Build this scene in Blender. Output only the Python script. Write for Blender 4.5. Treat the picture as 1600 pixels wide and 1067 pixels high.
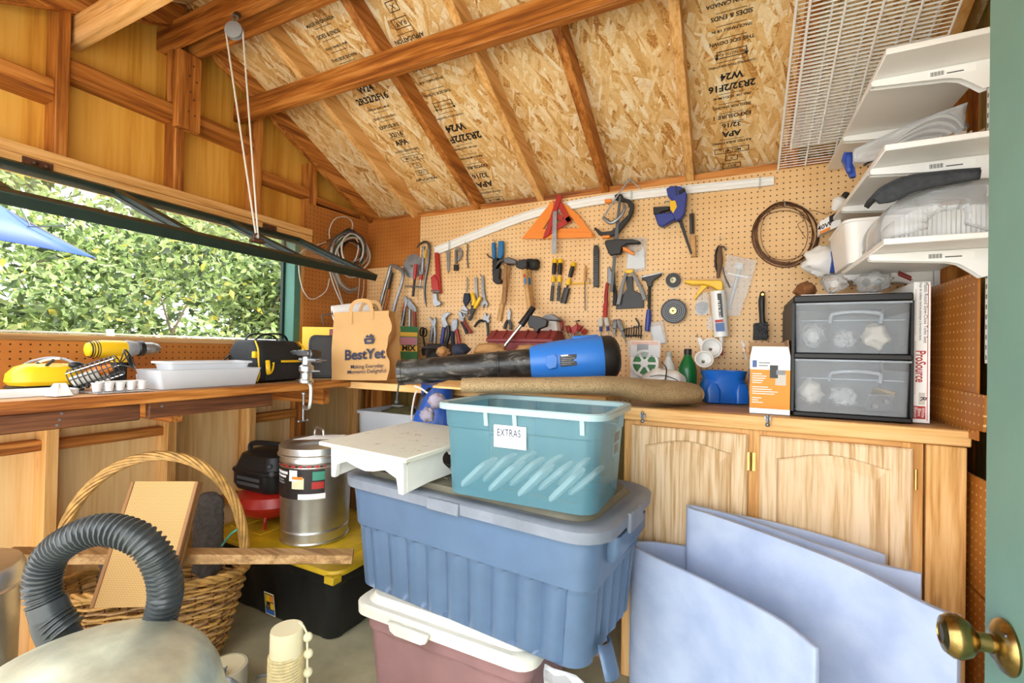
import bpy, bmesh, math, random
from mathutils import Vector, Matrix
from mathutils import noise as mnoise
random.seed(7)
for _o in list(bpy.data.objects): bpy.data.objects.remove(_o)
SC = bpy.context.scene
COL = SC.collection
PI = math.pi
# ------------------------------------------------------------------ camera
F, YAW, PIT, ROL, SHY = 717.0, .4498, .010413, .019311, 6.741
CAM = Vector((0, 0, 1.2))
_fw = Vector((-math.sin(YAW)*math.cos(PIT), math.cos(YAW)*math.cos(PIT), math.sin(PIT)))
_r0 = Vector((math.cos(YAW), math.sin(YAW), 0)); _u0 = _r0.cross(_fw)
_r = _r0*math.cos(ROL)+_u0*math.sin(ROL); _u = _u0*math.cos(ROL)-_r0*math.sin(ROL)
cd = bpy.data.cameras.new('camera'); cam = bpy.data.objects.new('camera', cd); COL.objects.link(cam)
cd.sensor_width = 36; cd.sensor_fit = 'HORIZONTAL'; cd.lens = F/1600*36; cd.shift_y = SHY/1600; cd.clip_start = .02; cd.clip_end = 200
cam.matrix_world = Matrix(((_r.x,_u.x,-_fw.x,CAM.x),(_r.y,_u.y,-_fw.y,CAM.y),(_r.z,_u.z,-_fw.z,CAM.z),(0,0,0,1)))
SC.camera = cam
# ------------------------------------------------------------------ sky, sun, exposure
W = bpy.data.worlds.new('sky'); SC.world = W; W.use_nodes = True
_bg = W.node_tree.nodes['Background']; _bg.inputs[0].default_value = (.93,.965,1,1); _bg.inputs[1].default_value = 4.2
_sl = bpy.data.lights.new('sun','SUN'); _sl.energy = 10; _sl.angle = .01; _sl.color = (1,.95,.86)
sun = bpy.data.objects.new('sun', _sl); COL.objects.link(sun)
sun.rotation_euler = Vector((-.25,-.62,-.85)).to_track_quat('-Z','Y').to_euler()
vs = SC.view_settings; vs.view_transform = 'Standard'; vs.look = 'None'; vs.exposure = 0.42; vs.gamma = 1
vs.use_curve_mapping = False
# ------------------------------------------------------------------ pixel -> point on a real plane
def ray(x, y): return _fw + _r*((x-800)/F) - _u*((y-533.5-SHY)/F)
def pY(x, y, v): r = ray(x,y); return CAM + r*(v/r.y)
def pX(x, y, v): r = ray(x,y); return CAM + r*(v/r.x)
def pZ(x, y, v): r = ray(x,y); return CAM + r*((v-CAM.z)/r.z)
V = Vector
# ------------------------------------------------------------------ materials
MATS = {}
def lin(h):
    if isinstance(h, str):
        h = h.lstrip('#'); c = [int(h[i:i+2],16)/255 for i in (0,2,4)]
    else: c = [v/255 for v in h]
    return tuple((v/12.92 if v <= .04045 else ((v+.055)/1.055)**2.4) for v in c)+(1,)
class NT:
    def __init__(s, name):
        s.m = bpy.data.materials.new(name); s.m.use_nodes = True; s.t = s.m.node_tree; s.b = s.t.nodes['Principled BSDF']; s.o = s.t.nodes['Material Output']
    def n(s, typ, **kw):
        nd = s.t.nodes.new(typ)
        for k, v in kw.items():
            if k == 'ins':
                for i, val in v.items():
                    if hasattr(val, 'links') or isinstance(val, bpy.types.NodeSocket): s.t.links.new(val, nd.inputs[i])
                    else: nd.inputs[i].default_value = val
            else: setattr(nd, k, v)
        return nd
    def l(s, a, b): s.t.links.new(a, b)
    def math(s, op, a, b=None, c=None):
        ins = {0:a}
        if b is not None: ins[1] = b
        if c is not None: ins[2] = c
        return s.n('ShaderNodeMath', operation=op, ins=ins).outputs[0]
    def mix(s, f, a, b):
        nd = s.n('ShaderNodeMix', data_type='RGBA', ins={0:f, 6:a, 7:b}); return nd.outputs[2]
    def ramp(s, f, stops, interp='LINEAR'):
        nd = s.n('ShaderNodeValToRGB', ins={0:f}); r = nd.color_ramp; r.interpolation = interp
        while len(r.elements) < len(stops): r.elements.new(.5)
        for e, (p, c) in zip(r.elements, stops): e.position = p; e.color = c
        return nd.outputs[0]
    def coord(s, scale=(1,1,1), rot=(0,0,0), rand=True):
        tc = s.n('ShaderNodeTexCoord').outputs['Object']
        if rand:
            oi = s.n('ShaderNodeObjectInfo').outputs['Random']
            mu = s.math('MULTIPLY', oi, 37.0)
            tc = s.n('ShaderNodeVectorMath', operation='ADD', ins={0:tc, 1:s.n('ShaderNodeCombineXYZ', ins={0:mu,1:mu,2:mu}).outputs[0]}).outputs[0]
        return s.n('ShaderNodeMapping', ins={0:tc, 2:rot, 3:scale}).outputs[0]
    def bump(s, h, strength=.3, dist=.002):
        bn = s.n('ShaderNodeBump', ins={'Strength':strength,'Distance':dist,'Height':h}); s.l(bn.outputs[0], s.b.inputs['Normal'])
def plain(name, col, rough=.5, metal=0, var=.0, vscale=20, bump=0, trans=0, alpha=1, spec=.5, coat=0, emit=None, sheen=0):
    if name in MATS: return MATS[name]
    k = NT(name); b = k.b; c = lin(col)
    b.inputs['Base Color'].default_value = c; b.inputs['Roughness'].default_value = rough; b.inputs['Metallic'].default_value = metal
    b.inputs['Transmission Weight'].default_value = trans; b.inputs['Alpha'].default_value = alpha; b.inputs['Specular IOR Level'].default_value = spec
    b.inputs['Coat Weight'].default_value = coat; b.inputs['Sheen Weight'].default_value = sheen
    if var or bump:
        nz = k.n('ShaderNodeTexNoise', ins={'Vector':k.coord(), 'Scale':vscale, 'Detail':5.0, 'Roughness':.6}).outputs[0]
        if var:
            d = tuple(x*(1-var) for x in c[:3])+(1,); l2 = tuple(min(1,x*(1+var*.6)) for x in c[:3])+(1,)
            k.l(k.ramp(nz, [(.3,d),(.7,l2)]), b.inputs['Base Color'])
        if bump: k.bump(nz, bump, .003)
    MATS[name] = k.m; return k.m
def clear(name, col, tint=.25, rough=.15, film=.12):
    """thin plastic film / translucent tub: part see-through, part diffuse, part gloss"""
    if name in MATS: return MATS[name]
    k = NT(name); c = lin(col)
    tr = k.n('ShaderNodeBsdfTransparent', ins={0:tuple(1-(1-v)*.35 for v in c[:3])+(1,)})
    k.b.inputs['Base Color'].default_value = c; k.b.inputs['Roughness'].default_value = rough
    fr = k.n('ShaderNodeFresnel', ins={0:1.4}).outputs[0]
    fac = k.math('ADD', k.math('MULTIPLY', fr, film*4), tint)
    mx = k.n('ShaderNodeMixShader', ins={0:fac, 1:tr.outputs[0], 2:k.b.outputs[0]})
    k.l(mx.outputs[0], k.o.inputs[0]); MATS[name] = k.m; return k.m
def wood(name, c1, c2, c3, axis='X', scale=1.0, rough=.55, knots=.35, bump=.15, ring=1.2, st_=.05, thin=1):
    """sawn timber, grain running along one axis"""
    if name in MATS: return MATS[name]
    k = NT(name)
    st = {'X':(st_,1,1),'Y':(1,st_,1),'Z':(1,thin,st_)}[axis]
    v = k.coord(tuple(a*scale for a in st))
    warp = k.n('ShaderNodeTexNoise', ins={'Vector':v,'Scale':6.0,'Detail':2.0}).outputs['Color']
    vw = k.n('ShaderNodeVectorMath', operation='MULTIPLY_ADD', ins={0:warp,1:(.09,.09,.09),2:v}).outputs[0]
    g1 = k.n('ShaderNodeTexNoise', ins={'Vector':vw,'Scale':28.0*ring,'Detail':3.0,'Roughness':.55}).outputs[0]
    g2 = k.n('ShaderNodeTexNoise', ins={'Vector':v,'Scale':160.0,'Detail':2.0}).outputs[0]
    big = k.n('ShaderNodeTexNoise', ins={'Vector':v,'Scale':3.5,'Detail':1.0}).outputs[0]
    f = k.math('ADD', k.math('MULTIPLY', g1, .7), k.math('MULTIPLY', g2, .3))
    col = k.ramp(f, [(.38,lin(c3)),(.5,lin(c2)),(.6,lin(c1))])
    col = k.mix(k.math('MULTIPLY', k.ramp(big, [(.45,(0,0,0,1)),(.7,(1,1,1,1))]), .4), col, lin(c2))
    if knots:
        kv = k.coord(tuple((.35 if a < 1 else 1)*1.0 for a in st))
        vo = k.n('ShaderNodeTexVoronoi', ins={'Vector':kv,'Scale':5.0}).outputs['Distance']
        kn = k.ramp(vo, [(.03,(1,1,1,1)),(.075,(0,0,0,1))])
        col = k.mix(k.math('MULTIPLY', kn, knots), col, lin('5a2c10'))
    k.l(col, k.b.inputs['Base Color']); k.b.inputs['Roughness'].default_value = rough
    if bump: k.bump(f, bump, .0015)
    MATS[name] = k.m; return k.m
def pegboard(name, c, cdark, hole, axes, var=.12, pitch=.0254, rad=.0032, off=(0,0), rough=.5):
    """hardboard drilled on a one inch grid"""
    if name in MATS: return MATS[name]
    k = NT(name); sx = k.n('ShaderNodeSeparateXYZ', ins={0:k.n('ShaderNodeTexCoord').outputs['Object']}).outputs
    d = []
    for a, o in zip(axes, off):
        u = k.math('DIVIDE', k.math('ADD', sx['XYZ'.index(a)], 10+o), pitch)
        d.append(k.math('SUBTRACT', k.math('FRACT', u), .5))
    r = k.math('SQRT', k.math('ADD', k.math('MULTIPLY', d[0], d[0]), k.math('MULTIPLY', d[1], d[1])))
    h = k.math('LESS_THAN', r, rad/pitch)
    nz = k.n('ShaderNodeTexNoise', ins={'Vector':k.coord(),'Scale':5.0,'Detail':6.0}).outputs[0]
    col = k.ramp(nz, [(.32,lin(cdark)),(.62,lin(c))])
    k.l(k.mix(h, col, lin(hole)), k.b.inputs['Base Color']); k.b.inputs['Roughness'].default_value = rough
    fine = k.n('ShaderNodeTexNoise', ins={'Vector':k.coord(),'Scale':220.0}).outputs[0]
    k.bump(k.math('SUBTRACT', k.math('MULTIPLY', fine, .15), h), .5, .002)
    MATS[name] = k.m; return k.m
def osb(name):
    k = NT(name); tc = k.n('ShaderNodeTexCoord').outputs['Object']
    def layer(ang, sc, st, seed):
        r = k.n('ShaderNodeMapping', ins={0:tc, 1:(seed,seed*.7,0), 2:(0,0,ang)}).outputs[0]
        m = k.n('ShaderNodeMapping', ins={0:r, 3:(sc*st,sc,0)}).outputs[0]
        vo = k.n('ShaderNodeTexVoronoi', ins={'Vector':m,'Scale':1.0,'Randomness':1.0})
        return k.n('ShaderNodeSeparateColor', ins={0:vo.outputs['Color']}).outputs, vo.outputs['Distance']
    L = [layer(.5,44,.22,3.1), layer(1.7,52,.2,7.7), layer(2.6,40,.24,1.3), layer(1.2,70,.18,5.5), layer(1.95,62,.2,9.2)]
    val = L[0][0][1]; dist = L[0][1]
    for (cc, dd), th in zip(L[1:], (.52,.58,.6,.64)):
        s = k.math('GREATER_THAN', cc[0], th)
        val = k.n('ShaderNodeMix', data_type='FLOAT', ins={0:s, 2:val, 3:cc[1]}).outputs[0]
        dist = k.n('ShaderNodeMix', data_type='FLOAT', ins={0:s, 2:dist, 3:dd}).outputs[0]
    fine = k.n('ShaderNodeTexNoise', ins={'Vector':tc,'Scale':140.0,'Detail':3.0}).outputs[0]
    v2 = k.math('ADD', val, k.math('MULTIPLY', k.math('SUBTRACT', fine, .5), .7))
    edge = k.ramp(dist, [(.5,(0,0,0,1)),(.85,(1,1,1,1))])
    col = k.ramp(v2, [(.0,lin('b07838')),(.1,lin('d8a660')),(.4,lin('e6c080')),(.8,lin('f2d7a4')),(1,lin('f9ebcc'))])
    col = k.mix(k.math('MULTIPLY', edge, .2), col, lin('b07c3c'))
    k.l(col, k.b.inputs['Base Color']); k.b.inputs['Roughness'].default_value = .6
    k.bump(v2, .4, .002); MATS[name] = k.m; return k.m
# ------------------------------------------------------------------ mesh builder
def frame(d, up=V((0,0,1))):
    d = d.normalized(); a = up.cross(d)
    if a.length < 1e-4: a = V((1,0,0)).cross(d)
    a.normalize(); return a, d.cross(a)
def basis(o, x, y, z=None):
    """matrix with local axes x, y, z at o"""
    x = V(x).normalized(); y = V(y).normalized(); z = V(z).normalized() if z is not None else x.cross(y)
    return Matrix(((x.x,y.x,z.x,o[0]),(x.y,y.y,z.y,o[1]),(x.z,y.z,z.z,o[2]),(0,0,0,1)))
def RZ(o, a=0, ax=0, ay=0): return Matrix.Translation(V(o)) @ Matrix.Rotation(a,4,'Z') @ Matrix.Rotation(ay,4,'Y') @ Matrix.Rotation(ax,4,'X')
def aim(o, d, up=V((0,0,1))):
    """matrix whose local Z points along d"""
    a, b = frame(V(d), up); return basis(o, a, b, V(d))
class MB:
    def __init__(s, M=None): s.v = []; s.f = []; s.M = M
    def add(s, vs, fs, M=None):
        n = len(s.v)
        for p in vs:
            p = V(p)
            if M is not None: p = M @ p
            if s.M is not None: p = s.M @ p
            s.v.append(p)
        s.f += [tuple(i+n for i in f) for f in fs]; return s
    def bx(s, x0,x1,y0,y1,z0,z1, M=None):
        if x0>x1: x0,x1=x1,x0
        if y0>y1: y0,y1=y1,y0
        if z0>z1: z0,z1=z1,z0
        return s.add([(x0,y0,z0),(x1,y0,z0),(x1,y1,z0),(x0,y1,z0),(x0,y0,z1),(x1,y0,z1),(x1,y1,z1),(x0,y1,z1)],
                     [(0,3,2,1),(4,5,6,7),(0,1,5,4),(1,2,6,5),(2,3,7,6),(3,0,4,7)], M)
    def box(s, c, d, M=None): return s.bx(c[0]-d[0]/2,c[0]+d[0]/2,c[1]-d[1]/2,c[1]+d[1]/2,c[2]-d[2]/2,c[2]+d[2]/2,M)
    def hexa(s, a, b):
        """two quads a[4], b[4] joined"""
        return s.add(list(a)+list(b), [(3,2,1,0),(4,5,6,7),(0,1,5,4),(1,2,6,5),(2,3,7,6),(3,0,4,7)])
    def bar(s, p, q, w, h, up=V((0,0,1)), e=0):
        p, q = V(p), V(q); d = (q-p).normalized(); p = p-d*e; q = q+d*e; a, b = frame(d, up); a = a*w/2; b = b*h/2
        return s.hexa([p-a-b,p+a-b,p+a+b,p-a+b],[q-a-b,q+a-b,q+a+b,q-a+b])
    def prism(s, pts, vec, M=None):
        n = len(pts); vec = V(vec); vs = [V(p) for p in pts]+[V(p)+vec for p in pts]
        fs = [tuple(range(n-1,-1,-1)), tuple(range(n,2*n))]+[(i,(i+1)%n,(i+1)%n+n,i+n) for i in range(n)]
        return s.add(vs, fs, M)
    def loft(s, loops, M=None, cap0=True, cap1=True, closed=False):
        n = len(loops[0]); vs = [p for L in loops for p in L]; m = len(loops); fs = []
        for j in range(m if closed else m-1):
            a = j*n; b = ((j+1)%m)*n
            for i in range(n): k = (i+1)%n; fs.append((a+i,a+k,b+k,b+i))
        if cap0 and not closed: fs.append(tuple(range(n-1,-1,-1)))
        if cap1 and not closed: fs.append(tuple((m-1)*n+i for i in range(n)))
        return s.add(vs, fs, M)
    def strip(s, rows, M=None, closed_u=False):
        """open grid of points"""
        n = len(rows[0]); vs = [p for r in rows for p in r]; fs = []
        for j in range(len(rows)-1):
            for i in range(n if closed_u else n-1):
                k = (i+1)%n; fs.append((j*n+i,j*n+k,(j+1)*n+k,(j+1)*n+i))
        return s.add(vs, fs, M)
    def tube(s, pts, r, n=8, closed=False, flat=1.0, M=None, up=None):
        pts = [V(p) for p in pts]; m = len(pts); loops = []; prev = None
        for i, p in enumerate(pts):
            d = (pts[(i+1)%m]-pts[i-1]) if closed else pts[min(i+1,m-1)]-pts[max(i-1,0)]
            if d.length < 1e-9: d = V((0,0,1))
            d.normalize()
            if prev is None:
                a, b = frame(d, up or (V((0,0,1)) if abs(d.z) < .95 else V((0,1,0))))
            else:
                a = prev-d*prev.dot(d)
                if a.length < 1e-6: a, _ = frame(d)
                a.normalize(); b = d.cross(a)
            prev = a; rr = r[i] if isinstance(r,(list,tuple)) else r
            loops.append([p+(a*math.cos(t*2*PI/n)+b*math.sin(t*2*PI/n)*flat)*rr for t in range(n)])
        return s.loft(loops, M, closed=closed)
    def lathe(s, prof, M=None, n=24, sx=1, sy=1, cap=True):
        return s.loft([[V((r*math.cos(t*2*PI/n)*sx, r*math.sin(t*2*PI/n)*sy, z)) for t in range(n)] for r, z in prof], M, cap, cap)
    def ring(s, c, R, r, M=None, n=32, k=8, sx=1, sy=1):
        pts = [V((c[0]+R*math.cos(t*2*PI/n)*sx, c[1]+R*math.sin(t*2*PI/n)*sy, c[2])) for t in range(n)]
        return s.tube(pts, r, k, closed=True, M=M)
    def ball(s, c, r, n=12, m=8, M=None):
        if not isinstance(r,(tuple,list)): r = (r,r,r)
        loops = []
        for j in range(1,m):
            a = -PI/2+PI*j/m
            loops.append([V((c[0]+r[0]*math.cos(a)*math.cos(t*2*PI/n), c[1]+r[1]*math.cos(a)*math.sin(t*2*PI/n), c[2]+r[2]*math.sin(a))) for t in range(n)])
        return s.loft(loops, M)
    def build(s, name, mat, parent=None, smooth=35, bevel=0, seg=1, solid=0, sub=0, shape=None):
        me = bpy.data.meshes.new(name); me.from_pydata([tuple(p) for p in s.v], [], s.f)
        bm = bmesh.new(); bm.from_mesh(me); bmesh.ops.recalc_face_normals(bm, faces=bm.faces); bm.to_mesh(me); bm.free()
        if smooth and len(me.polygons) < 200000:
            me.shade_smooth(); me.set_sharp_from_angle(angle=math.radians(smooth))
        if mat is not None: me.materials.append(mat)
        return link(name, me, parent, bevel, seg, solid, sub)
def link(name, me, parent=None, bevel=0, seg=1, solid=0, sub=0):
    o = bpy.data.objects.new(name, me); COL.objects.link(o)
    if parent is not None:
        o.parent = parent; o.matrix_parent_inverse = WI(parent)
    if solid: m = o.modifiers.new('solid','SOLIDIFY'); m.thickness = solid; m.offset = 0
    if bevel: m = o.modifiers.new('bevel','BEVEL'); m.width = bevel; m.segments = seg; m.limit_method = 'ANGLE'; m.angle_limit = .7
    if sub: m = o.modifiers.new('sub','SUBSURF'); m.levels = sub; m.render_levels = sub
    return o
def WI(p): return Matrix.Translation(-V(p.get('_base', (0,0,0))))
def tag(o, label=None, cat=None, group=None, kind=None):
    if label: o['label'] = label
    if cat: o['category'] = cat
    if group: o['group'] = group
    if kind: o['kind'] = kind
    return o
def thing(name, label, cat, loc=(0,0,0), group=None):
    o = bpy.data.objects.new(name, None); COL.objects.link(o); o.location = loc; o.empty_display_size = .05
    o['_base'] = tuple(float(c) for c in loc); return tag(o, label, cat, group)
def struct(o): o['kind'] = 'structure'; return o
def sroot(name):
    o = bpy.data.objects.new(name, None); COL.objects.link(o); o['_base'] = (0.,0.,0.); o['kind'] = 'structure'; return o
def rrect(w, d, r, z, n=5, cx=0, cy=0):
    r = min(r, w/2-1e-4, d/2-1e-4); L = []
    for (sx, sy, a0) in ((1,1,0),(-1,1,PI/2),(-1,-1,PI),(1,-1,1.5*PI)):
        for i in range(n+1):
            a = a0+PI/2*i/n; L.append(V((cx+sx*(w/2-r)+r*math.cos(a), cy+sy*(d/2-r)+r*math.sin(a), z)))
    return L
_tc = {}
def text(s, size, mat, parent, M, align='CENTER', bold=0, name='printed_text', sx=1.0, shear=0, space=1.0):
    key = (s, align, round(bold,4), shear, space)
    if key not in _tc:
        cu = bpy.data.curves.new('t','FONT'); cu.body = s; cu.align_x = align; cu.align_y = 'CENTER'; cu.size = 1; cu.offset = bold; cu.shear = shear; cu.resolution_u = 3; cu.space_character = space
        ob = bpy.data.objects.new('t', cu); me = bpy.data.meshes.new_from_object(ob); bpy.data.objects.remove(ob); bpy.data.curves.remove(cu); _tc[key] = me
    me = _tc[key].copy(); me.transform(M @ Matrix.Diagonal((size*sx,size,size,1))); me.name = name
    me.materials.clear(); me.materials.append(mat); return link(name, me, parent)
def resample(pts, d):
    out = [pts[0]]; acc = 0
    for a, b in zip(pts, pts[1:]):
        L = (b-a).length; s = d-acc
        while s <= L: out.append(a.lerp(b, s/L)); s += d
        acc = (acc+L) % d
    return out
def curve(pts, n=8, closed=False):
    """Catmull-Rom through the points"""
    pts = [V(p) for p in pts]; out = []; m = len(pts)
    for i in range(m if closed else m-1):
        if closed: a,b,c,d = pts[i-1],pts[i],pts[(i+1)%m],pts[(i+2)%m]
        else: b,c = pts[i],pts[i+1]; a = pts[i-1] if i else b*2-c; d = pts[i+2] if i+2<m else c*2-b
        for j in range(n):
            t = j/n; out.append(.5*((2*b)+(c-a)*t+(2*a-5*b+4*c-d)*t*t+(3*b-a-3*c+d)*t**3))
    if not closed: out.append(pts[-1])
    return out
# ------------------------------------------------------------------ material palette
def M_(n): return MATS[n]
for ax in 'XYZ':
    wood('fir_'+ax, 'd08c44','ad6824','763c12', ax)
    wood('pale_'+ax, 'f0c284','e4b06a','c48a46', ax, knots=.3)
    wood('dark_'+ax, '7a4a2a','5e351b','3e2110', ax)
    wood('old_'+ax, 'cba472','b38a58','8a653c', ax)
    wood('ply_'+ax, 'efba56','e6aa44','c98a2c', ax, scale=.45, knots=.12, ring=.5, bump=.05)
    wood('plyold_'+ax, 'bda868','a8904e','80682e', ax, scale=.5, knots=.15, ring=.5, bump=.05)
    wood('oak_'+ax, 'ecd2ae','dfbf94','bd9560', ax, scale=1.0, knots=0, ring=2.6, bump=.06, st_=.045, thin=.12)
    wood('plylow_'+ax, 'f5d69e','ecc587','d2a262', ax, scale=.45, knots=.15, ring=.5, bump=.05)
plain('black','1c1c1d',.45); plain('black_rub','232425',.75); plain('steel','9fa2a5',.42,.8,.25,30); plain('dsteel','6a6b6d',.38,1); plain('chrome','93969a',.4,.75,.35,40)
plain('galv','dadddd',.36,1,.12,14); plain('white','eeeeec',.45); plain('whitep','f2f1ee',.35); plain('yellow','eec01c',.4); plain('red','b0281f',.45)
plain('blue','2a5fb4',.4); plain('orange','ee8a2c',.5); plain('rope','cfcac0',.8); plain('brass','c9a763',.25,1,.3,30); plain('paper','f4f4f2',.6)
plain('ink','161414',.7); plain('rust','6b4a38',.6,.6,.4,60); plain('cream','e9dfb8',.6); plain('grey','8d9094',.5); plain('dgrey','45474a',.6)
clear('film','eef0f2',.22,.12,.16); clear('tubclear','f2f5f9',.5,.25,.1)
# ================================================================== the shed
XL, YB, XR = -2.238, 2.363, .62          # faces of left, back and right wall
RY, EZ, SL = 1.19, 2.04, .49             # ridge, eave height, slope
def rz(y): return EZ+(YB-y)*SL if y > RY else EZ+(YB-(2*RY-y))*SL
plain('concrete','b3ac8c',.8,0,.3,5,.15); plain('gravel','cfc9bc',.9,0,.3,30)
plain('green_paint','16281f',.45,0,.25,20); plain('green_door','6d9286',.5,0,.1,4); plain('green_jamb','47776a',.5,0,.1,9); plain('knob_brass','9c8450',.24,1,.55,35)
MATS['osb'] = None; osb('osb')
pegboard('peg_light','ecc590','e2b67c','5a3a1c','XZ', off=(.006,.004))
pegboard('peg_dark','b97634','a8622a','6a3a14','XZ', off=(.01,.006), rough=.35)
pegboard('peg_left','bb7a38','aa662a','3c200c','YZ', off=(.01,.0), rough=.4)
pegboard('peg_right','b9752c','a9641f','e9c27e','YZ', off=(.003,.009), rough=.35)
floor = MB().bx(-2.4,.75,-.1,2.45,-.1,0).build('floor', M_('concrete')); struct(floor)
gr = MB().bx(-30,20,-20,-.1,-.16,-.06).bx(-30,-2.42,-.1,14,-.16,-.06).build('ground', M_('gravel')); struct(gr)
# ---- left gable wall
wl = sroot('wall_left')
SX0, SX1 = XL-.097, XL-.008              # stud depth
def part(name, mb, mat, par, **k): return mb.build(name, M_(mat), par, **k)
# plywood sheathing pieces around the window opening
WZ0, WZ1, WY0, WY1 = 1.228, 1.806, .1, 1.83
ys = [-.15,.79,1.19,1.57,1.93,2.45]
for a, b in zip(ys[:-1], ys[1:]):
    top = [(SX0,a,WZ1),(SX0,b,WZ1)]
    mid = [b] if not (a < RY < b) else [b, RY]
    pts = [(SX0,a,WZ1),(SX0,b,WZ1),(SX0,b,rz(b)+.1)]+([(SX0,RY,rz(RY)+.1)] if a < RY < b else [])+[(SX0,a,rz(a)+.1)]
    part('plywood_panel', MB().prism(pts,(-.012,0,0)), 'ply_Z', wl)
    part('plywood_panel', MB().bx(SX0-.012,SX0,a,b,0,WZ0-.02), 'plylow_Z', wl)
part('plywood_panel', MB().bx(SX0-.012,SX0,WY1,2.45,WZ0-.02,WZ1), 'ply_Z', wl)
part('plywood_panel', MB().bx(SX0-.012,SX0,-.15,WY0,WZ0-.02,WZ1), 'ply_Z', wl)
for y in (.39,.79,1.19,1.57,1.92,2.33):
    part('stud', MB().bx(SX0,SX1,y-.019,y+.019,1.88,rz(y)+.03), 'fir_Z', wl, bevel=.002)
for y in (-.03,.39,.79,1.19,1.57,1.88,2.33):
    part('stud', MB().bx(SX0,SX1,y-.019,y+.019,0,1.2), 'pale_Z' if y != 1.88 else 'fir_Z', wl, bevel=.002)
part('stud', MB().bx(SX0,SX1,1.838,1.876,1.2,1.81), 'pale_Z', wl, bevel=.002)
for y0, y1, z0, z1 in ((.41,.771,2.085,2.165),(.809,1.171,2.195,2.27),(1.209,1.551,2.20,2.272),(1.589,1.901,2.075,2.13),(1.94,2.31,2.06,2.1)):
    part('blocking', MB().bx(SX0,SX1-.012,y0,y1,z0,z1), 'fir_Y', wl, bevel=.002)
for y0, y1, z0, z1 in ((.41,.771,.80,.838),(.809,1.171,.795,.832),(1.589,1.861,.79,.835),(1.209,1.551,.4,.44)):
    part('blocking', MB().bx(SX0,SX1-.03,y0,y1,z0,z1), 'fir_Y', wl, bevel=.002)
part('bottom_plate', MB().bx(SX0,SX1,-.1,2.36,0,.04), 'fir_Y', wl)
part('header_board', MB().bx(SX0,XL+.012,-.15,1.90,1.846,1.884), 'pale_Y', wl, bevel=.002)
part('header_board', MB().bx(SX0,XL+.016,-.15,1.895,1.806,1.844), 'pale_Y', wl, bevel=.002)
part('nailing_block', MB().bx(SX1+.001,SX1+.042,1.155,1.25,2.16,2.5), 'fir_Z', wl, bevel=.002)
part('nailing_block', MB().bx(SX1-.03,SX1+.0,1.145,1.169,2.27,2.5), 'fir_Z', wl, bevel=.002)
part('pegboard_panel', MB().bx(XL-.006,XL,-.15,1.81,1.03,1.203), 'peg_left', wl)
part('pegboard_panel', MB().prism([(XL,1.85,1.03),(XL,YB,1.03),(XL,YB,2.053),(XL,1.868,2.035)],(-.006,0,0)), 'peg_left', wl)
part('window_sill', MB().bx(SX0-.04,XL+.004,-.15,1.84,1.203,1.228), 'old_Y', wl, bevel=.003)
# screws and nail heads on the nailing block
nb = MB()
for y, z in ((1.215,2.45),(1.2,2.40),(1.23,2.385),(1.205,2.33),(1.22,2.30),(1.2,2.24),(1.225,2.23)):
    nb.lathe([(.0045,0),(.004,.003)], aim((SX1+.041,y,z),(1,0,0)), 8)
part('nail_head', nb, 'rust', wl)
# ---- window: green jamb, hinged sash held open
w1 = sroot('window_1')
part('jamb', MB().bx(SX0-.02,XL-.001,1.795,1.837,WZ0,WZ1), 'green_jamb', w1, bevel=.002)
part('stop', MB().bx(SX0,SX0+.02,1.78,1.796,WZ0,WZ1), 'green_paint', w1)
hA = V((XL+.018,0,1.80)); hB = V((-1.644,0,1.556)); sd = (hB-hA); sl = sd.length; sd.normalize(); sn = V((sd.z,0,-sd.x))   # down the sash, and its normal (downwards)
def SM(y): return basis((hA.x,y,hA.z), (0,1,0), sd, sn)
YA, YZ = .46, 1.805; fwid = .045
S0 = SM(0)
for nm, (a,b,c,d) in dict(top_rail=(YA,YZ,0,.05), bottom_rail=(YA,YZ,sl-.06,sl), stile=(YA,YA+fwid,.05,sl-.06), stile_=(YZ-fwid,YZ,.05,sl-.06), mullion=(.92,.955,.05,sl-.06), mullion_=(1.372,1.407,.05,sl-.06)).items():
    part(nm.rstrip('_'), MB().bx(a,b,c,d,-.017,.017,S0), 'green_paint', w1, bevel=.003)
gl = clear('glass','f2f8f6',.02,.03,.035)
for a, b in ((YA+fwid,.92),(.955,1.372),(1.407,YZ-fwid)):
    part('pane', MB().bx(a,b,.05,sl-.06,-.002,.002,S0), 'glass', w1)
    part('glazing_bead', MB().bx(a,a+.008,.05,sl-.06,.002,.012,S0).bx(b-.008,b,.05,sl-.06,.002,.012,S0), 'green_paint', w1)
for y in (.72,1.62):
    hb = MB().bx(XL+.017,XL+.021,y-.04,y+.04,1.812,1.84).tube([(XL+.024,y-.03,1.806),(XL+.024,y+.03,1.806)],.008,8)
    hb.ball((XL+.026,y-.01,1.825),.008).ball((XL+.026,y+.02,1.822),.007)
    part('hinge', hb, 'rust', w1)
# ---- back wall
wb = sroot('wall_back')
part('pegboard_panel', MB().bx(-1.804,XR,YB,YB+.006,.95,2.036), 'peg_light', wb)
part('pegboard_panel', MB().bx(XL,-1.806,YB-.002,YB+.004,1.735,2.046), 'peg_dark', wb)
part('pegboard_panel', MB().bx(XL,-1.806,YB,YB+.006,.95,1.734), 'peg_light', wb)
for i in range(10):
    a = -2.36+i*.315; part('wall_plank', MB().bx(a,a+.3152,YB+.09+.002*(i%2),YB+.106,-.05,2.25), 'plyold_Z', wb)
for i in range(8): part('stud', MB().bx(-2.25+i*.406,-2.212+i*.406,YB+.007,YB+.09,0,2.03), 'fir_Z', wb)
part('corner_board', MB().bx(-2.36,-2.24,YB+.007,YB+.09,0,2.1), 'fir_Z', wb)
part('top_plate', MB().bx(-2.33,.7,YB+.007,YB+.09,2.03,2.07), 'fir_X', wb)
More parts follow.
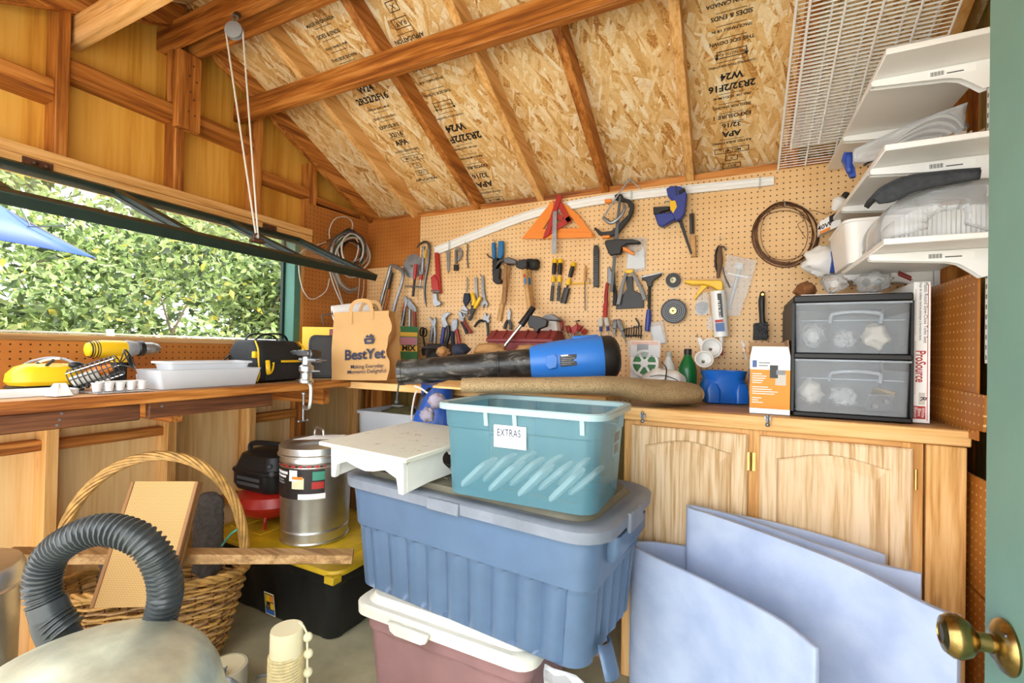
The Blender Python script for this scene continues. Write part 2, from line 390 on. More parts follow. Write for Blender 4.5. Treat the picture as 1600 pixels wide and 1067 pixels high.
# ---- right wall
wr = sroot('wall_right')
def gable(x, t):
    pts = [(x,-.1,0),(x,2.46,0),(x,2.46,rz(2.46)+.1),(x,RY,rz(RY)+.1),(x,-.1,rz(-.1)+.1)]; return MB().prism(pts,(t,0,0))
part('sheathing', gable(XR+.095,.012), 'plyold_Z', wr)
for y in (1.245,1.65,2.02,2.33): part('stud', MB().bx(XR+.003,XR+.094,y-.019,y+.019,0,rz(y)+.02), 'pale_Z' if y < 1.7 else 'fir_Z', wr, bevel=.002)
part('pegboard_panel', MB().bx(XR-.006,XR,1.15,1.85,.56,.873), 'peg_right', wr)
part('pegboard_panel', MB().bx(XR-.006,XR,1.15,1.85,.0,.555), 'peg_right', wr)
part('pegboard_panel', MB().bx(XR-.004,XR+.002,2.04,YB,1.0,1.3), 'peg_right', wr)
# ---- roof
ce = sroot('ceiling')
rxs = (-2.225,-1.85,-1.39,-.98,-.615,-.2,.225,.63)
for i, x in enumerate(rxs):
    for side in (1,-1):
        y0 = RY+.012*side; y1 = RY+1.32*side
        pts = [(x-.019,y0,rz(y0)),(x-.019,y1,rz(y1)),(x-.019,y1,rz(y1)+.1),(x-.019,y0,rz(y0)+.1)]
        part('rafter', MB().prism(pts,(.038,0,0)), 'fir_Y' if i % 2 == 0 else 'pale_Y', ce, bevel=.002)
def slab(x0,x1,side):
    y0, y1 = RY, RY+1.34*side
    return MB().prism([(x0,y0,rz(y0)+.1),(x0,y1,rz(y1)+.1),(x0,y1,rz(y1)+.113),(x0,y0,rz(y0)+.113)],(x1-x0,0,0))
OS = {}
for a, b in ((-2.45,-1.39),(-1.388,-.2),(-.198,.8)):
    OS[a] = part('osb_panel', slab(a,b,1), 'osb', ce); part('osb_panel', slab(a,b,-1), 'osb', ce)
part('ridge_beam', MB().bx(-2.335,XR+.09,1.128,1.168,2.505,2.605), 'fir_X', ce, bevel=.003)
part('ridge_beam', MB().bx(-2.335,XR+.09,1.212,1.252,2.505,2.605), 'fir_X', ce, bevel=.003)
part('purlin', MB().bx(-2.335,XR+.09,1.482,1.522,2.352,2.452), 'fir_X', ce, bevel=.003)
part('purlin', MB().bx(-2.335,XR+.09,.82,.862,2.335,2.435), 'pale_X', ce, bevel=.003)
# grade stamps printed on the sheathing
def stampM(x, y, flip):
    p = V((x,y,rz(y)+.1-.0012)); dn = V((0,1,-SL)).normalized(); s = 1 if flip else -1
    return basis(p, (s*-1,0,0) if flip else (1,0,0), dn if flip else -dn, None)
def pR(x, y):
    n = V((0,SL,1)); c = EZ+.1+YB*SL; r = ray(x,y); t = (c-n.dot(CAM))/n.dot(r); return CAM+r*t
ST = ['APPLICATION','[]RAY','[]X','[]MILL 421','RATED SHEATHING','*APA','32/16','EXPOSURE 1','SIZED FOR SPACING','PRP-108  HUD-UM-40','*2R32/2F16','*W24','CONSTRUCTION SHEATHING','[^]STRENGTH AXIS','THIS SIDE DOWN','SPACE PANELS 1/8 IN','SIDES & ENDS','MADE IN CANADA']
def stamp_strip(panel, x0, x1, ya, yb, flip, items):
    n = len(items); dn = V((0,1,-SL)).normalized()
    for i, s in enumerate(items):
        t = (i+.5)/n; y = ya+(yb-ya)*t; x = x0+(x1-x0)*t; M = stampM(x,y,flip); big = s.startswith('*'); h = abs(yb-ya)/n
        s = s.lstrip('*')
        if s.startswith('['):
            arrow = s.startswith('[^]'); s = s[s.index(']')+1:]; w = .052 if arrow else .02+.0065*len(s); hh = h*.36; mb = MB()
            for a in ((-w,w,-hh,-hh+.003),(-w,w,hh-.003,hh),(-w,-w+.003,-hh,hh),(w-.003,w,-hh,hh)): mb.bx(a[0],a[1],a[2],a[3],0,.0003,M)
            if arrow:
                for q in (-w,w): mb.prism([M@V((q-.007,hh-.008,0)),M@V((q+.007,hh-.008,0)),M@V((q,hh+.008,0))],M.to_3x3()@V((0,0,.0003)))
            part('printed_box', mb, 'ink', panel, smooth=0)
            text(s, min(h*.5,.2/max(5,len(s))), M_('ink'), panel, M, bold=.01)
        elif big: text(s, h*.95, M_('ink'), panel, M, bold=.035)
        else:
            text(s, min(h*.8, .27/max(6,len(s))), M_('ink'), panel, M, bold=.025)
            ln = MB().bx(-.05,.05,-h*.42,-h*.42+.002,0,.0003,M); part('printed_line', ln, 'ink', panel, smooth=0)
a, b = pR(670,285), pR(493,24); stamp_strip(OS[-2.45], a.x, b.x, a.y, b.y, False, ST[::1])
a, b = pR(773,318), pR(606,-4); stamp_strip(OS[-2.45 if (a.x+b.x)/2 < -1.39 else -1.388], a.x, b.x, a.y, b.y, True, ST[3:]+ST[:3])
a, b = pR(1143,275), pR(1143,-10); stamp_strip(OS[-.198], a.x, b.x, a.y, b.y, True, ST)
# ---- door standing open beside the camera
d1 = sroot('door_1')
DX, DY = .322, .875
part('door_leaf', MB().bx(DX,DX+.04,.1,DY,.01,2.02), 'green_door', d1, bevel=.002)
KY, KZ = DY-.062, .832
kM = aim((DX,KY,KZ),(-1,0,0))
part('rosette', MB().lathe([(.033,0),(.034,.003),(.031,.008),(.02,.014),(.016,.016)], kM, 32), 'knob_brass', d1)
part('knob', MB().lathe([(.0115,.012),(.0115,.03),(.014,.032),(.022,.038),(.0275,.048),(.0275,.056),(.022,.064),(.013,.067),(.012,.0655),(.0,.0655)], kM, 32), 'knob_brass', d1)
for a in (.9,4.0): part('screw', MB().lathe([(.004,.007),(.0035,.011)], kM @ Matrix.Translation(V((.026*math.cos(a),.026*math.sin(a),0))), 8), 'dsteel', d1)

# ---- pulley and rope holding the sash
py0 = V((-1.86,1.17,2.50))
t = thing('pulley','small steel pulley hung under the ridge beam, rope running over it','pulley',py0)
pc = V((-1.86,1.125,2.465)); pc = pY(366,48,1.12)
part('cheek', MB().lathe([(.027,-.011),(.033,-.009),(.033,-.006)], aim(pc,(-.5,.86,0)), 20).lathe([(.033,.006),(.033,.009),(.027,.011)], aim(pc,(-.5,.86,0)), 20), 'grey', t)
part('wheel', MB().lathe([(.026,-.005),(.021,0),(.026,.005)], aim(pc,(-.5,.86,0)), 20), 'dsteel', t)
part('hook', MB().ring((0,0,0),.011,.003,aim(pc+V((0,0,.052)),(.6,-.8,0)),16,6).bar(pc+V((0,0,.036)),pc+V((0,0,.044)),.012,.006), 'steel', t)
part('bracket', MB().bx(pc.x-.01,pc.x+.01,pc.y-.002,1.14,pc.z+.06,pc.z+.073), 'dsteel', t)
e = hA+sd*(sl-.03)-sn*.02; e = V((e.x, 1.13, e.z+.0))
er = pX(402,372,-1.66)
k = plain('rope','cfcac0',.8)
rp = MB()
side = V((.86,.5,0))*.029
for s in (-1,1):
    top = pc+side*s
    pts = [top.lerp(er, i/8)+side*s*.12 for i in range(9)]; rp.tube(pts,.0034,6)
rp.tube([pc+side*math.cos(a)+V((0,0,.029*math.sin(a))) for a in [PI*i/10 for i in range(11)]],.0034,6)
tag(part('rope', rp, 'rope', None), 'doubled pale rope from the pulley down to the raised window sash', 'rope')
rb = thing('rope_cleat','dark rusty hook plate on the sash edge where the rope ties','cleat',er)
part('plate', MB().box(er+V((0,0,-.012)),(.03,.05,.012)), 'rust', rb, bevel=.003)
part('hook', MB().ring((0,0,0),.012,.004,aim(er+V((0,0,.004)),(1,0,0)),16,6).ball(er+V((0,.018,-.004)),.008), 'rust', rb)
# ================================================================== benches and cabinets
def pD(x, y, d): return CAM+ray(x,y)*d
BZ, BX, BY, CZ = 1.035, -1.75, 1.75, 1.0     # bench height, front edges, cabinet top height
t = thing('workbench','long plank workbench under the window, dark boards below its edge','workbench',(-2,0.6,0))
for i, (a, b) in enumerate(((XL+.002,-2.08),(-2.078,-1.93),(-1.928,-1.79))):
    part('top_plank', MB().bx(a,b,-.3,YB-.004,BZ-.03,BZ), 'old_Y' if i else 'pale_Y', t, bevel=.002)
part('front_edge', MB().bx(-1.789,BX,-.3,1.748,BZ-.034,BZ+.001), 'fir_Y', t, bevel=.003)
part('apron_board', MB().bx(-1.8,-1.775,-.3,.842,.945,BZ-.036), 'dark_Y', t, bevel=.003)
part('apron_board', MB().bx(-1.8,-1.775,.867,1.33,.945,BZ-.036), 'dark_Y', t, bevel=.003)
sw = MB()
for y, z in ((.642,.99),(.638,.972),(.633,.957),(.905,.985)): sw.lathe([(.004,0),(.0035,.002)], aim((-1.775,y,z),(1,0,0)), 8)
part('screw', sw, 'steel', t)
for y in (.95,1.62): part('brace', MB().bx(XL-.008,-1.8,y,y+.036,.92,BZ-.032), 'fir_X', t)
t = thing('corner_bench','pale plank bench along the back wall under the shopping bag','workbench',(-1.1,2.05,0))
for a, b in ((1.79,1.98),(1.982,2.17),(2.172,YB-.004)):
    part('top_plank', MB().bx(-1.788,-.44,a,b,1.028-.03,1.028-.001), 'pale_X', t, bevel=.002)
part('front_edge', MB().bx(-1.788,-.44,BY,1.789,1.028-.036,1.028), 'pale_X', t, bevel=.003)
part('joist', MB().bx(-1.26,-1.17,1.77,2.33,.93,1.028-.037), 'pale_Y', t, bevel=.002)
part('leg', MB().bx(-.53,-.45,1.8,1.86,0,1.028-.037), 'fir_Z', t)
part('leg', MB().bx(-2.03,-1.94,2.2,2.29,0,1.028-.037), 'fir_Z', t)
# ---- oak cabinet
cb = thing('base_cabinet','oak base cabinet with two arched raised panel doors','cabinet',(.1,2.05,0))
FX = [pY(x,690,1.735).x for x in (975,988,1168,1187,1424,1445)]
part('side_panel', MB().bx(FX[0],FX[0]+.018,1.757,2.355,0,.952), 'pale_Z', cb)
part('side_panel', MB().bx(.58,.598,1.757,2.355,0,.952), 'pale_Z', cb)
part('back_panel', MB().bx(FX[0]+.018,.58,2.34,2.352,.05,.95), 'plyold_Z', cb)
part('face_stile', MB().bx(FX[0],FX[1]+.03,1.74,1.757,0,.952), 'pale_Z', cb, bevel=.002)
part('face_stile', MB().bx(FX[2]-.02,FX[3]+.02,1.74,1.757,0,.952), 'pale_Z', cb, bevel=.002)
part('face_stile', MB().bx(FX[4]-.02,FX[5]-.002,1.735,1.757,0,.952), 'pale_Z', cb, bevel=.002)
part('face_rail', MB().bx(FX[1]+.03,FX[4]-.02,1.742,1.757,.90,.952), 'pale_X', cb)
part('face_rail', MB().bx(FX[1]+.03,FX[4]-.02,1.742,1.757,0,.07), 'pale_X', cb)
part('end_plank', MB().bx(FX[5]+.004,.6,1.735,1.757,0,.95), 'pale_Z', cb, bevel=.002)
def arch(x0,x1,z0,z1,rise,y,n=14):
    """closed loop: bottom, sides, arched top"""
    L = [V((x0,y,z0)),V(((x0+x1)/2,y,z0)),V((x1,y,z0)),V((x1,y,(z0+z1)/2))]
    for i in range(n+1):
        s = 1-2*i/n; L.append(V(((x0+x1)/2+s*(x1-x0)/2, y, z1+rise*math.cos(s*PI/2)**1.3)))
    L.append(V((x0,y,(z0+z1)/2))); return L
def oakdoor(x0,x1,z0,z1,hx):
    out = lambda y,i=0: arch(x0+i,x1-i,z0+i,z1-i,0,y); sw_ = .052
    inn = lambda y,i=0: arch(x0+sw_+i,x1-sw_-i,z0+sw_+i,z1-.07-i,.028,y)
    d = MB().loft([out(1.739),out(1.722),out(1.718,.006),inn(1.718,-.004),inn(1.722),inn(1.739)],closed=True).build('door', M_('oak_Z'), cb, smooth=30)
    part('raised_panel', MB().loft([inn(1.736,-.002),inn(1.732),inn(1.732,.008),inn(1.7205,.034),inn(1.7205,.038)], cap0=True), 'oak_Z', d, smooth=20)
    h = MB().bx(hx-.012,hx+.012,1.7355,1.7385,z1-.12,z1-.06).tube([(hx-.001,1.733,z1-.12),(hx-.001,1.733,z1-.06)],.004,8)
    part('hinge', h, 'brass', d)
    return d
dz = pY(1080,660,1.72).z; dz2 = pY(1300,672,1.72).z
da = oakdoor(FX[1],FX[2],.06,.935,FX[2]+.012); db = oakdoor(FX[3],FX[4],.06,.935,FX[4]+.012)
for d, px in ((da,(1005,652)),(db,(1199,657))):
    p = pY(*px,1.715); c = MB().box((p.x,1.7112,p.z+.008),(.018,.012,.014)).tube([(p.x,1.703,p.z+.018),(p.x,1.703,p.z-.012)],.0045,8).ball((p.x,1.701,p.z-.012),.007).ball((p.x,1.702,p.z+.016),.006)
    part('catch', c, 'chrome', d)
t = thing('worktop','worn plank worktop on the oak cabinet with a thick front edge','worktop',(.1,2.05,.955))
for a, b in ((1.765,1.95),(1.952,2.15),(2.152,2.358)): part('plank', MB().bx(FX[0]-.01,.603,a,b,.953,CZ-.002), 'old_X', t, bevel=.002)
part('front_edge', MB().bx(FX[0]-.01,.604,1.718,1.764,.953,CZ), 'pale_X', t, bevel=.003)
# ================================================================== things standing on the floor
def loopn(w, d, r, ns=24, n=5):
    """rounded rectangle with subdivided sides: (point, normal, side, u)"""
    L = []
    cs = ((1,-1,-PI/2),(1,1,0),(-1,1,PI/2),(-1,-1,PI))
    sides = 'RBLF'
    for q, (sx, sy, a0) in enumerate(cs):
        c = V((sx*(w/2-r), sy*(d/2-r), 0))
        for i in range(n+1):
            a = a0+PI/2*i/n; nn = V((math.cos(a),math.sin(a),0)); L.append((c+nn*r, nn, 'C', 0))
        nx = cs[(q+1)%4]; a1 = a0+PI/2; nn = V((math.cos(a1),math.sin(a1),0)); c2 = V((nx[0]*(w/2-r), nx[1]*(d/2-r), 0))
        for i in range(1,ns): L.append((c.lerp(c2,i/ns)+nn*r, nn, sides[q], i/ns))
    return L
def at(L, z, off=None): return [p+V((0,0,z))+(nn*off(s,u) if off else V((0,0,0))) for p, nn, s, u in L]
def tub(M, w, d, h, tw, td, r, wall=.004, mid=None, rib=0, nrib=8, ns=24, lip=.012, inner=True):
    """tub: w,d at the base, tw,td at the rim"""
    def dims(t): return w+(tw-w)*t, d+(td-d)*t
    mb = MB(M); loops = []
    bot = loopn(w-.03,d-.03,r,ns); loops.append(at(bot,0)); 
    def off(k):
        def f(s,u):
            if s in 'FB' and rib: return -rib*k*(1-abs(math.sin(u*PI*nrib)))
            if s in 'LR' and rib: return -rib*k*(1-abs(math.sin(u*PI*max(2,nrib//2))))
            return 0
        return f
    zs = [(.02,0)]
    q_ = mid or .6; steps = [(.02,1),(.06,1),(q_-.03,1),(q_,1),(q_+.03,0),(q_+.035,0),(q_+.06,0),(q_+.1,0),(.97,0)]
    for t, k in steps:
        a, b = dims(t); e = 0 if (k == 0 or not mid) else -.012
        loops.append(at(loopn(a+e,b+e,r,ns), h*t, off(k) if mid else None))
    loops.append(at(loopn(tw+2*lip,td+2*lip,r+lip,ns), h*.97)); loops.append(at(loopn(tw+2*lip,td+2*lip,r+lip,ns), h))
    if inner:
        loops.append(at(loopn(tw-2*wall,td-2*wall,r,ns),h)); a, b = dims(.1); loops.append(at(loopn(a-2*wall-.02,b-2*wall-.02,r,ns), .012))
    return mb.loft(loops)
# ---- black tote with yellow lid
plain('tote_black','17191a',.4,0,.25,9); plain('lid_yellow','d9b423',.5,0,.3,8)
M = RZ((-1.79,1.60,0),-.02)
t = thing('storage_tote','black storage tote with yellow lid below the galvanized can','tote',(-1.79,1.60,0))
part('body', tub(M,.70,.44,.315,.82,.53,.05,mid=.8,rib=.008,nrib=4,inner=False), 'tote_black', t)
def flatlid(M, w, d, r, z0, th, raise_, inset=.05, n=6):
    return MB(M).loft([rrect(w,d,r,z0,n),rrect(w+.006,d+.006,r,z0+th*.5,n),rrect(w,d,r,z0+th,n),rrect(w-.03,d-.03,r,z0+th+.001,n),rrect(w-2*inset,d-2*inset,r,z0+th+.002,n),rrect(w-2*inset-.02,d-2*inset-.02,r,z0+th+raise_,n)])
part('lid', flatlid(M,.86,.56,.06,.305,.022,.008), 'lid_yellow', t)
rb = MB(M)
for i in range(5): part('lid_rib', MB(M).bx(-.36+i*.17,-.36+i*.17+.05,-.2,.2,.334,.339), 'lid_yellow', t, bevel=.001)
rb.bx(.38,.43,-.295,-.25,.285,.315)
part('lid_latch', rb, 'lid_yellow', t, bevel=.003)
lb = pY(417,908,1.335); 
Ls = M @ Matrix.Translation((0,0,0))
def sticker(par, o, ex, ey, w, h, blocks, name='label'):
    """flat printed sticker; blocks = (u0,v0,u1,v1,material)"""
    ex = V(ex).normalized(); ey = V(ey).normalized(); B = basis(o, ex, ey); 
    s = None
    for i, (u0,v0,u1,v1,m) in enumerate(blocks):
        e = .0006+.0003*i
        ob = MB(B).bx(u0*w,u1*w,v0*h,v1*h,0,e).build(name if i == 0 else 'print', M_(m), par if i == 0 else s, smooth=0)
        if i == 0: s = ob
    return s, B
a = pY(417,957,1.338); ex = V((1,-.02,0)); ey = V((0,-.12,1))
sticker(t, a+V((0,-.004,0)), ex, ey, .062, .1, ((0,0,1,1,'cream'),(.05,.05,.95,.95,'dgrey'),(.1,.4,.55,.9,'yellow'),(.2,.42,.6,.6,'black'),(.6,.62,.92,.9,'orange'),(.6,.3,.92,.56,'yellow'),(.08,.06,.9,.22,'blue')))
# ---- plank across the basket and tote
pa, pb = pX(8,868,-2.2), V((-1.33,1.39,.385)); pb = pZ(552,869,.37)
pa, pb = CAM+(pa-CAM)*.95, CAM+(pb-CAM)*.95; pl = MB().bar(pa, pb, .062, .034, e=.0)
tag(part('plank', pl, 'old_X', None, bevel=.003), 'weathered plank lying across the wicker basket and yellow lid', 'plank')
# ---- galvanized can
cc = V((-1.72,1.52,.341)); R0 = .152
t = thing('metal_trash_can','galvanized steel can with lid and printed label on the tote','can',cc)
MC = Matrix.Translation(cc)
part('body', MB(MC).lathe([(R0-.012,0),(R0-.008,.0),(R0-.006,.006),(R0-.01,.012),(R0-.008,.05),(R0-.012,.056),(R0-.006,.062),(R0,.33),(R0+.003,.336),(R0,.342),(R0+.003,.356),(R0,.362),(R0+.001,.39)],n=48), 'galv', t)
ld = part('lid', MB(MC).lathe([(R0+.008,.378),(R0+.011,.38),(R0+.011,.386),(R0+.006,.39),(R0+.006,.418),(R0,.424),(R0-.03,.436),(R0-.09,.448),(0.005,.452)],n=48), 'galv', t)
part('lid_handle', MB(MC).tube(curve([(-.05,.03,.448),(-.046,.03,.472),(-.03,.025,.483),(.03,.0,.483),(.046,-.006,.472),(.05,-.008,.446)],5),.006,8), 'galv', ld)
def cyl_patch(par, c, R, a0, a1, z0, z1, mat, name, n=10, e=.001):
    mb = MB(); rows = [[V((c.x+(R+e)*math.cos(a0+(a1-a0)*i/n), c.y+(R+e)*math.sin(a0+(a1-a0)*i/n), c.z+z)) for i in range(n+1)] for z in (z0,z1)]
    mb.strip(rows); return mb.build(name, M_(mat), par)
plain('label_dark','26201f',.4); plain('label_teal','3f8f78',.5)
A0, A1 = -2.2, -.6
lab = cyl_patch(t, cc, R0, A0-.05, A1+.1, .205, .352, 'label_dark', 'label', 16)
def lp(u0,u1,v0,v1,mat,e): cyl_patch(lab, cc, R0, A0+(A1-A0)*u0, A0+(A1-A0)*u1, .205+.147*v0, .205+.147*v1, mat, 'print', 8, e)
lp(-.05,1.08,.87,1,'red',.0016); lp(.5,.72,.3,.62,'cream',.0016); lp(.44,.6,.52,.84,'paper',.0018); lp(.5,.7,.58,.66,'orange',.002); lp(.62,1.08,.0,.16,'paper',.0016)
lp(.86,1.06,.55,.8,'label_teal',.0018); lp(.85,1.05,.3,.5,'red',.0016); lp(.06,.36,.6,.66,'paper',.0016); lp(.06,.4,.7,.78,'paper',.0016); lp(.06,.3,.5,.54,'grey',.0016); lp(.06,.32,.42,.46,'grey',.0016)
# paper sheet on the can lid
q = [V((cc.x+.0,cc.y-.13,.794)),V((cc.x+.15,cc.y-.02,.795)),V((cc.x+.13,cc.y+.05,.80)),V((cc.x+.035,cc.y-.055,.803))]
tag(MB().prism(q,(0,0,.0008)).build('paper_sheet', M_('paper'), None, smooth=0), 'white paper sheet lying on the lid of the tall metal can', 'paper')
# ---- pancake compressor
pc_ = V((-2.045,1.55,.341)); plain('tank_red','b3271e',.3,0,.12,12)
t = thing('air_compressor','red pancake air tank with black motor cover on the yellow lid','compressor',pc_)
MP = Matrix.Translation(pc_)
part('tank', MB(MP).lathe([(.03,.035),(.11,.04),(.155,.068),(.17,.1),(.172,.105),(.17,.11),(.155,.145),(.11,.172),(.03,.178)],n=36), 'tank_red', t)
for a in (-2.3,-.9,.6,2.1):
    part('leg', MB(MP).tube([(.12*math.cos(a),.12*math.sin(a),.07),(.14*math.cos(a),.14*math.sin(a),.035),(.135*math.cos(a),.135*math.sin(a),.0)],.007,6), 'tank_red', t)
hs = part('motor_cover', MB(MP).loft([rrect(.27,.24,.05,.17),rrect(.30,.27,.06,.2),rrect(.30,.27,.06,.25),rrect(.31,.28,.06,.258),rrect(.31,.28,.06,.268),rrect(.29,.26,.06,.275),rrect(.26,.22,.06,.335),rrect(.2,.15,.05,.35)]), 'black', t, bevel=.002)
part('handle', MB(MP).tube(curve([(-.10,-.06,.335),(-.09,-.06,.375),(0,-.05,.385),(.09,-.02,.375),(.10,-.01,.335)],5),.012,8), 'black', t)
part('vent', MB(MP).bx(-.08,.08,-.139,-.134,.20,.215).bx(-.08,.08,-.139,-.134,.225,.24).ball((.13,-.11,.265),.016).ball((.12,-.115,.30),.012), 'dgrey', t)
# ---- pink tote
plain('tote_pink','957070',.5,0,.12,10); plain('lid_cream','e3e0d2',.45,0,.1,12)
PB = V((-.815,1.40,0)); M = RZ(PB,-.015)
t = thing('storage_tote','dusty pink storage tote with cream lid at the bottom of the stack','tote',PB)
part('body', tub(M,.58,.36,.34,.63,.41,.05,mid=.72,rib=.006,nrib=3,inner=False), 'tote_pink', t)
ld = part('lid', MB(M).loft([rrect(.655,.445,.06,.305),rrect(.67,.46,.06,.31),rrect(.672,.462,.06,.338),rrect(.655,.445,.06,.345),rrect(.62,.41,.06,.345),rrect(.60,.39,.05,.353),rrect(.585,.375,.05,.364)]), 'lid_cream', t)
part('latch', MB(M).loft([[V((p.x,-.236-.004*k,p.z)) for p in [V((-.16,0,.332)),V((-.15,0,.305)),V((-.13,0,.296)),V((-.03,0,.296)),V((-.01,0,.305)),V((0,0,.332))]] for k in (0,3)]), 'lid_cream', ld, bevel=.002)
# ---- blue tote
plain('tote_blue','586f8c',.34,0,.14,7); plain('lid_grey','7f8692',.45,0,.22,9)
BB = V((-.74,1.40,.366)); M = RZ(BB,-.105)
t = thing('storage_tote','large slate blue tote with ribbed sides and broken corner, grey lid','tote',BB)
part('body', tub(M,.87,.42,.375,.93,.465,.06,mid=.56,rib=.024,nrib=9,ns=72,inner=False), 'tote_blue', t)
ld = part('lid', MB(M).loft([rrect(.955,.485,.09,.35),rrect(.985,.515,.10,.355),rrect(.99,.52,.10,.385),rrect(.97,.50,.10,.392),rrect(.93,.46,.09,.392),rrect(.90,.43,.08,.386),rrect(.87,.40,.07,.386)]), 'lid_grey', t)
plain('lid_dusty','77715f',.6,0,.3,7); part('raised_panel', MB(M).loft([rrect(.868,.398,.07,.3862),rrect(.86,.39,.07,.387),rrect(.84,.37,.07,.402)]), 'lid_dusty', ld)
part('lid_groove', MB(M).bx(-.38,-.1,-.12,-.10,.401,.4065).bx(-.38,.36,.02,.03,.401,.4065).bx(.1,.36,-.12,-.10,.401,.4065).bx(-.02,.0,-.16,.16,.401,.4065), 'lid_dusty', ld)
part('lid_clip', MB(M).bx(.488,.502,-.06,.06,.335,.39), 'lid_grey', ld, bevel=.003); part('lid_clip', MB(M).bx(-.06,.06,-.267,-.255,.352,.388), 'lid_grey', ld, bevel=.003)
hd = part('side_handle', MB(M).loft([rrect(.03,.24,.012,.27,4,.46,0),rrect(.055,.26,.015,.3,4,.465,0),rrect(.055,.26,.015,.345,4,.465,0)]), 'tote_blue', t)
sp = MB(M); 
rows = []
for j in range(6):
    a = -1.2+j*.5; rows.append([V((.43+.028*math.cos(a)+.012*i, -.10+.045*math.sin(a)-.01*i, .055-.022*i-.004*j)) for i in range(4)])
part('broken_corner', sp.strip(rows), 'tote_blue', t, solid=.005)
tn = MB(M).ball((.385,-.165,.035),(.022,.018,.026),10,6); part('torn_hole', tn, 'black', t)
fl = MB(M).strip([[V((.32+.03*i,-.21-.006*math.sin(i*2+j),.0-.018*j+.006*math.sin(3*i+j))) for i in range(5)] for j in range(4)])
tag(fl.build('torn_film', clear('film','eef0f2'), None, solid=.0008), 'crumpled clear film poking from the broken corner of the blue tote', 'film')
# ---- teal tote EXTRAS
k = clear('teal_tub','74abbc',.36,.18,.12); clear('teal_rim','b9d4d8',.7,.3,.1)
TB = V((-.54,1.30,.772)); M = RZ(TB,.0)
t = thing('storage_tote','translucent teal tub marked EXTRAS on top of the stacked totes','tote',TB)
tw, td, th = .50,.345,.265
mb = MB(M); L = []
for z, a, b in ((0,.42,.27),(.006,.45,.30),(.20,.472,.318),(.203,.479,.325),(.262,.488,.333)): L.append(rrect(a,b,.05,z,6))
bo = part('tub', mb.loft(L,cap1=False), 'teal_tub', t)
rm = part('rim', MB(M).loft([rrect(.485,.33,.05,.256,6),rrect(.52,.362,.06,.254,6),rrect(.522,.364,.06,.268,6),rrect(.516,.358,.06,.272,6),rrect(.482,.326,.05,.27,6)],closed=True), 'teal_rim', t)
for sx in (-.09,.0,.19): part('rim_gusset', MB(M).prism([(sx,-.165,.254),(sx+.012,-.165,.254),(sx+.012,-.158,.215),(sx,-.158,.215)],(0,-.008,0)), 'teal_rim', rm)
o = pY(773,697,1.14); lbM = sticker(t, V((o.x,1.1362,o.z)), (1,0,-.0), (0,-.046,1), .098, .062, ((0,0,1,1,'paper'),))[1]
ink2 = plain('ballpoint','2b3450',.6)
text('EXTRAS', .029, ink2, t, lbM @ Matrix.Translation((.046,.041,.0016)) @ Matrix.Rotation(.02,4,'Z'), space=1.1, name='handwriting', bold=.012, sx=.66)
o = pX(958,712,-.315); sticker(t, V((-.3115,o.y-.02,o.z)), (0,1,0), (.07,0,1), .06, .07, ((0,0,1,1,'paper'),(0,.6,1,1,'red'),(.55,.1,.95,.5,'orange'),(.05,.1,.45,.5,'grey')), 'side_label')
# pouches inside
clear('pouch','f4f4ee',.8,.35,.12)
for i in range(11):
    c = TB+V((-.175+i*.031,-.085+.075*(i%3),.032)); Mx = RZ(c,0) @ Matrix.Rotation(-.78-.04*math.sin(i*2.3),4,'Y')
    m = MB(Mx).loft([[V((q.x+.0,q.y,0))+V((z,0,0)).cross(V((0,0,0))) + V((0,0,z)) for q in rrect(w,w*.95,.022,0)] for w, z in ((.095,-.009),(.112,-.004),(.114,.001),(.104,.008),(.08,.010))], Matrix.Translation((.04,0,.0)))
    tag(m.build('plastic_pouch', M_('pouch'), None), 'milky plastic pouch lying in the bottom of the teal tub', 'pouch', 'pouches inside the teal tub')
# ---- white step stool
def sheet(name, mat, par, M, outer, inner=None, th=.018):
    """flat board; outline and optional hole given in local x,z, thickness along y"""
    if inner is None: return MB(M).prism([(x,0,z) for x, z in outer],(0,th,0)).build(name, M_(mat), par, bevel=.0015)
    cx = sum(p[0] for p in inner)/len(inner); cz = sum(p[1] for p in inner)/len(inner); n = 48
    def cast(poly):
        out = []
        for i in range(n):
            a = 2*PI*i/n; dx, dz = math.cos(a), math.sin(a); best = None
            for (x0,z0),(x1,z1) in zip(poly, poly[1:]+poly[:1]):
                ex, ez = x1-x0, z1-z0; den = dx*ez-dz*ex
                if abs(den) < 1e-12: continue
                tt = ((x0-cx)*ez-(z0-cz)*ex)/den; uu = ((x0-cx)*dz-(z0-cz)*dx)/den
                if tt > 0 and -1e-9 <= uu <= 1+1e-9 and (best is None or tt > best): best = tt
            out.append((cx+dx*(best or .001), cz+dz*(best or .001)))
        return out
    A, B = cast(outer), cast(inner)
    lp_ = [[V((x,y,z)) for x, z in P_] for P_, y in ((A,0),(A,th),(B,th),(B,0))]
    return MB(M).loft(lp_, closed=True).build(name, M_(mat), par)
plain('chalk_white','e4e4dd',.55,0,.06,16); k = NT('worn_white'); MATS['worn_white'] = k.m
nz = k.n('ShaderNodeTexNoise', ins={'Vector':k.coord(),'Scale':26.0,'Detail':8.0,'Roughness':.75}).outputs[0]
k.l(k.ramp(nz,[(.0,lin('7a5a3c')),(.36,lin('a89474')),(.39,lin('d4d3c4')),(1,lin('dcdccf'))]), k.b.inputs['Base Color']); k.b.inputs['Roughness'].default_value = .6
SB = V((-1.02,1.335,.772)); M = RZ(SB,-.12) @ Matrix.Rotation(.035,4,'X')
t = thing('step_stool','low white wooden step stool with heart cut-outs, chipped top','stool',SB)
part('top', MB(M).bx(-.205,.205,-.245,.2,.105,.119), 'worn_white', t, bevel=.003)
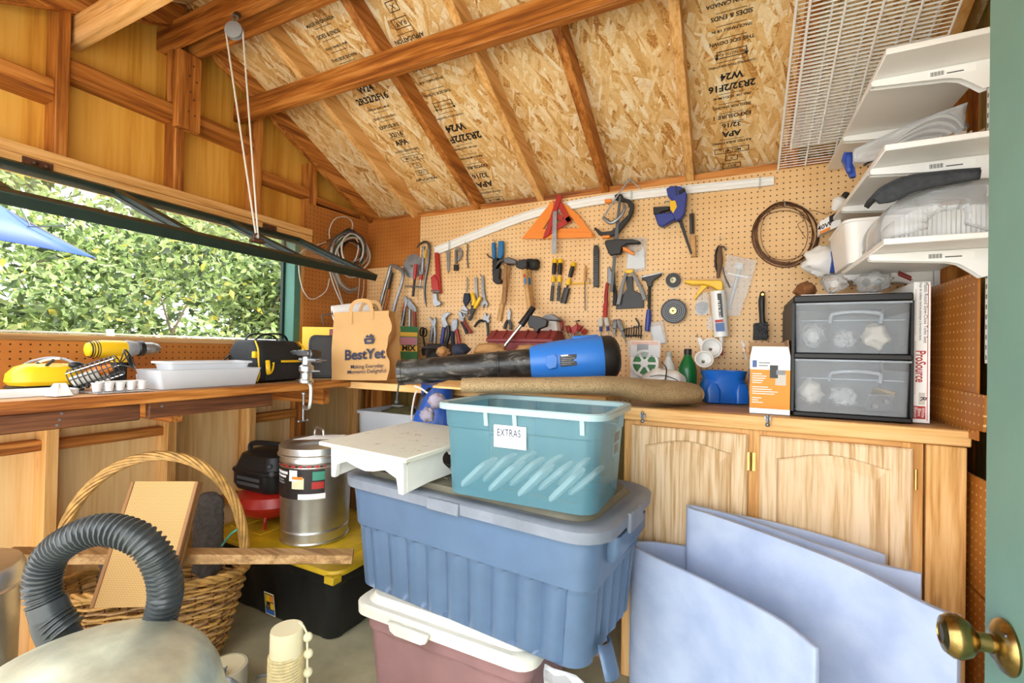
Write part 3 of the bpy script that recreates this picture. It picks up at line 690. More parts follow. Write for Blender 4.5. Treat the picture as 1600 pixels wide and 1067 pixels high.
wv = [(-.17,0),(-.15,.0),(-.14,.045),(-.09,.062),(-.04,.05),(0,.045),(.04,.05),(.09,.062),(.14,.045),(.15,0),(.17,0),(.17,.105),(-.17,.105)]
sheet('apron','chalk_white',t,M@Matrix.Translation((0,-.222,0)),wv,th=.016); sheet('apron','chalk_white',t,M@Matrix.Translation((0,.17,0)),wv,th=.016)
ht = []
for i in range(40):
    a = 2*PI*i/40; ht.append((.0035*16*math.sin(a)**3*.85, .058+.0032*(13*math.cos(a)-5*math.cos(2*a)-2*math.cos(3*a)-math.cos(4*a))*.85))
so = [(-.206,0),(-.17,0),(-.15,.01),(.15,.01),(.17,0),(.186,0),(.186,.105),(-.206,.105)]
for x in (.155,-.171): sheet('side','chalk_white',t,M@Matrix.Translation((x+.016,0,0))@Matrix.Rotation(PI/2,4,'Z'),so,ht,.016)
# ---- wicker basket
plain('wicker','cfa057',.55,0,.4,30); plain('wicker_dark','6f4520',.6,0,.3,40)
bc = V((-1.915,.967,0)); ba = .755; MB_ = RZ(bc,ba)
t = thing('wicker_basket','big brown wicker basket with tall twisted handle','basket',bc)
HB = .37
def brim(u, t_):
    """point on the basket wall: u angle, t_ 0 base .. 1 rim"""
    a = .205+(.30-.205)*t_**.8; b = .15+(.205-.15)*t_**.8; z = t_*(HB-.02+.045*(-math.sin(u))*.5+.03*math.cos(2*u)*-.3)
    return V((a*math.cos(u), b*math.sin(u), z))
NS = 28; st = MB(MB_); 
for i in range(NS):
    u = 2*PI*i/NS; part('stake', MB(MB_).tube([brim(u,j/6) for j in range(7)],.0042,5), 'wicker_dark', t)
w1_, w2_ = MB(MB_), MB(MB_); NW = 22
for j in range(NW):
    tt = (j+.6)/NW; n = 112
    pts = []
    for i in range(n):
        u = 2*PI*i/n; p = brim(u,tt); nn = V((math.cos(u),math.sin(u),0)); pts.append(p+nn*.0065*math.sin(NS/2*u+PI*j)+V((0,0,.004*math.sin(3*u+j*1.3))))
    part('weaver', MB(MB_).tube(pts,.006 if j%2 else .005,5,closed=True), 'wicker' if j % 3 else 'old_X', t)
rm = MB(MB_)
for k_ in range(3):
    rm.tube([brim(2*PI*i/90,1)+V((0,0,.009*math.cos(2*PI*i/90*14+k_*2.1)))+V((math.cos(2*PI*i/90),math.sin(2*PI*i/90),0))*.009*math.sin(2*PI*i/90*14+k_*2.1) for i in range(90)],.0075,6,closed=True)
part('rim', rm, 'wicker', t)
hn = MB(MB_); ax = []
for i in range(61):
    a = PI*i/60; ax.append(V((-.295*math.cos(a), .0, .33+.455*math.sin(a)**.8)))
for k_ in range(7):
    pts = []
    for i, p in enumerate(ax):
        d = (ax[min(i+1,60)]-ax[max(i-1,0)]).normalized(); s = V((0,1,0)); q = d.cross(s); ph = i*.32+k_*2*PI/7; pts.append(p+(s*math.cos(ph)+q*math.sin(ph))*.0125)
    hn.tube(pts,.0064,5)
part('handle', hn, 'wicker', t); part('base', MB(MB_).lathe([(.2,.0),(.205,.012)],n=32,sy=.73), 'wicker_dark', t)
# ---- folding scratch ramp in the basket
def matweave(name, c1, c2, sc, axes='XZ'):
    k = NT(name); v = k.n('ShaderNodeTexCoord').outputs['UV']; v = k.coord((sc,sc,sc),(PI/2,0,0),rand=False)
    ch = k.n('ShaderNodeTexBrick', ins={'Vector':v,'Color1':lin(c1),'Color2':lin(c1),'Mortar':lin(c2),'Scale':1.0,'Mortar Size':.06,'Brick Width':.6,'Row Height':.35})
    k.l(ch.outputs[0], k.b.inputs['Base Color']); k.b.inputs['Roughness'].default_value = .85; k.bump(ch.outputs[1], .5, .003); MATS[name] = k.m
ra, rb_, rc, rd = pD(205,752,1.58), pD(303,752,1.60), pD(283,935,1.44), pD(157,950,1.42)
ex = (rb_-ra).normalized(); dn = (rd-ra); dn = (dn-ex*dn.dot(ex)); hh = dn.length; dn.normalize(); nn = ex.cross(dn)
if nn.dot(CAM-ra) < 0: nn = -nn
Wd = ((rb_-ra).length+(rc-rd).length)/2
t = thing('cat_scratcher','beige woven folding scratch ramp with brown edges, in the basket','scratcher',rd)
matweave('sisal_mat','d2ae74','b58d54',70)
Bm = Matrix.Translation(ra) @ basis((0,0,0), ex, nn, dn)
fb = MB(); fb.M = None
pn = MB().bx(.012,Wd-.012,-.012,.0,.0,hh).build('front_panel', M_('sisal_mat'), t); pn.data.transform(Matrix()); 
for o_ in (pn,): o_.matrix_parent_inverse = Matrix(); o_.matrix_local = Matrix.Translation(-V(t['_base'])) @ Bm
plain('ramp_brown','9a6d40',.6)
part('edge_band', MB(Bm).bx(0,.0125,-.016,.003,0,hh).bx(Wd-.0125,Wd,-.016,.003,0,hh), 'ramp_brown', t, bevel=.002)
part('back_panel', MB(Bm @ Matrix.Rotation(.03,4,'X')).bx(0,Wd,-.03,-.016,.0,hh*.8), 'ramp_brown', t, bevel=.002)
# ---- grey chenille mat
plain('chenille','5f5a58',.95,0,.35,60,1.0)
def chunky(name, M, loops, mat, par=None, amp=.006, sc=45, n=26):
    mb = MB(M); mb.loft(loops); return mb
def fuzz(rx, ry, h, n=40, m=26, amp=.008, sc=60, seed=0):
    L = []
    for j in range(m+1):
        z = h*j/m; e = min(1, (min(j,m-j)+.6)/3)**.5
        L.append([V((rx*e*math.cos(2*PI*i/n), ry*e*math.sin(2*PI*i/n), z))*1.0+V((math.cos(2*PI*i/n),math.sin(2*PI*i/n),0))*amp*mnoise.noise(V((sc*rx*math.cos(2*PI*i/n),sc*ry*math.sin(2*PI*i/n),sc*z+seed))) for i in range(n)])
    return L
p = pD(318,893,1.80); o_ = MB(RZ((p.x-.01,p.y+.02,.28),.3,0,0)).loft(fuzz(.055,.045,.33)); 
tag(o_.build('chenille_mat', M_('chenille'), None, smooth=80), 'grey chenille bath mat rolled upright behind the scratch ramp', 'mat')
p = MB_ @ V((-.15,.07,0)); o_ = MB(RZ((p.x,p.y,.22),.3)).loft(fuzz(.05,.04,.25,seed=4))
tag(o_.build('chenille_mat', M_('chenille'), None, smooth=80), 'grey chenille mat bunched at the left end of the basket', 'mat')
p0 = pD(375,853,1.72); p1 = pD(345,850,1.75)
tag(MB().tube(curve([pD(347,852,1.74),pD(360,835,1.72),pD(371,827,1.72)],5),.004,6).build('tie_strap', plain('teal_strap','4fa58f',.5), None), 'thin teal strap end sticking up beside the basket handle', 'strap')
# ---- shop vacuum
vc = V((-1.06,.43,-.0)); plain('vac_steel','d2d4bd',.42,.65,.28,11,.03)
t = thing('shop_vacuum','stainless shop vacuum with dome top at the lower left','vacuum',vc)
part('tank', MB(Matrix.Translation(vc)).lathe([(.17,.05),(.2,.06),(.205,.44),(.21,.46),(.21,.50)],n=48), 'vac_steel', t)
part('dome_lid', MB(Matrix.Translation(vc)).lathe([(.214,.495),(.218,.5),(.215,.512),(.208,.54),(.19,.575),(.16,.602),(.11,.622),(.05,.632),(.004,.634)],n=64), 'vac_steel', t, smooth=60)
for a in (.6,2.2,3.8,5.3): part('caster', MB(Matrix.Translation(vc)).ball((.17*math.cos(a),.17*math.sin(a),.026),.026), 'black', t)
hp = [(104,985),(80,958),(66,915),(80,868),(120,838),(170,827),(222,845),(250,882),(259,922),(252,962),(238,1005),(215,1040)]
pts = curve([pD(x,y,d) for (x,y), d in zip(hp,(.98,.98,.98,.98,.97,.97,.97,.98,.99,1.0,1.0,1.0))],24)
plain('hose','34393a',.35,0,.1,30); 
pts = resample(pts,.0028); rs = [.0305+.0028*(1 if i % 4 in (0,1) else -1) for i in range(len(pts))]
part('hose', MB().tube(pts,rs,14), 'hose', t, smooth=60)
part('hose_cuff', MB().tube([pD(100,1010,.99),pD(84,975,.985),pD(78,955,.98)],[.037,.036,.034],16).tube([pD(80,962,.98),pD(73,940,.98)],[.034,.033],16), 'hose', t)
# ---- second galvanized can at the left edge
c2 = V((-1.70,.40,0))
t = thing('metal_trash_can','lidded galvanized can at the far left beside the vacuum hose','can',c2)
part('body', MB(Matrix.Translation(c2)).lathe([(.125,0),(.13,.01),(.138,.6),(.142,.605)],n=40), 'galv', t)
part('lid', MB(Matrix.Translation(c2)).lathe([(.146,.59),(.15,.595),(.146,.6),(.146,.63),(.138,.645),(.07,.655),(.003,.66)],n=40), 'galv', t)
# ---- sisal scratching post
sc0 = V((-1.105,.889,-.0)); plain('sisal','d9c896',.85,0,.2,60)
t = thing('scratching_post','sisal wrapped scratching post with beads hanging on a string','post',sc0)
part('core', MB(Matrix.Translation(sc0)).lathe([(.040,.01),(.040,.41),(.038,.417),(.0,.417)],n=28), 'cream', t)
part('collar', MB(Matrix.Translation(sc0)).lathe([(.0425,.345),(.0425,.413),(.041,.419),(.036,.419)],n=28), 'cream', t)
part('sisal_wrap', MB(Matrix.Translation(sc0)).tube([(.043*math.cos(i*2*PI/20),.043*math.sin(i*2*PI/20),.02+i*.0085/20) for i in range(20*39)],.0046,5), 'sisal', t)
part('base', MB(Matrix.Translation(sc0)).loft([rrect(.26,.26,.02,0),rrect(.26,.26,.02,.018)]), 'cream', t)
bx0 = sc0+V((.046,.0,0)); s_ = MB(); b_ = MB()
sx_ = pY(478,985,.9)
for i, (x,y) in enumerate(((481,995),(482,1021),(481,1050),(480,1080))):
    p = pD(x,y,1.27); part('bead', MB().ball(p,.0125,14,10), 'cream', t)
part('string', MB().tube([pD(468,972,1.28),pD(474,978,1.27),pD(480,990,1.27),pD(480,1090,1.27)],.003,6), 'cream', t)
# ---- cable reel and cord
rc0 = V((-1.62,.955,0)); rc0 = pZ(352,1040,.09); rc0.z = 0
t = thing('tape_reel','flat disc of pale wrapped tape lying on the floor','reel',rc0)
part('roll', MB(Matrix.Translation(rc0)).lathe([(.068,0),(.07,.005),(.07,.085),(.067,.09),(.03,.089),(.003,.088)],n=32), 'cream', t)
part('wrapper', MB(Matrix.Translation(rc0)).lathe([(.0715,.01),(.0725,.05),(.0715,.088),(.06,.0915)],n=24,cap=False), 'film', t)
pg = pZ(343,1047,.12)
t = thing('extension_lead','grey power cord with flat plug beside the shop vacuum','cord',(pg.x,pg.y,0))
part('plug', MB(RZ((pg.x,pg.y,.108),.6)).bx(-.014,.014,-.02,.02,-.008,.008).bx(-.01,-.007,.02,.036,-.004,.004).bx(.007,.01,.02,.036,-.004,.004), 'grey', t, bevel=.003)
part('cable', MB().tube(curve([V((pg.x,pg.y-.02,.108)),pD(355,1060,1.33),pD(375,1072,1.35),pD(395,1088,1.34),pD(380,1110,1.3),pD(350,1100,1.25)],8),.0055,8), 'grey', t)
p = pZ(415,1064,.004); t2 = MB().ring((0,0,0),.035,.004,Matrix.Translation((p.x,p.y,.005)),24,6,1.2,.7)
tag(t2.build('cord_loop', M_('grey'), None), 'small grey cord loop lying on the concrete by the scratching post', 'cord')
# ---- folded foam sheets against the cabinet
k = NT('foam'); MATS['foam'] = k.m
nz = k.n('ShaderNodeTexNoise', ins={'Vector':k.coord(),'Scale':9.0,'Detail':4.0}).outputs[0]; n2 = k.n('ShaderNodeTexVoronoi', ins={'Vector':k.coord(),'Scale':160.0}).outputs[0]
k.l(k.ramp(nz,[(.3,lin('a2b2d4')),(.7,lin('b9c7e2'))]), k.b.inputs['Base Color']); k.b.inputs['Roughness'].default_value = .75; k.b.inputs['Subsurface Weight'].default_value = .0; k.bump(n2,.25,.002)
def foam(label, top, th=.016, n=10):
    """top edge as (px, py, Y); the sheet hangs down to the floor"""
    tp = curve([pY(x,y,Y_) for x,y,Y_ in top], n); rows = [[p for p in tp],[V((p.x,p.y,p.z*.66)) for p in tp],[V((p.x,p.y,p.z*.33)) for p in tp],[V((p.x,p.y,.005)) for p in tp]]
    o = MB().strip(rows).build('foam_sheet', M_('foam'), None, solid=th, smooth=60); m = o.modifiers.new('bevel','BEVEL'); m.width = .004; m.segments = 2; m.limit_method = 'ANGLE'
    return tag(o, label, 'foam sheet', 'packing foam sheets by the cabinet')
foam('short folded white foam sheet in front of the taller one', [(1278,1012,1.20),(1210,962,1.30),(1100,905,1.46),(1030,873,1.535),(1001,858,1.58),(990,850,1.625),(998,846,1.66),(1020,846,1.675),(1050,850,1.69),(1075,853,1.70)])
foam('tall folded white foam sheet leaning on the oak doors', [(1499,962,1.30),(1452,945,1.335),(1330,884,1.46),(1200,834,1.56),(1110,803,1.625),(1083,795,1.64),(1077,791,1.652),(1085,790,1.665),(1150,806,1.655),(1280,850,1.595),(1370,880,1.545),(1440,896,1.51)])
foam('narrow inner foam sheet tucked behind the tall folded one', [(1098,796,1.69),(1180,809,1.695),(1280,834,1.69),(1384,866,1.675)], th=.012)
# ================================================================== tools hung on the pegboard
def mk(x0,y0,s): return lambda u, v: (x0+u/s, y0+v/s)
c6, c7, c8, cR, c9 = mk(400,300,4.743), mk(640,340,4.743), mk(900,270,4.743), mk(880,430,4.0), mk(1160,270,3.234)
def wpx(x): return YB/(math.cos(YAW)+math.sin(YAW)*(x-800)/F)/F      # metres per pixel on the back wall
def Wp(p, off=.01): return pY(p[0],p[1],YB-off)
def tool(name, label, cat, p, group=None): return thing(name, label, cat, Wp(p,.0), group)
def plate(par, name, mat, pts, off=.006, th=.008, bevel=.001):
    q = [Wp(p, off+th) for p in pts]; return MB().prism(q,(0,th,0)).build(name, M_(mat), par, bevel=bevel)
def rod(par, name, mat, pts, rp, off=.012, n=8, sm=0, flat=1.0, closed=False):
    offs = off if isinstance(off,(list,tuple)) else [off]*len(pts)
    q = [Wp(p,o) for p, o in zip(pts,offs)]; m = wpx(pts[0][0])
    if sm:
        q = curve(q, sm, closed)
        if isinstance(rp,(list,tuple)):
            L = len(rp)-1; k = len(q)-1; rp = [rp[int(i/k*L)]+(rp[min(L,int(i/k*L)+1)]-rp[int(i/k*L)])*(i/k*L-int(i/k*L)) for i in range(k+1)]
    r = [v*m for v in rp] if isinstance(rp,(list,tuple)) else rp*m
    return MB().tube(q, r, n, flat=flat, closed=closed).build(name, M_(mat), par)
def disc(par, name, mat, c, rp, off=.006, th=.004, hole=0, n=36, prof=None):
    m = wpx(c[0]); R = rp*m; o = Wp(c, off); B = aim(o,(0,-1,0))
    pr = prof or ([(hole*m,0),(R,0),(R,th),(hole*m,th)] if hole else [(R,0),(R,th),(.0005,th)])
    if hole: return MB().loft([[V((r*math.cos(t*2*PI/n),r*math.sin(t*2*PI/n),z)) for t in range(n)] for r,z in pr], B, closed=True).build(name, M_(mat), par)
    return MB().lathe(pr, B, n).build(name, M_(mat), par)
def peg(par, p, L=.03):
    a = Wp(p,.0); return MB().tube([a,a+V((0,-L,0)),a+V((0,-L-.003,.012))],.0022,6).build('peg_hook', M_('steel'), par)
def P7(*l): return [c7(*p) for p in l]
def P8(*l): return [c8(*p) for p in l]
def P6(*l): return [c6(*p) for p in l]
def PR(*l): return [cR(*p) for p in l]
def P9(*l): return [c9(*p) for p in l]
plain('sawblue','3a5f9c',.4); plain('handle_wood','c99a5c',.5,0,.25,40); plain('handle_dark','9a6f42',.55,0,.3,40); plain('lens_red','9c2a26',.4); plain('cloth_navy','2c3346',.8)
plain('maroon','8a3434',.5,0,.12,14); plain('tool_grey','55585c',.5); plain('clamp_blue','2f3f8f',.4); plain('teal_blue','1c6fa8',.4); plain('leather','6a4f3a',.7,0,.3,40); plain('tube_white','eceeee',.35)
# saws at the left
t = tool('bow_saw','silver tubular bow saw standing against the pegboard above the bag','saw',c6(930,935))
rod(t,'frame','steel',P6((898,925),(935,780),(985,600),(1003,548),(1050,560),(1088,600),(1078,680),(1040,800),(1008,940)),2.6,[.05,.05,.045,.04,.04,.04,.045,.05,.05],10,6)
plate(t,'blade','dsteel',P6((925,930),(932,930),(1012,580),(1004,578)),.045,.0015,0)
rod(t,'grip','sawblue',P6((900,940),(1000,945)),4.5,.05,8)
t = tool('hand_saw','thin black and orange hand saw hung inside the bow saw','saw',c6(965,900))
plate(t,'blade','dsteel',P6((930,905),(950,905),(1020,600),(1010,595)),.02,.002,0); rod(t,'grip','orange',P6((948,900),(968,800),(985,720)),1.8,.025)
t = tool('saw_blade','round circular saw blade hung high on the pegboard','saw blade',c6(1165,550))
R_ = 92/4.743
n = 48; m = wpx(645); o = Wp(c6(1165,550),.006); B = aim(o,(0,-1,0)); lo = []
for rr, z in ((.008,0),(1,0),(1,.002),(.008,.002)):
    lo.append([V(((R_*m*(1 if rr < 1 or i % 2 else .95) if rr == 1 else rr)*math.cos(i*2*PI/n),(R_*m*(1 if i % 2 else .95) if rr == 1 else rr)*math.sin(i*2*PI/n),z)) for i in range(n)])
MB().loft(lo,B,closed=True).build('disc', M_('steel'), t)
peg(t, c6(1165,552))
t = tool('nut_driver','red handled bar tool crossing the saw blade','screwdriver',c6(1180,640))
rod(t,'handle','red',P6((1187,535),(1180,600),(1175,645)),[2.6,3,2.4],.03); rod(t,'shaft','black',P6((1175,645),(1163,775)),2,.03)
t = tool('nut_driver','red handled bar tool right of the saw blade','screwdriver',c6(1225,640))
rod(t,'handle','red',P6((1235,560),(1222,650)),2.6,.022); rod(t,'shaft','steel',P6((1222,650),(1212,720)),1.5,.022)
t = tool('steel_rod','thin steel cross rod hung below the saw blade','rod',c6(1160,700)); rod(t,'bar','steel',P6((1105,697),(1235,705)),1.2,.03)
t = tool('pry_bar','black curved pry bar with hooked claw','pry bar',c6(1260,600))
rod(t,'bar','dsteel',P7((52,225),(80,195),(118,180),(145,205),(142,320),(125,420),(112,520),(115,600),(125,662)),[.8,2.4,3.2,3.2,2.8,2.6,2.6,2.6,1.0],.03,8,5,.6); peg(t,c7(120,185))
t = tool('ratchet','silver socket ratchet with yellow marking','wrench',c7(100,300))
rod(t,'shaft','chrome',P7((105,215),(100,320),(95,400)),[2.2,2.6,3.2],.042); rod(t,'band','yellow',P7((118,240),(112,300)),1.6,.042); disc(t,'head','chrome',c7(95,405),4.2,.036,.014)
t = tool('slip_joint_pliers','long slip joint pliers with red grip by the bow saw','pliers',c6(1110,850))
rod(t,'handle','red',P6((1112,800),(1098,880)),2.6,.02); rod(t,'handle','dgrey',P6((1098,880),(1085,990)),2.6,.02); rod(t,'handle','steel',P6((1110,830),(1080,1000)),1.4,.03)
plate(t,'jaw','steel',P6((1095,785),(1110,770),(1125,800),(1115,850),(1100,840)),.02,.012)
t = tool('groove_pliers','steel groove joint pliers with dark red grips','pliers',c6(1150,850))
plate(t,'jaw','chrome',P6((1110,810),(1130,785),(1150,815),(1180,850),(1190,890),(1160,880),(1125,850)),.018,.012)
rod(t,'handle','steel',P6((1140,870),(1138,1000)),2.4,.02); rod(t,'handle','maroon',P6((1175,890),(1180,1000)),2.8,.026)
t = tool('pipe_wrench','red pipe wrench with steel jaws','wrench',c7(205,420))
plate(t,'handle','red',P7((182,258),(212,258),(222,420),(232,560),(205,560),(190,430)),.012,.014,.003); plate(t,'jaw','red',P7((155,440),(180,420),(212,470),(215,540),(180,560),(160,520)),.014,.02,.003)
plate(t,'hook_jaw','steel',P7((172,560),(200,560),(205,610),(232,628),(228,645),(190,660),(172,640)),.014,.014,.002); rod(t,'knurl','steel',P7((168,545),(226,545)),3,.024)
t = tool('cold_chisel','flat silver chisel under the curved white strip','chisel',c7(283,330))
plate(t,'blade','steel',P7((270,245),(298,245),(294,385),(284,410),(276,385)),.008,.006)
t = tool('pipe_cutter','half round silver pipe cutter with black knob','cutter',c7(358,310))
plate(t,'frame','steel',P7((335,225),(365,218),(386,245),(388,280),(365,320),(350,322),(352,300),(368,275),(366,245),(345,245)),.01,.012,.002); rod(t,'screw','dsteel',P7((345,240),(345,340)),2.2,.016); rod(t,'knob','black',P7((345,350),(345,392)),4,.016,10)
def chain(par, name, mat, pts, L, r, off):
    mb = MB(); q = curve([Wp(p,off) for p in pts],10); tot = sum((b-a).length for a,b in zip(q,q[1:])); n = max(3,int(tot/L)); acc = 0; i = 0
    for k in range(n):
        s = k*tot/n; acc = 0
        for a, b in zip(q,q[1:]):
            d = (b-a).length
            if acc+d >= s: c = a.lerp(b,(s-acc)/d if d else 0); break
            acc += d
        mb.ring((0,0,0),L*.42,r,aim(c,(0,-1,0) if k % 2 else (1,-.3,0)),10,5,.65,1.15)
    return tag(mb.build(name, M_(mat), par), kind='stuff')
t = tool('chain','short steel chain hanging under the white strip','chain',c7(430,290)); chain(t,'links','dsteel',P7((432,205),(428,290),(434,382)),.012,.0022,.012); peg(t,c7(432,200))
t = tool('chain_wrench','chain and dark grey strap wrench hanging on a peg','wrench',c7(420,560)); chain(t,'links','steel',P7((428,450),(430,500),(424,560)),.012,.0022,.014); plate(t,'strap','cloth_navy',P7((400,560),(440,560),(443,610),(410,660),(392,620)),.012,.016,.003); plate(t,'hook','steel',P7((395,650),(412,655),(432,690),(405,710),(378,690)),.012,.008)
t = tool('rivet_gun','black rivet tool with two blue handles','riveter',c7(650,330))
plate(t,'handle','teal_blue',P7((605,185),(628,180),(632,260),(630,305),(612,305),(606,250)),.02,.02,.003); plate(t,'handle','teal_blue',P7((655,172),(692,170),(690,270),(670,308),(650,298)),.02,.02,.003)
plate(t,'arm','black',P7((614,300),(630,300),(640,390),(665,330),(690,308),(676,300),(640,375),(625,420),(612,420)),.022,.014); plate(t,'body','black',P7((612,390),(668,370),(662,450),(680,465),(675,485),(640,492),(614,470)),.018,.026,.003)
rod(t,'lever','dsteel',P7((572,270),(590,290),(610,300)),1,.03); peg(t,c7(640,178))
def hammer(lbl, wood_, h0, h1, hr, head, mat, claw=None, off=.03):
    t = tool('hammer', lbl, 'hammer', c7(*h0)); rod(t,'handle',wood_,P7(h0,((h0[0]+h1[0])/2,(h0[1]+h1[1])/2),h1),hr,off,10,4,.8); plate(t,'head',mat,P7(*head),off-.014,.028,.004)
    if claw: rod(t,'claw',mat,P7(*claw),[3,2.4,.8],off,8,4)
    return t
t = hammer('claw hammer with worn brown handle hung by its head','handle_dark',(712,340),(700,640),[2.8,3.6,3.4],((690,300),(735,292),(760,300),(792,318),(790,345),(740,345),(700,338)),'dsteel',((700,315),(668,322),(645,352)),off=.064); peg(t,c7(700,345))
t = hammer('short stubby wooden handled hammer behind the claw hammer','handle_wood',(738,360),(662,765),[2.6,3.4,4.4],((720,330),(760,330),(762,352),(722,352)),'dsteel',off=.016)
t = hammer('black sledge hammer with painted pale handle','handle_wood',(846,365),(888,670),[3.2,3.8,4],((780,345),(800,318),(850,305),(868,315),(870,360),(840,385),(790,370)),'black',off=.09); 
plate(t,'sticker','teal_blue',P7((847,450),(862,448),(866,490),(852,495)),.104,.001,0); plate(t,'sticker','red',P7((842,420),(856,418),(858,440),(845,442)),.104,.001,0)
t = tool('mallet','rubber mallet with big round black head','mallet',c7(890,400)); rod(t,'handle','handle_wood',P7((885,380),(898,540),(912,680)),[3.2,3.6,3.8],.036,10,4)
a, b = Wp(c7(868,345),.036), Wp(c7(952,350),.036); MB().tube([a,a.lerp(b,.06),a.lerp(b,.94),b],[.026,.031,.031,.027],20).build('head', M_('black_rub'), t)
plate(t,'sticker','teal_blue',P7((880,445),(896,445),(898,495),(884,498)),.05,.001,0)
t = tool('adjustable_wrench','polished adjustable wrench with open jaw hanging down','wrench',c7(545,560))
plate(t,'handle','chrome',P7((528,432),(548,430),(554,540),(566,620),(536,625),(530,540)),.012,.008,.002); plate(t,'jaw','chrome',P7((530,625),(565,610),(580,640),(572,668),(562,640),(548,645),(548,672),(528,655)),.01,.012,.001); peg(t,c7(537,432),.02)
t = tool('adjustable_wrench','duller adjustable wrench behind the yellow pliers','wrench',c7(495,520)); plate(t,'handle','steel',P7((478,445),(500,440),(502,540),(510,600),(490,610),(482,540)),.01,.008,.002); plate(t,'jaw','steel',P7((486,590),(512,590),(515,625),(488,622)),.01,.01,.001)
t = tool('side_cutters','wire cutters with bright yellow handles','pliers',c7(490,620))
rod(t,'handle','yellow',P7((462,560),(478,610),(468,650)),[2.8,3.2,2.4],.034,8,4); rod(t,'handle','yellow',P7((525,590),(498,640),(480,672)),[2.8,3.2,2.4],.034,8,4); rod(t,'handle','black',P7((462,625),(466,680)),2.4,.03); plate(t,'jaw','black',P7((440,680),(470,665),(482,680),(462,730),(446,765),(430,755),(448,720)),.026,.012)
t = tool('pruning_pliers','spread black handled spring pruners','pruners',c7(550,760))
rod(t,'handle','black',P7((570,770),(520,765),(480,808)),[1.8,2.2,1.8],.02,8,4); rod(t,'handle','black',P7((572,770),(580,820),(582,880)),[1.8,2.2,1.8],.02,8,4); plate(t,'jaw','steel',P7((540,745),(560,700),(572,730),(598,715),(585,750),(595,770),(560,790),(545,770)),.014,.01)
def pliers(lbl, jaw, h1, h2, mj, m1, m2, off=.02, hr=2.6, name='pliers'):
    t = tool(name, lbl, 'pliers', jaw[0]); plate(t,'jaw',mj,jaw,off-.006,.014,.002); rod(t,'handle',m1,h1,hr,off,8,4); rod(t,'handle',m2,h2,hr,off+.006,8,4); return t
pliers('silver locking pliers, leftmost of the lower row', P7((140,732),(155,738),(170,760),(190,735),(196,770),(185,820),(165,800),(155,765)), P7((172,800),(165,860),(155,925)), P7((185,800),(190,870),(185,930)),'chrome','chrome','steel',name='locking_pliers')
pliers('large groove pliers with blue and black grips', P7((235,745),(242,715),(280,700),(310,708),(285,722),(265,750),(285,800),(255,820),(238,790)), P7((255,810),(248,860),(238,935)), P7((285,800),(290,860),(272,935)),'steel','clamp_blue','black',hr=3.2)
pliers('locking pliers with red and blue grips in the lower row', P7((305,790),(320,755),(352,750),(355,790),(345,835),(318,850),(308,820)), P7((320,840),(318,900),(325,955)), P7((348,830),(362,890),(372,968)),'chrome','cloth_navy','lens_red',hr=3,name='locking_pliers')
pliers('slip joint pliers splayed open beside the yellow cutters', P7((358,690),(380,700),(400,740),(405,770),(385,775),(365,740)), P7((385,770),(410,820),(425,860)), P7((400,765),(430,815),(458,855)),'chrome','black','maroon')
pliers('fine needle nose pliers with ring grips', P7((378,680),(400,690),(432,700),(430,712),(400,710),(380,700)), P7((400,705),(405,730),(395,750)), P7((420,708),(428,730),(440,745)),'chrome','steel','steel',.03,1.4)
t = tool('tin_snips','black tin snips hanging point up','snips',c7(730,760)); plate(t,'blade','steel',P7((738,668),(750,700),(745,760),(728,765),(722,720)),.014,.008); rod(t,'handle','black',P7((730,760),(712,790),(705,825)),2.6,.02,8,4); rod(t,'handle','dgrey',P7((738,760),(750,795),(748,830)),2.6,.02,8,4)
t = tool('scissors','black scissors hanging by their handles','scissors',c7(100,900))
for x, y in ((92,845),(112,850)): m_ = wpx(660); MB().ring((0,0,0),5*m_,1.1*m_,aim(Wp(c7(x,y),.012),(0,-1,0)),20,6,.75,1.25).build('handle', M_('black'), t)
plate(t,'blade','dsteel',P7((92,880),(104,880),(118,960),(124,1010),(112,985)),.01,.005)
for i, (x0,y0,x1,y1) in enumerate(((1078,305,1050,625),(1120,305,1100,625),(1218,330,1135,640))):
    t = tool('wood_chisel',['yellow and black handled chisel, left of three','yellow and black handled chisel, middle of three','tilted yellow handled chisel with wide black blade guard'][i],'chisel',c7(x0,y0),'yellow handled chisels')
    f = lambda s: c7(x0+(x1-x0)*s,y0+(y1-y0)*s)
    rod(t,'grip','yellow',[f(.0),f(.05),f(.25),f(.34)],[2.6,4.2,3.6,3.2],.022,10); rod(t,'grip_inlay','black',[f(.1),f(.2),f(.36)],[3.2,3.8,3.3],.027,10); rod(t,'ferrule','yellow',[f(.4),f(.5),f(.54)],[2.8,3.8,3.2],.022,10); rod(t,'blade','black' if i == 2 else 'dsteel',[f(.54),f(.62)],1.6,.022); rod(t,'guard','black',[f(.62),f(.98)],5 if i == 2 else 2.6,.022,8,0,.5)
t = tool('awl','thin awl with slim wooden handle','awl',c7(1300,480)); rod(t,'handle','handle_wood',P7((1302,352),(1300,400),(1298,470)),[1,2.2,2],.018); rod(t,'spike','dsteel',P7((1298,470),(1300,690)),.8,.018)
t = tool('tool_strip','thin spring tool holder strip on the pegboard','holder',c7(1260,490)); rod(t,'spring','yellow',P7((1195,492),(1330,485)),.9,.014); rod(t,'clip','steel',P7((1332,450),(1335,490)),.7,.014)
t = tool('rasp','black surform rasp file hung upright','rasp',c7(1380,360)); plate(t,'blade','black',P7((1365,205),(1392,200),(1402,240),(1400,515),(1360,512),(1360,240)),.01,.012,.002)
mb = MB()
for i in range(14):
    a_ = Wp(c7(1362,290+i*16),.0235); mb.bar(a_, Wp(c7(1398,282+i*16),.0235), .003,.0012)
tag(mb.build('teeth', M_('dsteel'), t), kind='stuff')
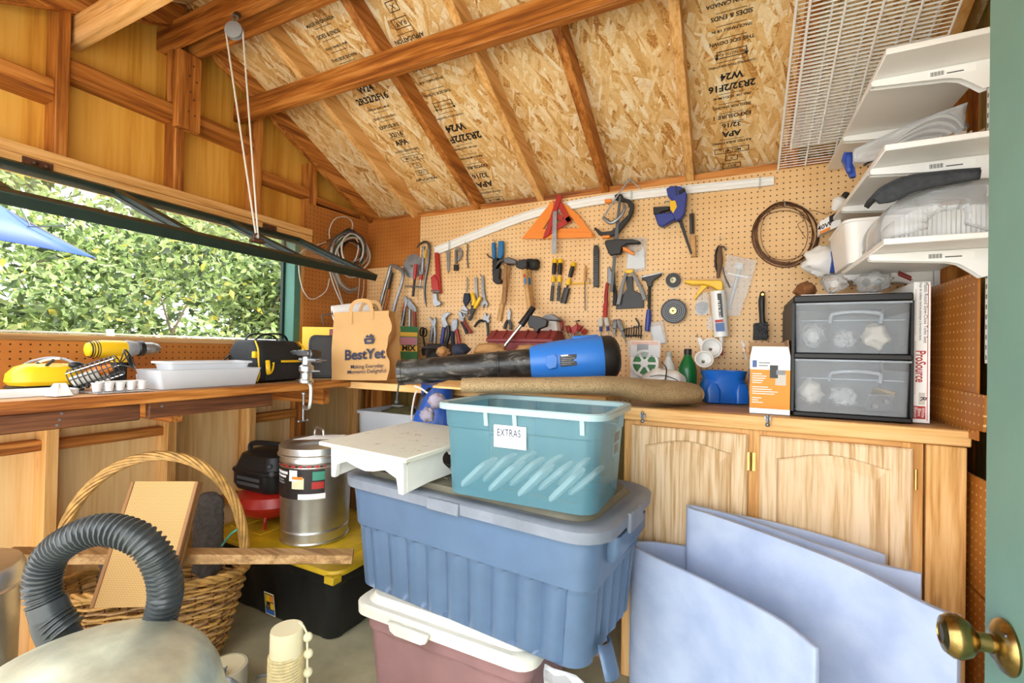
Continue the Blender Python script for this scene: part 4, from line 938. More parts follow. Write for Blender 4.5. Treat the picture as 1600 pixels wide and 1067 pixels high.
# squares
t = tool('framing_square','large orange plastic square mounted as a triangle','square',(872,340))
plate(t,'plate_edge','orange',[(815,373),(930,371),(903,335),(880,316),(880,326),(893,340),(906,356),(848,358),(866,330),(864,312)],.022,.006,.0)
plate(t,'cross_bar','orange',[(835,363),(925,362),(925,371),(835,373)],.0285,.006)
t = tool('speed_square','red rafter square with cut-outs and steel rule','square',(868,345))
plate(t,'edge','red',[(848,373),(871,304),(878,306),(858,366)],.036,.014,.001); plate(t,'edge','red',[(848,373),(893,345),(889,337),(851,362)],.036,.008,.001); plate(t,'edge','red',[(871,304),(893,345),(886,348),(868,316)],.036,.008,.001); plate(t,'web','red',[(864,330),(880,338),(878,345),(862,340)],.037,.005,.001)
plate(t,'rule','steel',[(864,330),(870,330),(869,395),(862,397)],.051,.003,0)
# clamps
t = tool('c_clamp','small bright C clamp at the top of the pegboard','clamp',c8(300,250))
rod(t,'frame','chrome',P8((200,330),(240,362),(275,365),(330,320),(362,260),(352,235)),[2.6,3,3,2.8,2.4,2.2],.068,8,6); rod(t,'screw','steel',P8((200,335),(300,180),(395,45)),1.3,.068); rod(t,'bar','steel',P8((345,20),(480,118)),1.0,.035) if False else rod(t,'bar','steel',P8((393,45),(482,118)),1.0,.068)
t = tool('bar_clamp','tall black trigger bar clamp with orange pads','clamp',c8(300,520))
plate(t,'bar','tool_grey',P8((318,170),(335,172),(312,480),(290,700),(272,880),(252,880),(268,690),(285,470)),.05,.006,.001)
plate(t,'jaw','black',P8((285,165),(310,150),(340,160),(352,185),(395,195),(430,230),(425,290),(390,350),(310,450),(230,480),(170,460),(130,410),(140,400),(190,438),(260,430),(310,385),(385,310),(398,260),(370,215),(330,210),(290,200)),.028,.022,.003)
plate(t,'trigger_body','black',P8((215,500),(300,490),(420,490),(480,512),(470,525),(380,525),(340,550),(330,600),(250,612),(225,560),(210,520)),.034,.03,.004)
plate(t,'trigger','orange',P8((340,545),(375,555),(438,600),(425,610),(350,575)),.045,.012,.002); plate(t,'pad','orange',P8((210,195),(262,192),(265,215),(212,222)),.045,.02,.002); plate(t,'pad','orange',P8((190,465),(248,460),(250,480),(192,484)),.045,.02,.002)
t = tool('blue_bar_clamp','blue trigger clamp with yellow label and black bar','clamp',c8(740,300))
plate(t,'bar','black',P8((735,290),(765,285),(862,595),(848,605)),.026,.006,.001); plate(t,'head','clamp_blue',P8((668,115),(705,95),(770,98),(808,120),(822,165),(805,300),(775,340),(740,355),(700,290),(710,200),(680,170)),.023,.042,.004)
plate(t,'grip','clamp_blue',P8((580,305),(700,290),(742,310),(730,345),(640,398),(605,385)),.02,.04,.005); plate(t,'trigger','black',P8((570,252),(690,246),(695,275),(640,285),(610,308),(575,305)),.028,.022,.003); plate(t,'label','yellow',P8((695,208),(735,205),(748,250),(720,300),(700,270)),.0655,.001,0); plate(t,'pad','black',P8((758,130),(805,110),(808,135),(765,160)),.03,.04,.003)
rod(t,'pin','dsteel',P8((658,212),(690,212)),.8,.03); rod(t,'strap','dgrey',P8((742,100),(745,170)),.9,.067)
t = tool('putty_brush','wooden handled scraper with steel socket','scraper',c8(865,460)); rod(t,'socket','dsteel',P8((858,305),(860,450)),3.6,.016,8); plate(t,'handle','handle_wood',P8((842,465),(885,455),(890,620),(855,622)),.008,.02,.003); rod(t,'hook','steel',P8((862,280),(858,310)),.8,.02)
t = tool('document_pouch','clear zip pouch with folded paper instructions','pouch',c8(450,600)); plate(t,'paper','paper',P8((385,600),(480,582),(498,545),(512,700),(440,712),(375,708)),.006,.002,0); plate(t,'pouch','film',P8((380,480),(525,478),(515,720),(425,742),(372,705)),.0095,.001,0)
t = tool('end_nippers','grey handled nippers over a black trowel head','nippers',c8(420,820)); rod(t,'handle','grey',P8((372,740),(345,830),(312,975)),[2.4,2.8,3.4],.03,8,4); rod(t,'handle','grey',P8((410,735),(465,820),(512,940)),[2.4,2.8,3.4],.03,8,4); plate(t,'jaw','yellow',P8((360,720),(420,712),(425,735),(395,745),(365,742)),.024,.014,.002)
t = tool('trowel','black rounded trowel blade hung behind the nippers','trowel',c8(400,920)); plate(t,'blade','black',P8((292,1010),(320,930),(360,885),(375,860),(368,770),(420,765),(425,870),(470,890),(500,935),(502,1000)),.008,.008,.002)
t = tool('floor_scraper','black T scraper with blue grip','scraper',c8(545,800)); plate(t,'head','black',P8((485,778),(632,742),(634,758),(572,800),(560,845),(530,845),(520,805),(487,790)),.014,.018,.003); plate(t,'blade','steel',P8((480,768),(634,736),(635,744),(482,778)),.018,.008,0); rod(t,'shaft','black',[c8(545,830),c8(542,1010)],2.4,.022); rod(t,'grip','clamp_blue',PR((535,215),(532,280),(524,350)),[3.4,4.6,3.6],.022,10,4)
t = tool('tape_roll','small roll of black tape with white core','tape',c8(722,800)); disc(t,'roll','black',c8(722,798),52/4.743,.006,.018,22/4.743); disc(t,'core','cream',c8(718,795),24/4.743,.006,.012,8/4.743); disc(t,'backing','film',c8(725,815),48/4.743,.002,.003)
t = tool('wire_spool','larger black spool of dark wire','spool',cR(690,225)); disc(t,'flange','black',cR(690,225),76/4,.024,.004,14/4); disc(t,'flange','black',cR(690,225),76/4,.004,.004,14/4); disc(t,'winding','dgrey',cR(690,225),66/4,.008,.016,20/4); disc(t,'hub','brass',cR(690,225),20/4,.004,.026,6/4)
for r_ in (30,42,54,64): disc(t,'wire_ring','dsteel',cR(690,225),r_/4,.028,.0015,(r_-2.5)/4)
t = tool('washer_pouch','little zip pouch full of dark washers','pouch',cR(868,180)); disc(t,'washers','dsteel',cR(866,205),38/4,.004,.012,10/4); disc(t,'washers','dgrey',cR(880,195),26/4,.016,.006,8/4); plate(t,'pouch','film',PR((838,120),(905,105),(918,240),(870,255),(822,240)),.024,.001,0)
t = tool('caulk_gun','yellow caulking gun holding a white sealant tube','caulk gun',cR(980,220))
plate(t,'body','yellow',PR((757,32),(800,28),(985,30),(1000,50),(998,95),(960,90),(930,70),(880,58),(800,58),(760,48)),.03,.035,.004); plate(t,'trigger','yellow',PR((860,60),(905,65),(850,120),(822,155),(815,148),(840,105)),.04,.014,.002)
rod(t,'cradle','yellow',PR((930,90),(935,230),(945,388),(1025,388),(1018,230),(1008,90)),1.1,.05,6)
rod(t,'tube','tube_white',PR((965,100),(990,385)),10.5,.05,18); 
o_ = Wp(cR(974,225),.05+10.5*wpx(1124)+.001); ax_ = (Wp(cR(990,385),.05)-Wp(cR(965,100),.05)).normalized()
BM = basis(o_, ax_, V((0,-1,0)).cross(ax_)*1.0, None); BM = basis(o_, ax_, V((0,-1,0)).cross(ax_), V((0,-1,0)))
plate(t,'label_band','sawblue',PR((950,300),(1005,295),(1010,350),(955,352)),.05+10.3*wpx(1124),.002,0); plate(t,'label_band','red',PR((948,280),(1000,275),(1000,292),(950,296)),.05+10.3*wpx(1124),.002,0); plate(t,'label_band','dgrey',PR((962,115),(988,112),(1000,262),(974,265)),.05+10.3*wpx(1124),.0015,0)
text('ALEX PLUS', .017, M_('paper'), t, BM @ Matrix.Translation((-.012,0,.0016)), bold=.01)
rod(t,'nozzle','tube_white',PR((988,385),(990,440)),[3.4,1.8],.05,10); rod(t,'nozzle_cap','red',PR((989,440),(991,500)),[2.4,2.0],.05,10)
t = tool('hinge_bag','clear bag with a pale T shaped door closer','bag',c8(1210,800)); rod(t,'arm','steel',P8((1215,700),(1130,1010)),2.6,.012,8,0,.5); rod(t,'cross_bar','tube_white',P8((1125,745),(1275,775)),1.6,.016); plate(t,'cap','paper',P8((1180,660),(1240,670),(1230,720),(1170,700)),.008,.012,.002)
bagp = P8((1120,605),(1342,650),(1290,830),(1210,1060),(1110,1060),(1095,1180),(1070,1100),(1090,760)); plate(t,'bag','film',bagp,.02,.001,0); plate(t,'tail','film',PR((905,250),(940,260),(945,340),(905,345),(895,320)),.01,.001,0)
t = tool('hand_pruner','dark leather handled nippers hung on a peg','pruners',c8(1068,640)); rod(t,'handle','leather',P8((1065,545),(1068,640),(1062,700),(1050,780)),[2.4,4,3.8,2],.022,8,4,.8); rod(t,'handle','black',P8((1062,540),(1038,590),(1036,690),(1060,760)),1.8,.02,8,4); rod(t,'hook','dsteel',P8((1070,545),(1095,550),(1112,575)),1.2,.022,6,4); rod(t,'spring','dsteel',P8((1085,700),(1105,780),(1140,850)),1.2,.034); peg(t,c8(1068,500))
# coil of wire
t = tool('wire_coil','loose round coil of rusty wire','wire',c9(210,160)); cx, cy = 215,312
for i in range(7):
    rx = 168-9*(i%4)-(40 if i == 5 else 0); ry = 160-8*(i%3)-(35 if i == 6 else 0); pts = [c9(cx+6*math.sin(i*2)+rx*math.cos(a), cy+6*math.cos(i*3)+ry*math.sin(a)) for a in [2*PI*k/36 for k in range(36)]]
    rod(t,'wire_turn','rust',pts,[.9,1.3,.6,1,.7,.5,.6][i],.008+.003*i,5,closed=True)
rod(t,'loose_end','rust',P9((290,215),(310,240),(280,260),(300,300),(320,330)),.45,.03,5,4); rod(t,'loose_end','rust',P9((300,200),(360,190),(420,210),(440,200)),.5,.03,5,4); peg(t,c9(210,175),.035)
t = tool('wire_brush','black handled wire brush hanging bristles down','brush',cR(1245,200)); rod(t,'handle','black',PR((1246,105),(1240,160),(1242,240),(1246,300)),[3,4.6,4,4.2],.026,10,5); plate(t,'head','black',PR((1190,300),(1278,290),(1280,400),(1186,405)),.012,.02,.003)
mb = MB(); rnd = random.Random(3)
for i in range(260):
    x = 1186+95*rnd.random(); y = 300+108*rnd.random(); a_ = Wp(cR(x,y),.032); mb.tube([a_,a_+V((rnd.uniform(-.004,.004),-.014,rnd.uniform(-.006,.003)))],.0009,3)
tag(mb.build('bristles', M_('dgrey'), t), kind='stuff'); disc(t,'rivet','brass',cR(1246,120),2,.04,.003)
# small screwdrivers and hex keys in the rack
for i, (x,y,x2,y2,mt) in enumerate(((1120,760,1140,920,'lens_red'),(1170,800,1200,915,'lens_red'),(1270,800,1220,880,'lens_red'),(1310,830,1240,890,'lens_red'),(1090,830,1100,925,'dgrey'))):
    t = tool('screwdriver',['red screwdriver standing left in the rack by the toolbox','red screwdriver second in the rack by the toolbox','red screwdriver leaning right in the rack','short red screwdriver at the right end of the rack','grey shafted driver nearest the toolbox'][i],'screwdriver',c7(x,y),'screwdrivers in the wall rack')
    f = lambda s: c7(x+(x2-x)*s,y+(y2-y)*s); rod(t,'handle',mt,[f(0),f(.1),f(.4),f(.48)],[2.6,3.8,3.6,2.2],.03,8); rod(t,'shaft','steel',[f(.48),f(1)],1.2,.03)
t = tool('hex_key_set','folding red hex key set in the rack','hex keys',c7(1220,830)); plate(t,'case','red',P7((1190,820),(1245,780),(1240,840),(1215,870)),.02,.016,.002); rod(t,'key','black',P7((1240,785),(1230,768),(1262,762)),1,.03)
for i, (x,y,x2,y2,mt) in enumerate(((235,265,235,380,'tool_grey'),(270,265,285,375,'tool_grey'),(325,275,315,400,'dsteel'),(345,275,395,430,'dsteel'))):
    t = tool('screwdriver',['clear handled screwdriver under the red pliers','clear handled screwdriver right of its twin','slim steel screwdriver with bare shaft','slim steel screwdriver leaning to the right'][i],'screwdriver',cR(x,y),'small screwdrivers on the wall'); f = lambda s: cR(x+(x2-x)*s,y+(y2-y)*s)
    rod(t,'handle','rope' if i < 2 else 'steel',[f(0),f(.1),f(.45),f(.5)],[2.4,4,3.8,2],.024,8); rod(t,'ferrule','clamp_blue' if i < 2 else 'steel',[f(.5),f(.75)],2.4,.024); rod(t,'shaft','steel',[f(.75),f(1)],.9,.024)
for i in range(8):
    x = 375+i*15; t = tool('hex_key',['shortest hex key at the left of the row','hex key second from the left in the row','hex key third from the left in the row','hex key fourth in the row','hex key fifth in the row','hex key sixth in the row','hex key seventh in the row','longest hooked hex key at the right of the row'][i],'hex key',cR(x,330),'hex keys on the wall'); rod(t,'key','black' if i % 3 else 'dsteel',PR((x-8,345-3*i),(x+6,330-2*i),(x+8,345),(x+4,380+3*(i%4)+i)),.9,.02,6)
t = tool('hook_tool','black S hook hanging over the hex keys','hook',cR(460,300)); rod(t,'hook','dgrey',PR((452,268),(472,300),(468,325),(440,320)),1.4,.028,6,5)
t = tool('hook_rail','long thin steel rail under the hex keys','rail',cR(420,375)); rod(t,'bar','dsteel',PR((370,378),(495,376)),1.2,.016)
t = tool('red_pliers','red gripped long nose pliers under the bar clamp','pliers',c8(225,850)); rod(t,'handle','lens_red',P8((232,815),(222,920),(225,990)),[2.4,3.2,3.4],.03,8,4); rod(t,'handle','red',PR((265,175),(262,220),(262,262)),3.6,.03,8); rod(t,'handle','black',P8((282,830),(290,900),(285,985)),[2.4,3.4,3],.03,8,4); plate(t,'jaw','dsteel',P8((232,700),(250,692),(262,730),(285,735),(290,830),(232,825)),.018,.012,.002)
t = tool('blister_pack','small clear blister pack with white card','package',cR(590,360)); plate(t,'card','paper',PR((545,325),(605,312),(635,418),(575,432)),.006,.002,0); plate(t,'blister','film',PR((528,298),(625,285),(650,425),(565,440)),.009,.008,.002)
# white curved strip
t = tool('plastic_track','long bowed white plastic track across the pegboard','track',(900,320))
cl = [(680,393),(740,369),(800,346),(850,330),(920,316),(980,307),(1060,298),(1140,290),(1209,283)]
top = curve([Wp((x,y-6),.006) for x,y in cl],4); bot = curve([Wp((x,y+7),.006) for x,y in cl],4); mid = [a.lerp(b,.5) for a,b in zip(top,bot)]
mb = MB(); L_ = []
for a, b in zip(top,bot):
    L_.append([a,a+V((0,-.014,0)),a.lerp(b,.12)+V((0,-.014,0)),a.lerp(b,.15)+V((0,-.006,0)),a.lerp(b,.42)+V((0,-.006,0)),a.lerp(b,.45)+V((0,-.01,0)),a.lerp(b,.58)+V((0,-.01,0)),a.lerp(b,.61)+V((0,-.006,0)),a.lerp(b,.85)+V((0,-.006,0)),a.lerp(b,.88)+V((0,-.014,0)),b+V((0,-.014,0)),b])
mb.loft(L_).build('profile', M_('white'), t, smooth=25)
for x, y in ((705,383),(988,306),(1187,285)):
    a_ = Wp((x,y),.0); MB().bx(a_.x-.004,a_.x+.004,a_.y-.024,a_.y-.001,a_.z-.03,a_.z+.02).build('clip', M_('film'), t)
# cable coil on the side pegboard
def Lp(p, off=.01): return pX(p[0],p[1],XL+off)
t = thing('cable_coil','tangled grey and green cables coiled on the side pegboard','cable',Lp(c6(700,450),0)); rnd = random.Random(11)
cols = ['rope','dgrey','galv','black','tube_white','hose_green','rope','grey','black']; plain('hose_green','27564a',.5)
for i in range(11):
    cx = 690+rnd.uniform(-15,25); cy = 435+rnd.uniform(-25,35); rx = 95+rnd.uniform(-20,45); ry = 120+rnd.uniform(-35,30); ph = rnd.random()*6; ti = rnd.uniform(-.3,.3); pts = []
    for k in range(40):
        a = ph+2*PI*k/40; ex_, ey_ = rx*math.cos(a)*(1+.05*math.sin(3*a+i)), ry*math.sin(a); pts.append(Lp(c6(cx+ex_*math.cos(ti)-ey_*math.sin(ti)*.6, cy+ex_*math.sin(ti)+ey_*math.cos(ti)), .018+.008*i+.005*math.sin(2*a+i)))
    MB().tube(pts,.0046 if i % 3 else .0058,6,closed=True).build('cable_turn', M_(cols[i%9]), t)
def cab(pts, mat, r=.0035, off=.02): MB().tube(curve([Lp(c6(*p),off) for p in pts],7),r,6).build('cable_end', M_(mat), t)
cab(((545,345),(545,280),(580,205),(650,183),(705,210),(715,260),(690,330)),'rope'); cab(((520,370),(340,440),(318,560),(340,700),(390,785),(450,785),(520,730),(545,640)),'rope',.003); cab(((545,590),(580,700),(640,840)),'tube_white'); cab(((560,590),(610,720),(645,830)),'rope')
for i in range(4): cab(((570+12*i,600),(610+10*i,690-5*i),(680+8*i,745-9*i),(752,725-8*i)),['galv','grey','rope','grey'][i],.0035,.02+.006*i)
cab(((770,560),(765,700),(755,800),(775,815),(795,740),(800,650)),'rope',.0028); cab(((470,400),(520,370),(560,350)),'rust',.0025); cab(((640,600),(690,632),(745,630)),'tube_white')
wrp = MB().tube([Lp(c6(640,310),.05),Lp(c6(690,292),.07),Lp(c6(730,300),.06)],[.012,.022,.012],10); wrp.build('wrap_strap', M_('black'), t); peg_ = MB().tube([Lp(c6(690,300),0),Lp(c6(690,300),.1)],.004,6).build('peg_hook', M_('steel'), t)
# ================================================================== things on the benches and the worktop
B2 = 1.029
def Bz(x, y, z=BZ): return pZ(x, y, z)
def rr(M, dims, mat, name, par, **k):
    """rounded box from (w,d,r,z) rings"""
    return MB(M).loft([rrect(w,d,r,z) for w,d,r,z in dims]).build(name, M_(mat), par, **k)
def mid(px, D): return pD(px[0],px[1],D)
# ---- drill
dX = -2.1
a, b = pX(133,546,dX), pX(250,544,dX); ax = (b-a); Ld = ax.length; DM = basis(a, ax, V((0,0,1)).cross(ax.normalized()), None); ax.normalize()
DM = basis(a, ax, V((0,0,1)).cross(ax), ax.cross(V((0,0,1)).cross(ax)))
T_ = DM @ Matrix.Rotation(PI/2,4,'Y')          # local z runs along the drill
t = thing('power_drill','yellow and black power drill with silver chuck','drill',(a.x,a.y,BZ))
def along(name, mat, prof, par=None, n=24): return MB(T_).lathe([(r,s*Ld) for s, r in prof], None, n).build(name, M_(mat), par or t)
along('motor_housing','yellow',((0,.012),(.02,.024),(.1,.031),(.2,.033),(.42,.032),(.5,.030)))
along('gear_case','grey',((.5,.031),(.52,.033),(.6,.03),(.66,.026))); along('collar','black',((.66,.026),(.68,.031),(.74,.03),(.76,.024))); along('chuck','steel',((.76,.021),(.78,.024),(.88,.024),(.9,.022),(.96,.018),(1.0,.008)))
for s in (.05,.08,.11,.14): part('vent', MB(T_).ring((0,0,s*Ld),.0305 if s > .09 else .028,.0022,None,24,6), 'black', t)
hM = Matrix.Translation(a+ax*(Ld*.42))
part('handle', MB().loft([[V(p)+a+ax*(Ld*.42) for p in rrect(.034,.05,.012,z)] for z in (-.03,-.06,-.10,-.125)]), 'black', t, bevel=.002); hb_ = a+ax*(Ld*.42)
part('handle_shell', MB().loft([[V(p)+hb_ for p in rrect(.038,.055,.012,z)] for z in (-.02,-.05)]), 'yellow', t); part('base', MB().bx(hb_.x-.03,hb_.x+.03,hb_.y-.045,hb_.y+.045,BZ+.001,hb_.z-.12), 'black', t, bevel=.004)
part('trigger', MB().bx(hb_.x-.01,hb_.x+.01,hb_.y+.025,hb_.y+.045,hb_.z-.07,hb_.z-.03), 'black', t, bevel=.003)
# ---- orbital sander with its cord
sp_ = Bz(72,603); sp_ = pX(72,600,-2.06); sp_.z = BZ
t = thing('power_sander','yellow palm sander with looped grey cord at the bench end','sander',sp_)
SM_ = RZ(sp_,-.1)
rr(SM_,((.11,.17,.04,.022),(.125,.19,.05,.035),(.12,.185,.05,.06),(.10,.15,.045,.082),(.06,.1,.03,.092)),'yellow','body',t); rr(SM_,((.10,.18,.03,0.001),(.11,.19,.03,.018),(.1,.17,.03,.024)),'black','base',t); part('front_vent', MB(SM_).bx(.0,.074,.07,.1,.035,.058), 'rust', t, bevel=.003); part('switch', MB(SM_).ball((.05,.06,.088),(.014,.02,.012)), 'black', t)
def cordp(par, pts, D, mat='dgrey', r=.0045, name='cord'): return MB().tube(curve([pD(x,y,D if not isinstance(D,list) else D[i]) for i,(x,y) in enumerate(pts)],7),r,6).build(name, M_(mat), par)
cordp(t,((22,592),(26,580),(45,566),(75,559),(100,561),(118,568)),1.55,'grey'); cordp(t,((24,594),(40,577),(70,563),(95,560)),1.53,'rope',.004); cordp(t,((38,592),(44,577),(60,567)),1.5); cordp(t,((82,605),(70,592),(70,575),(84,562)),1.5,'black'); cordp(t,((24,594),(30,606),(36,611),(48,611),(52,606),(44,598),(32,594)),1.48); cordp(t,((30,592),(45,604),(56,598),(66,596)),1.49,'dgrey'); cordp(t,((40,592),(50,588),(60,594),(52,601)),1.49,'grey')
# ---- long white tray
t0 = pX(30,612,-2.0)
t = thing('white_tray','long shallow white tray under the sander','tray',(-2.0,.5,BZ)); part('tray', MB().loft([rrect(.11,.60,.01,z,3,-1.925,.42) for z in (BZ+.001,BZ+.018)]+[rrect(.10,.59,.01,z,3,-1.925,.42) for z in (BZ+.018,BZ+.004)]), 'white', t)
# ---- clear sheet with paint pots
q = [Bz(35,616,BZ+.004),Bz(268,606,BZ+.004),Bz(255,598,BZ+.004),Bz(60,606,BZ+.004)]
q = [V((-1.80,.735,BZ+.003)),V((-1.80,.895,BZ+.003)),V((-1.95,.895,BZ+.003)),V((-1.95,.735,BZ+.003))]
tag(MB().prism(q,(0,0,.002)).build('plastic_sheet', M_('film'), None, smooth=0), 'clear plastic sheet under the strip of paint pots', 'plastic sheet')
t = thing('paint_pot_strip','strip of small white paint pots on the clear sheet','paint pots',(-1.85,.82,BZ+.005))
for i in range(5):
    p = V((-1.85,.755+i*.031,BZ+.019)); part('pot', MB(Matrix.Translation(p)).lathe([(.011,-.012),(.014,.012),(.0155,.013),(.0155,.016),(.004,.0165)],n=16), 'white', t)
part('link', MB().bx(-1.86,-1.84,.755,.879,BZ+.036,BZ+.039), 'white', t)
tag(MB(RZ((-1.97,.82,BZ+.003),.3)).loft([[V((.03*math.cos(u)*(1-.25*j)+.004*math.sin(5*u),.026*math.sin(u)*(1-.2*j)+.004*math.cos(4*u),.02*j)) for u in [2*PI*k/14 for k in range(14)]] for j in range(4)]).build('crumpled_tissue', M_('paper'), None), 'crumpled white tissue below the drill', 'tissue')
tag(MB(RZ((-1.825,.655,BZ+.004),.3)).loft([[V((.034*math.cos(u)*(1-.2*j)+.004*math.sin(5*u),.03*math.sin(u)*(1-.2*j)+.004*math.cos(4*u),.012*j)) for u in [2*PI*k/14 for k in range(14)]] for j in range(4)]).build('crumpled_tissue', M_('paper'), None), 'crumpled white tissue beside the lamp cage', 'tissue')
# ---- caged work lamp
a, b = pD(112,594,1.50), pD(186,570,1.56); ax = (b-a).normalized(); t = thing('work_lamp','black wire cage trouble lamp lying on the bench','lamp',a)
CM = aim(a, ax); L_ = (b-a).length
for i in range(11):
    part('cage_ring', MB(CM).ring((0,0,L_*i/10),.034 if i else .03,.0019,None,24,5), 'black', t)
for k_ in range(8):
    u = 2*PI*k_/8; part('cage_bar', MB(CM).tube([(.034*math.cos(u),.034*math.sin(u),0),(.034*math.cos(u),.034*math.sin(u),L_)],.0019,5), 'black' if k_ % 3 else 'galv', t)
part('reflector', MB(CM).strip([[V((.03*math.cos(u),.03*math.sin(u),z)) for u in [PI*.9+PI*.8*k_/10 for k_ in range(11)]] for z in (.004,L_*.6)]), 'rope', t, solid=.001)
part('bulb', MB(CM).lathe([(.004,.03),(.014,.04),(.018,.07),(.014,.09),(.012,.11)],n=14), 'orange', t)
hk = b+ax*.02; part('hook', MB().ring((0,0,0),.035,.0026,aim(hk+V((0,.01,.012)),ax),28,6), 'black', t)
for u in (.5,2.0,4.2): part('hook_stay', MB().tube([b, hk+V((0,.01,.012))+ (CM.to_3x3()@V((.034*math.cos(u),.034*math.sin(u),0)))],.002,5), 'black', t)
part('foot', MB().ball(pD(137,604,1.50),.006), 'black', t)
# ---- clear bins
bc_ = pX(318,605,-1.89)
t = thing('clear_bin','long frosted clear bin on the bench next to the tool bag','bin',(-1.89,1.14,BZ))
part('bin', MB(RZ((-1.885,1.105,BZ+.002),.0)).loft([rrect(.13,.36,.012,0),rrect(.145,.40,.015,.068),rrect(.15,.405,.015,.07),rrect(.138,.393,.012,.069),rrect(.124,.353,.01,.003)]), 'tubclear', t)
t = thing('clear_bin','second frosted clear bin nested inside the longer one','bin',(-1.92,1.17,BZ))
part('bin', MB(RZ((-1.885,1.11,BZ+.035),.0)).loft([rrect(.09,.27,.012,0),rrect(.10,.31,.015,.056),rrect(.125,.325,.015,.058),rrect(.125,.325,.015,.066),rrect(.094,.303,.012,.066),rrect(.084,.263,.01,.003)]), 'tubclear', t)
t = thing('bin_lid','frosted flat bin lid leaning behind the clear bins','lid',(-1.99,.98,BZ)); part('panel', MB(RZ((-1.985,1.05,BZ+.002),.0,0,-.25)).bx(-.002,.002,-.12,.12,0,.05), 'tubclear', t, bevel=.001)
# ---- tool bag
plain('nylon_black','1e2124',.7,0,.3,50)
tb = V((-1.985,1.45,BZ)); M = RZ(tb,.08)
t = thing('tool_bag','black nylon tool bag with yellow piping and straps','tool bag',tb)
part('body', MB(M).loft([rrect(.19,.25,.03,0.001),rrect(.215,.27,.035,.01),rrect(.21,.27,.035,.10),rrect(.20,.262,.04,.15),rrect(.165,.245,.04,.182),rrect(.13,.23,.03,.194)]), 'nylon_black', t, sub=1, smooth=80)
for sgn in (-1,1):
    part('piping', MB(M).tube(curve([(.105,.137*sgn,.008),(.112,.132*sgn,.04),(.106,.133*sgn,.10),(.098,.13*sgn,.15),(.07,.122*sgn,.187)],5),.0035,6), 'yellow', t)
part('pocket', MB(M).loft([[V((.107+.006*k_-.0,y,z)) for y, z in ((-.1,.012),(.1,.012),(.1,.085),(-.1,.085))] for k_ in (0,1)]), 'nylon_black', t, bevel=.002); part('strap', MB(M).tube(curve([(.11,-.09,.10),(.125,-.1,.07),(.12,-.09,.04),(.115,-.07,.055),(.11,-.06,.09)],5),.009,6,flat=.35), 'yellow', t); part('band', MB(M).bx(.1115,.115,-.02,.1,.09,.1), 'yellow', t)
for x in (-.03,.03): part('handle', MB(M).tube(curve([(x,-.09,.19),(x*1.3,-.06,.215),(x*1.6,.0,.222),(x*1.3,.06,.215),(x,.09,.19)],5),.007,6,flat=.6), 'black', t)
part('zipper', MB(M).bx(-.006,.006,-.1,.1,.1955,.1985), 'grey', t); part('strap', MB(M).tube(curve([(.08,.15,.12),(.10,.165,.08),(.09,.16,.035),(.07,.15,.016)],5),.01,6,flat=.3), 'yellow', t); part('side_tab', MB(M).tube(curve([(-.07,-.135,.12),(-.09,-.155,.09),(-.10,-.17,.05),(-.09,-.16,.03)],5),.012,6,flat=.3), 'nylon_black', t); part('buckle', MB(M).bx(.07,.09,-.14,-.125,.11,.14), 'yellow', t, bevel=.003)
# ---- bench vise clamped on the bench edge
vp = V((-1.745,1.50,BZ)); vp = pX(478,600,-1.745)
t = thing('bench_vise','small steel table vise clamped over the bench edge','vise',(vp.x,vp.y,BZ)); Mv = Matrix.Translation((vp.x,vp.y,BZ))
part('jaw', MB(Mv).bx(-.03,.045,-.03,.03,.12,.15).bx(.05,.065,-.03,.03,.115,.15), 'dsteel', t, bevel=.004); part('anvil', MB(Mv).bx(-.075,-.03,-.02,.02,.125,.147).bx(-.10,-.07,-.012,.012,.132,.142), 'dsteel', t, bevel=.003); part('slide', MB(Mv).tube([(-.04,0,.105),(.09,0,.105)],.010,10), 'steel', t)
part('base', MB(Mv).lathe([(.034,.002),(.034,.012),(.026,.02),(.024,.045),(.032,.055),(.032,.075),(.02,.085),(.018,.12)],n=20), 'galv', t); part('crank', MB(Mv).tube([(.04,0,.055),(.075,.01,.055)],.004,8).tube([(.09,-.03,.105),(.09,.03,.105)],.004,8), 'steel', t)
part('clamp_frame', MB(Mv).tube(curve([(.015,0,.0),(.03,0,-.01),(.034,0,-.05),(.03,0,-.10),(.01,0,-.115),(-.012,0,-.108)],5),.009,10), 'galv', t); part('clamp_screw', MB(Mv).tube([(-.012,0,-.175),(-.012,0,-.05)],.005,8).lathe([(.012,-.05),(.012,-.044)],Matrix.Translation((-.012,0,0)),12), 'steel', t); part('clamp_handle', MB(Mv).tube([(-.012,-.024,-.172),(-.012,.024,-.172)],.004,8).ball((-.012,-.024,-.172),.006).ball((-.012,.024,-.172),.006), 'steel', t)
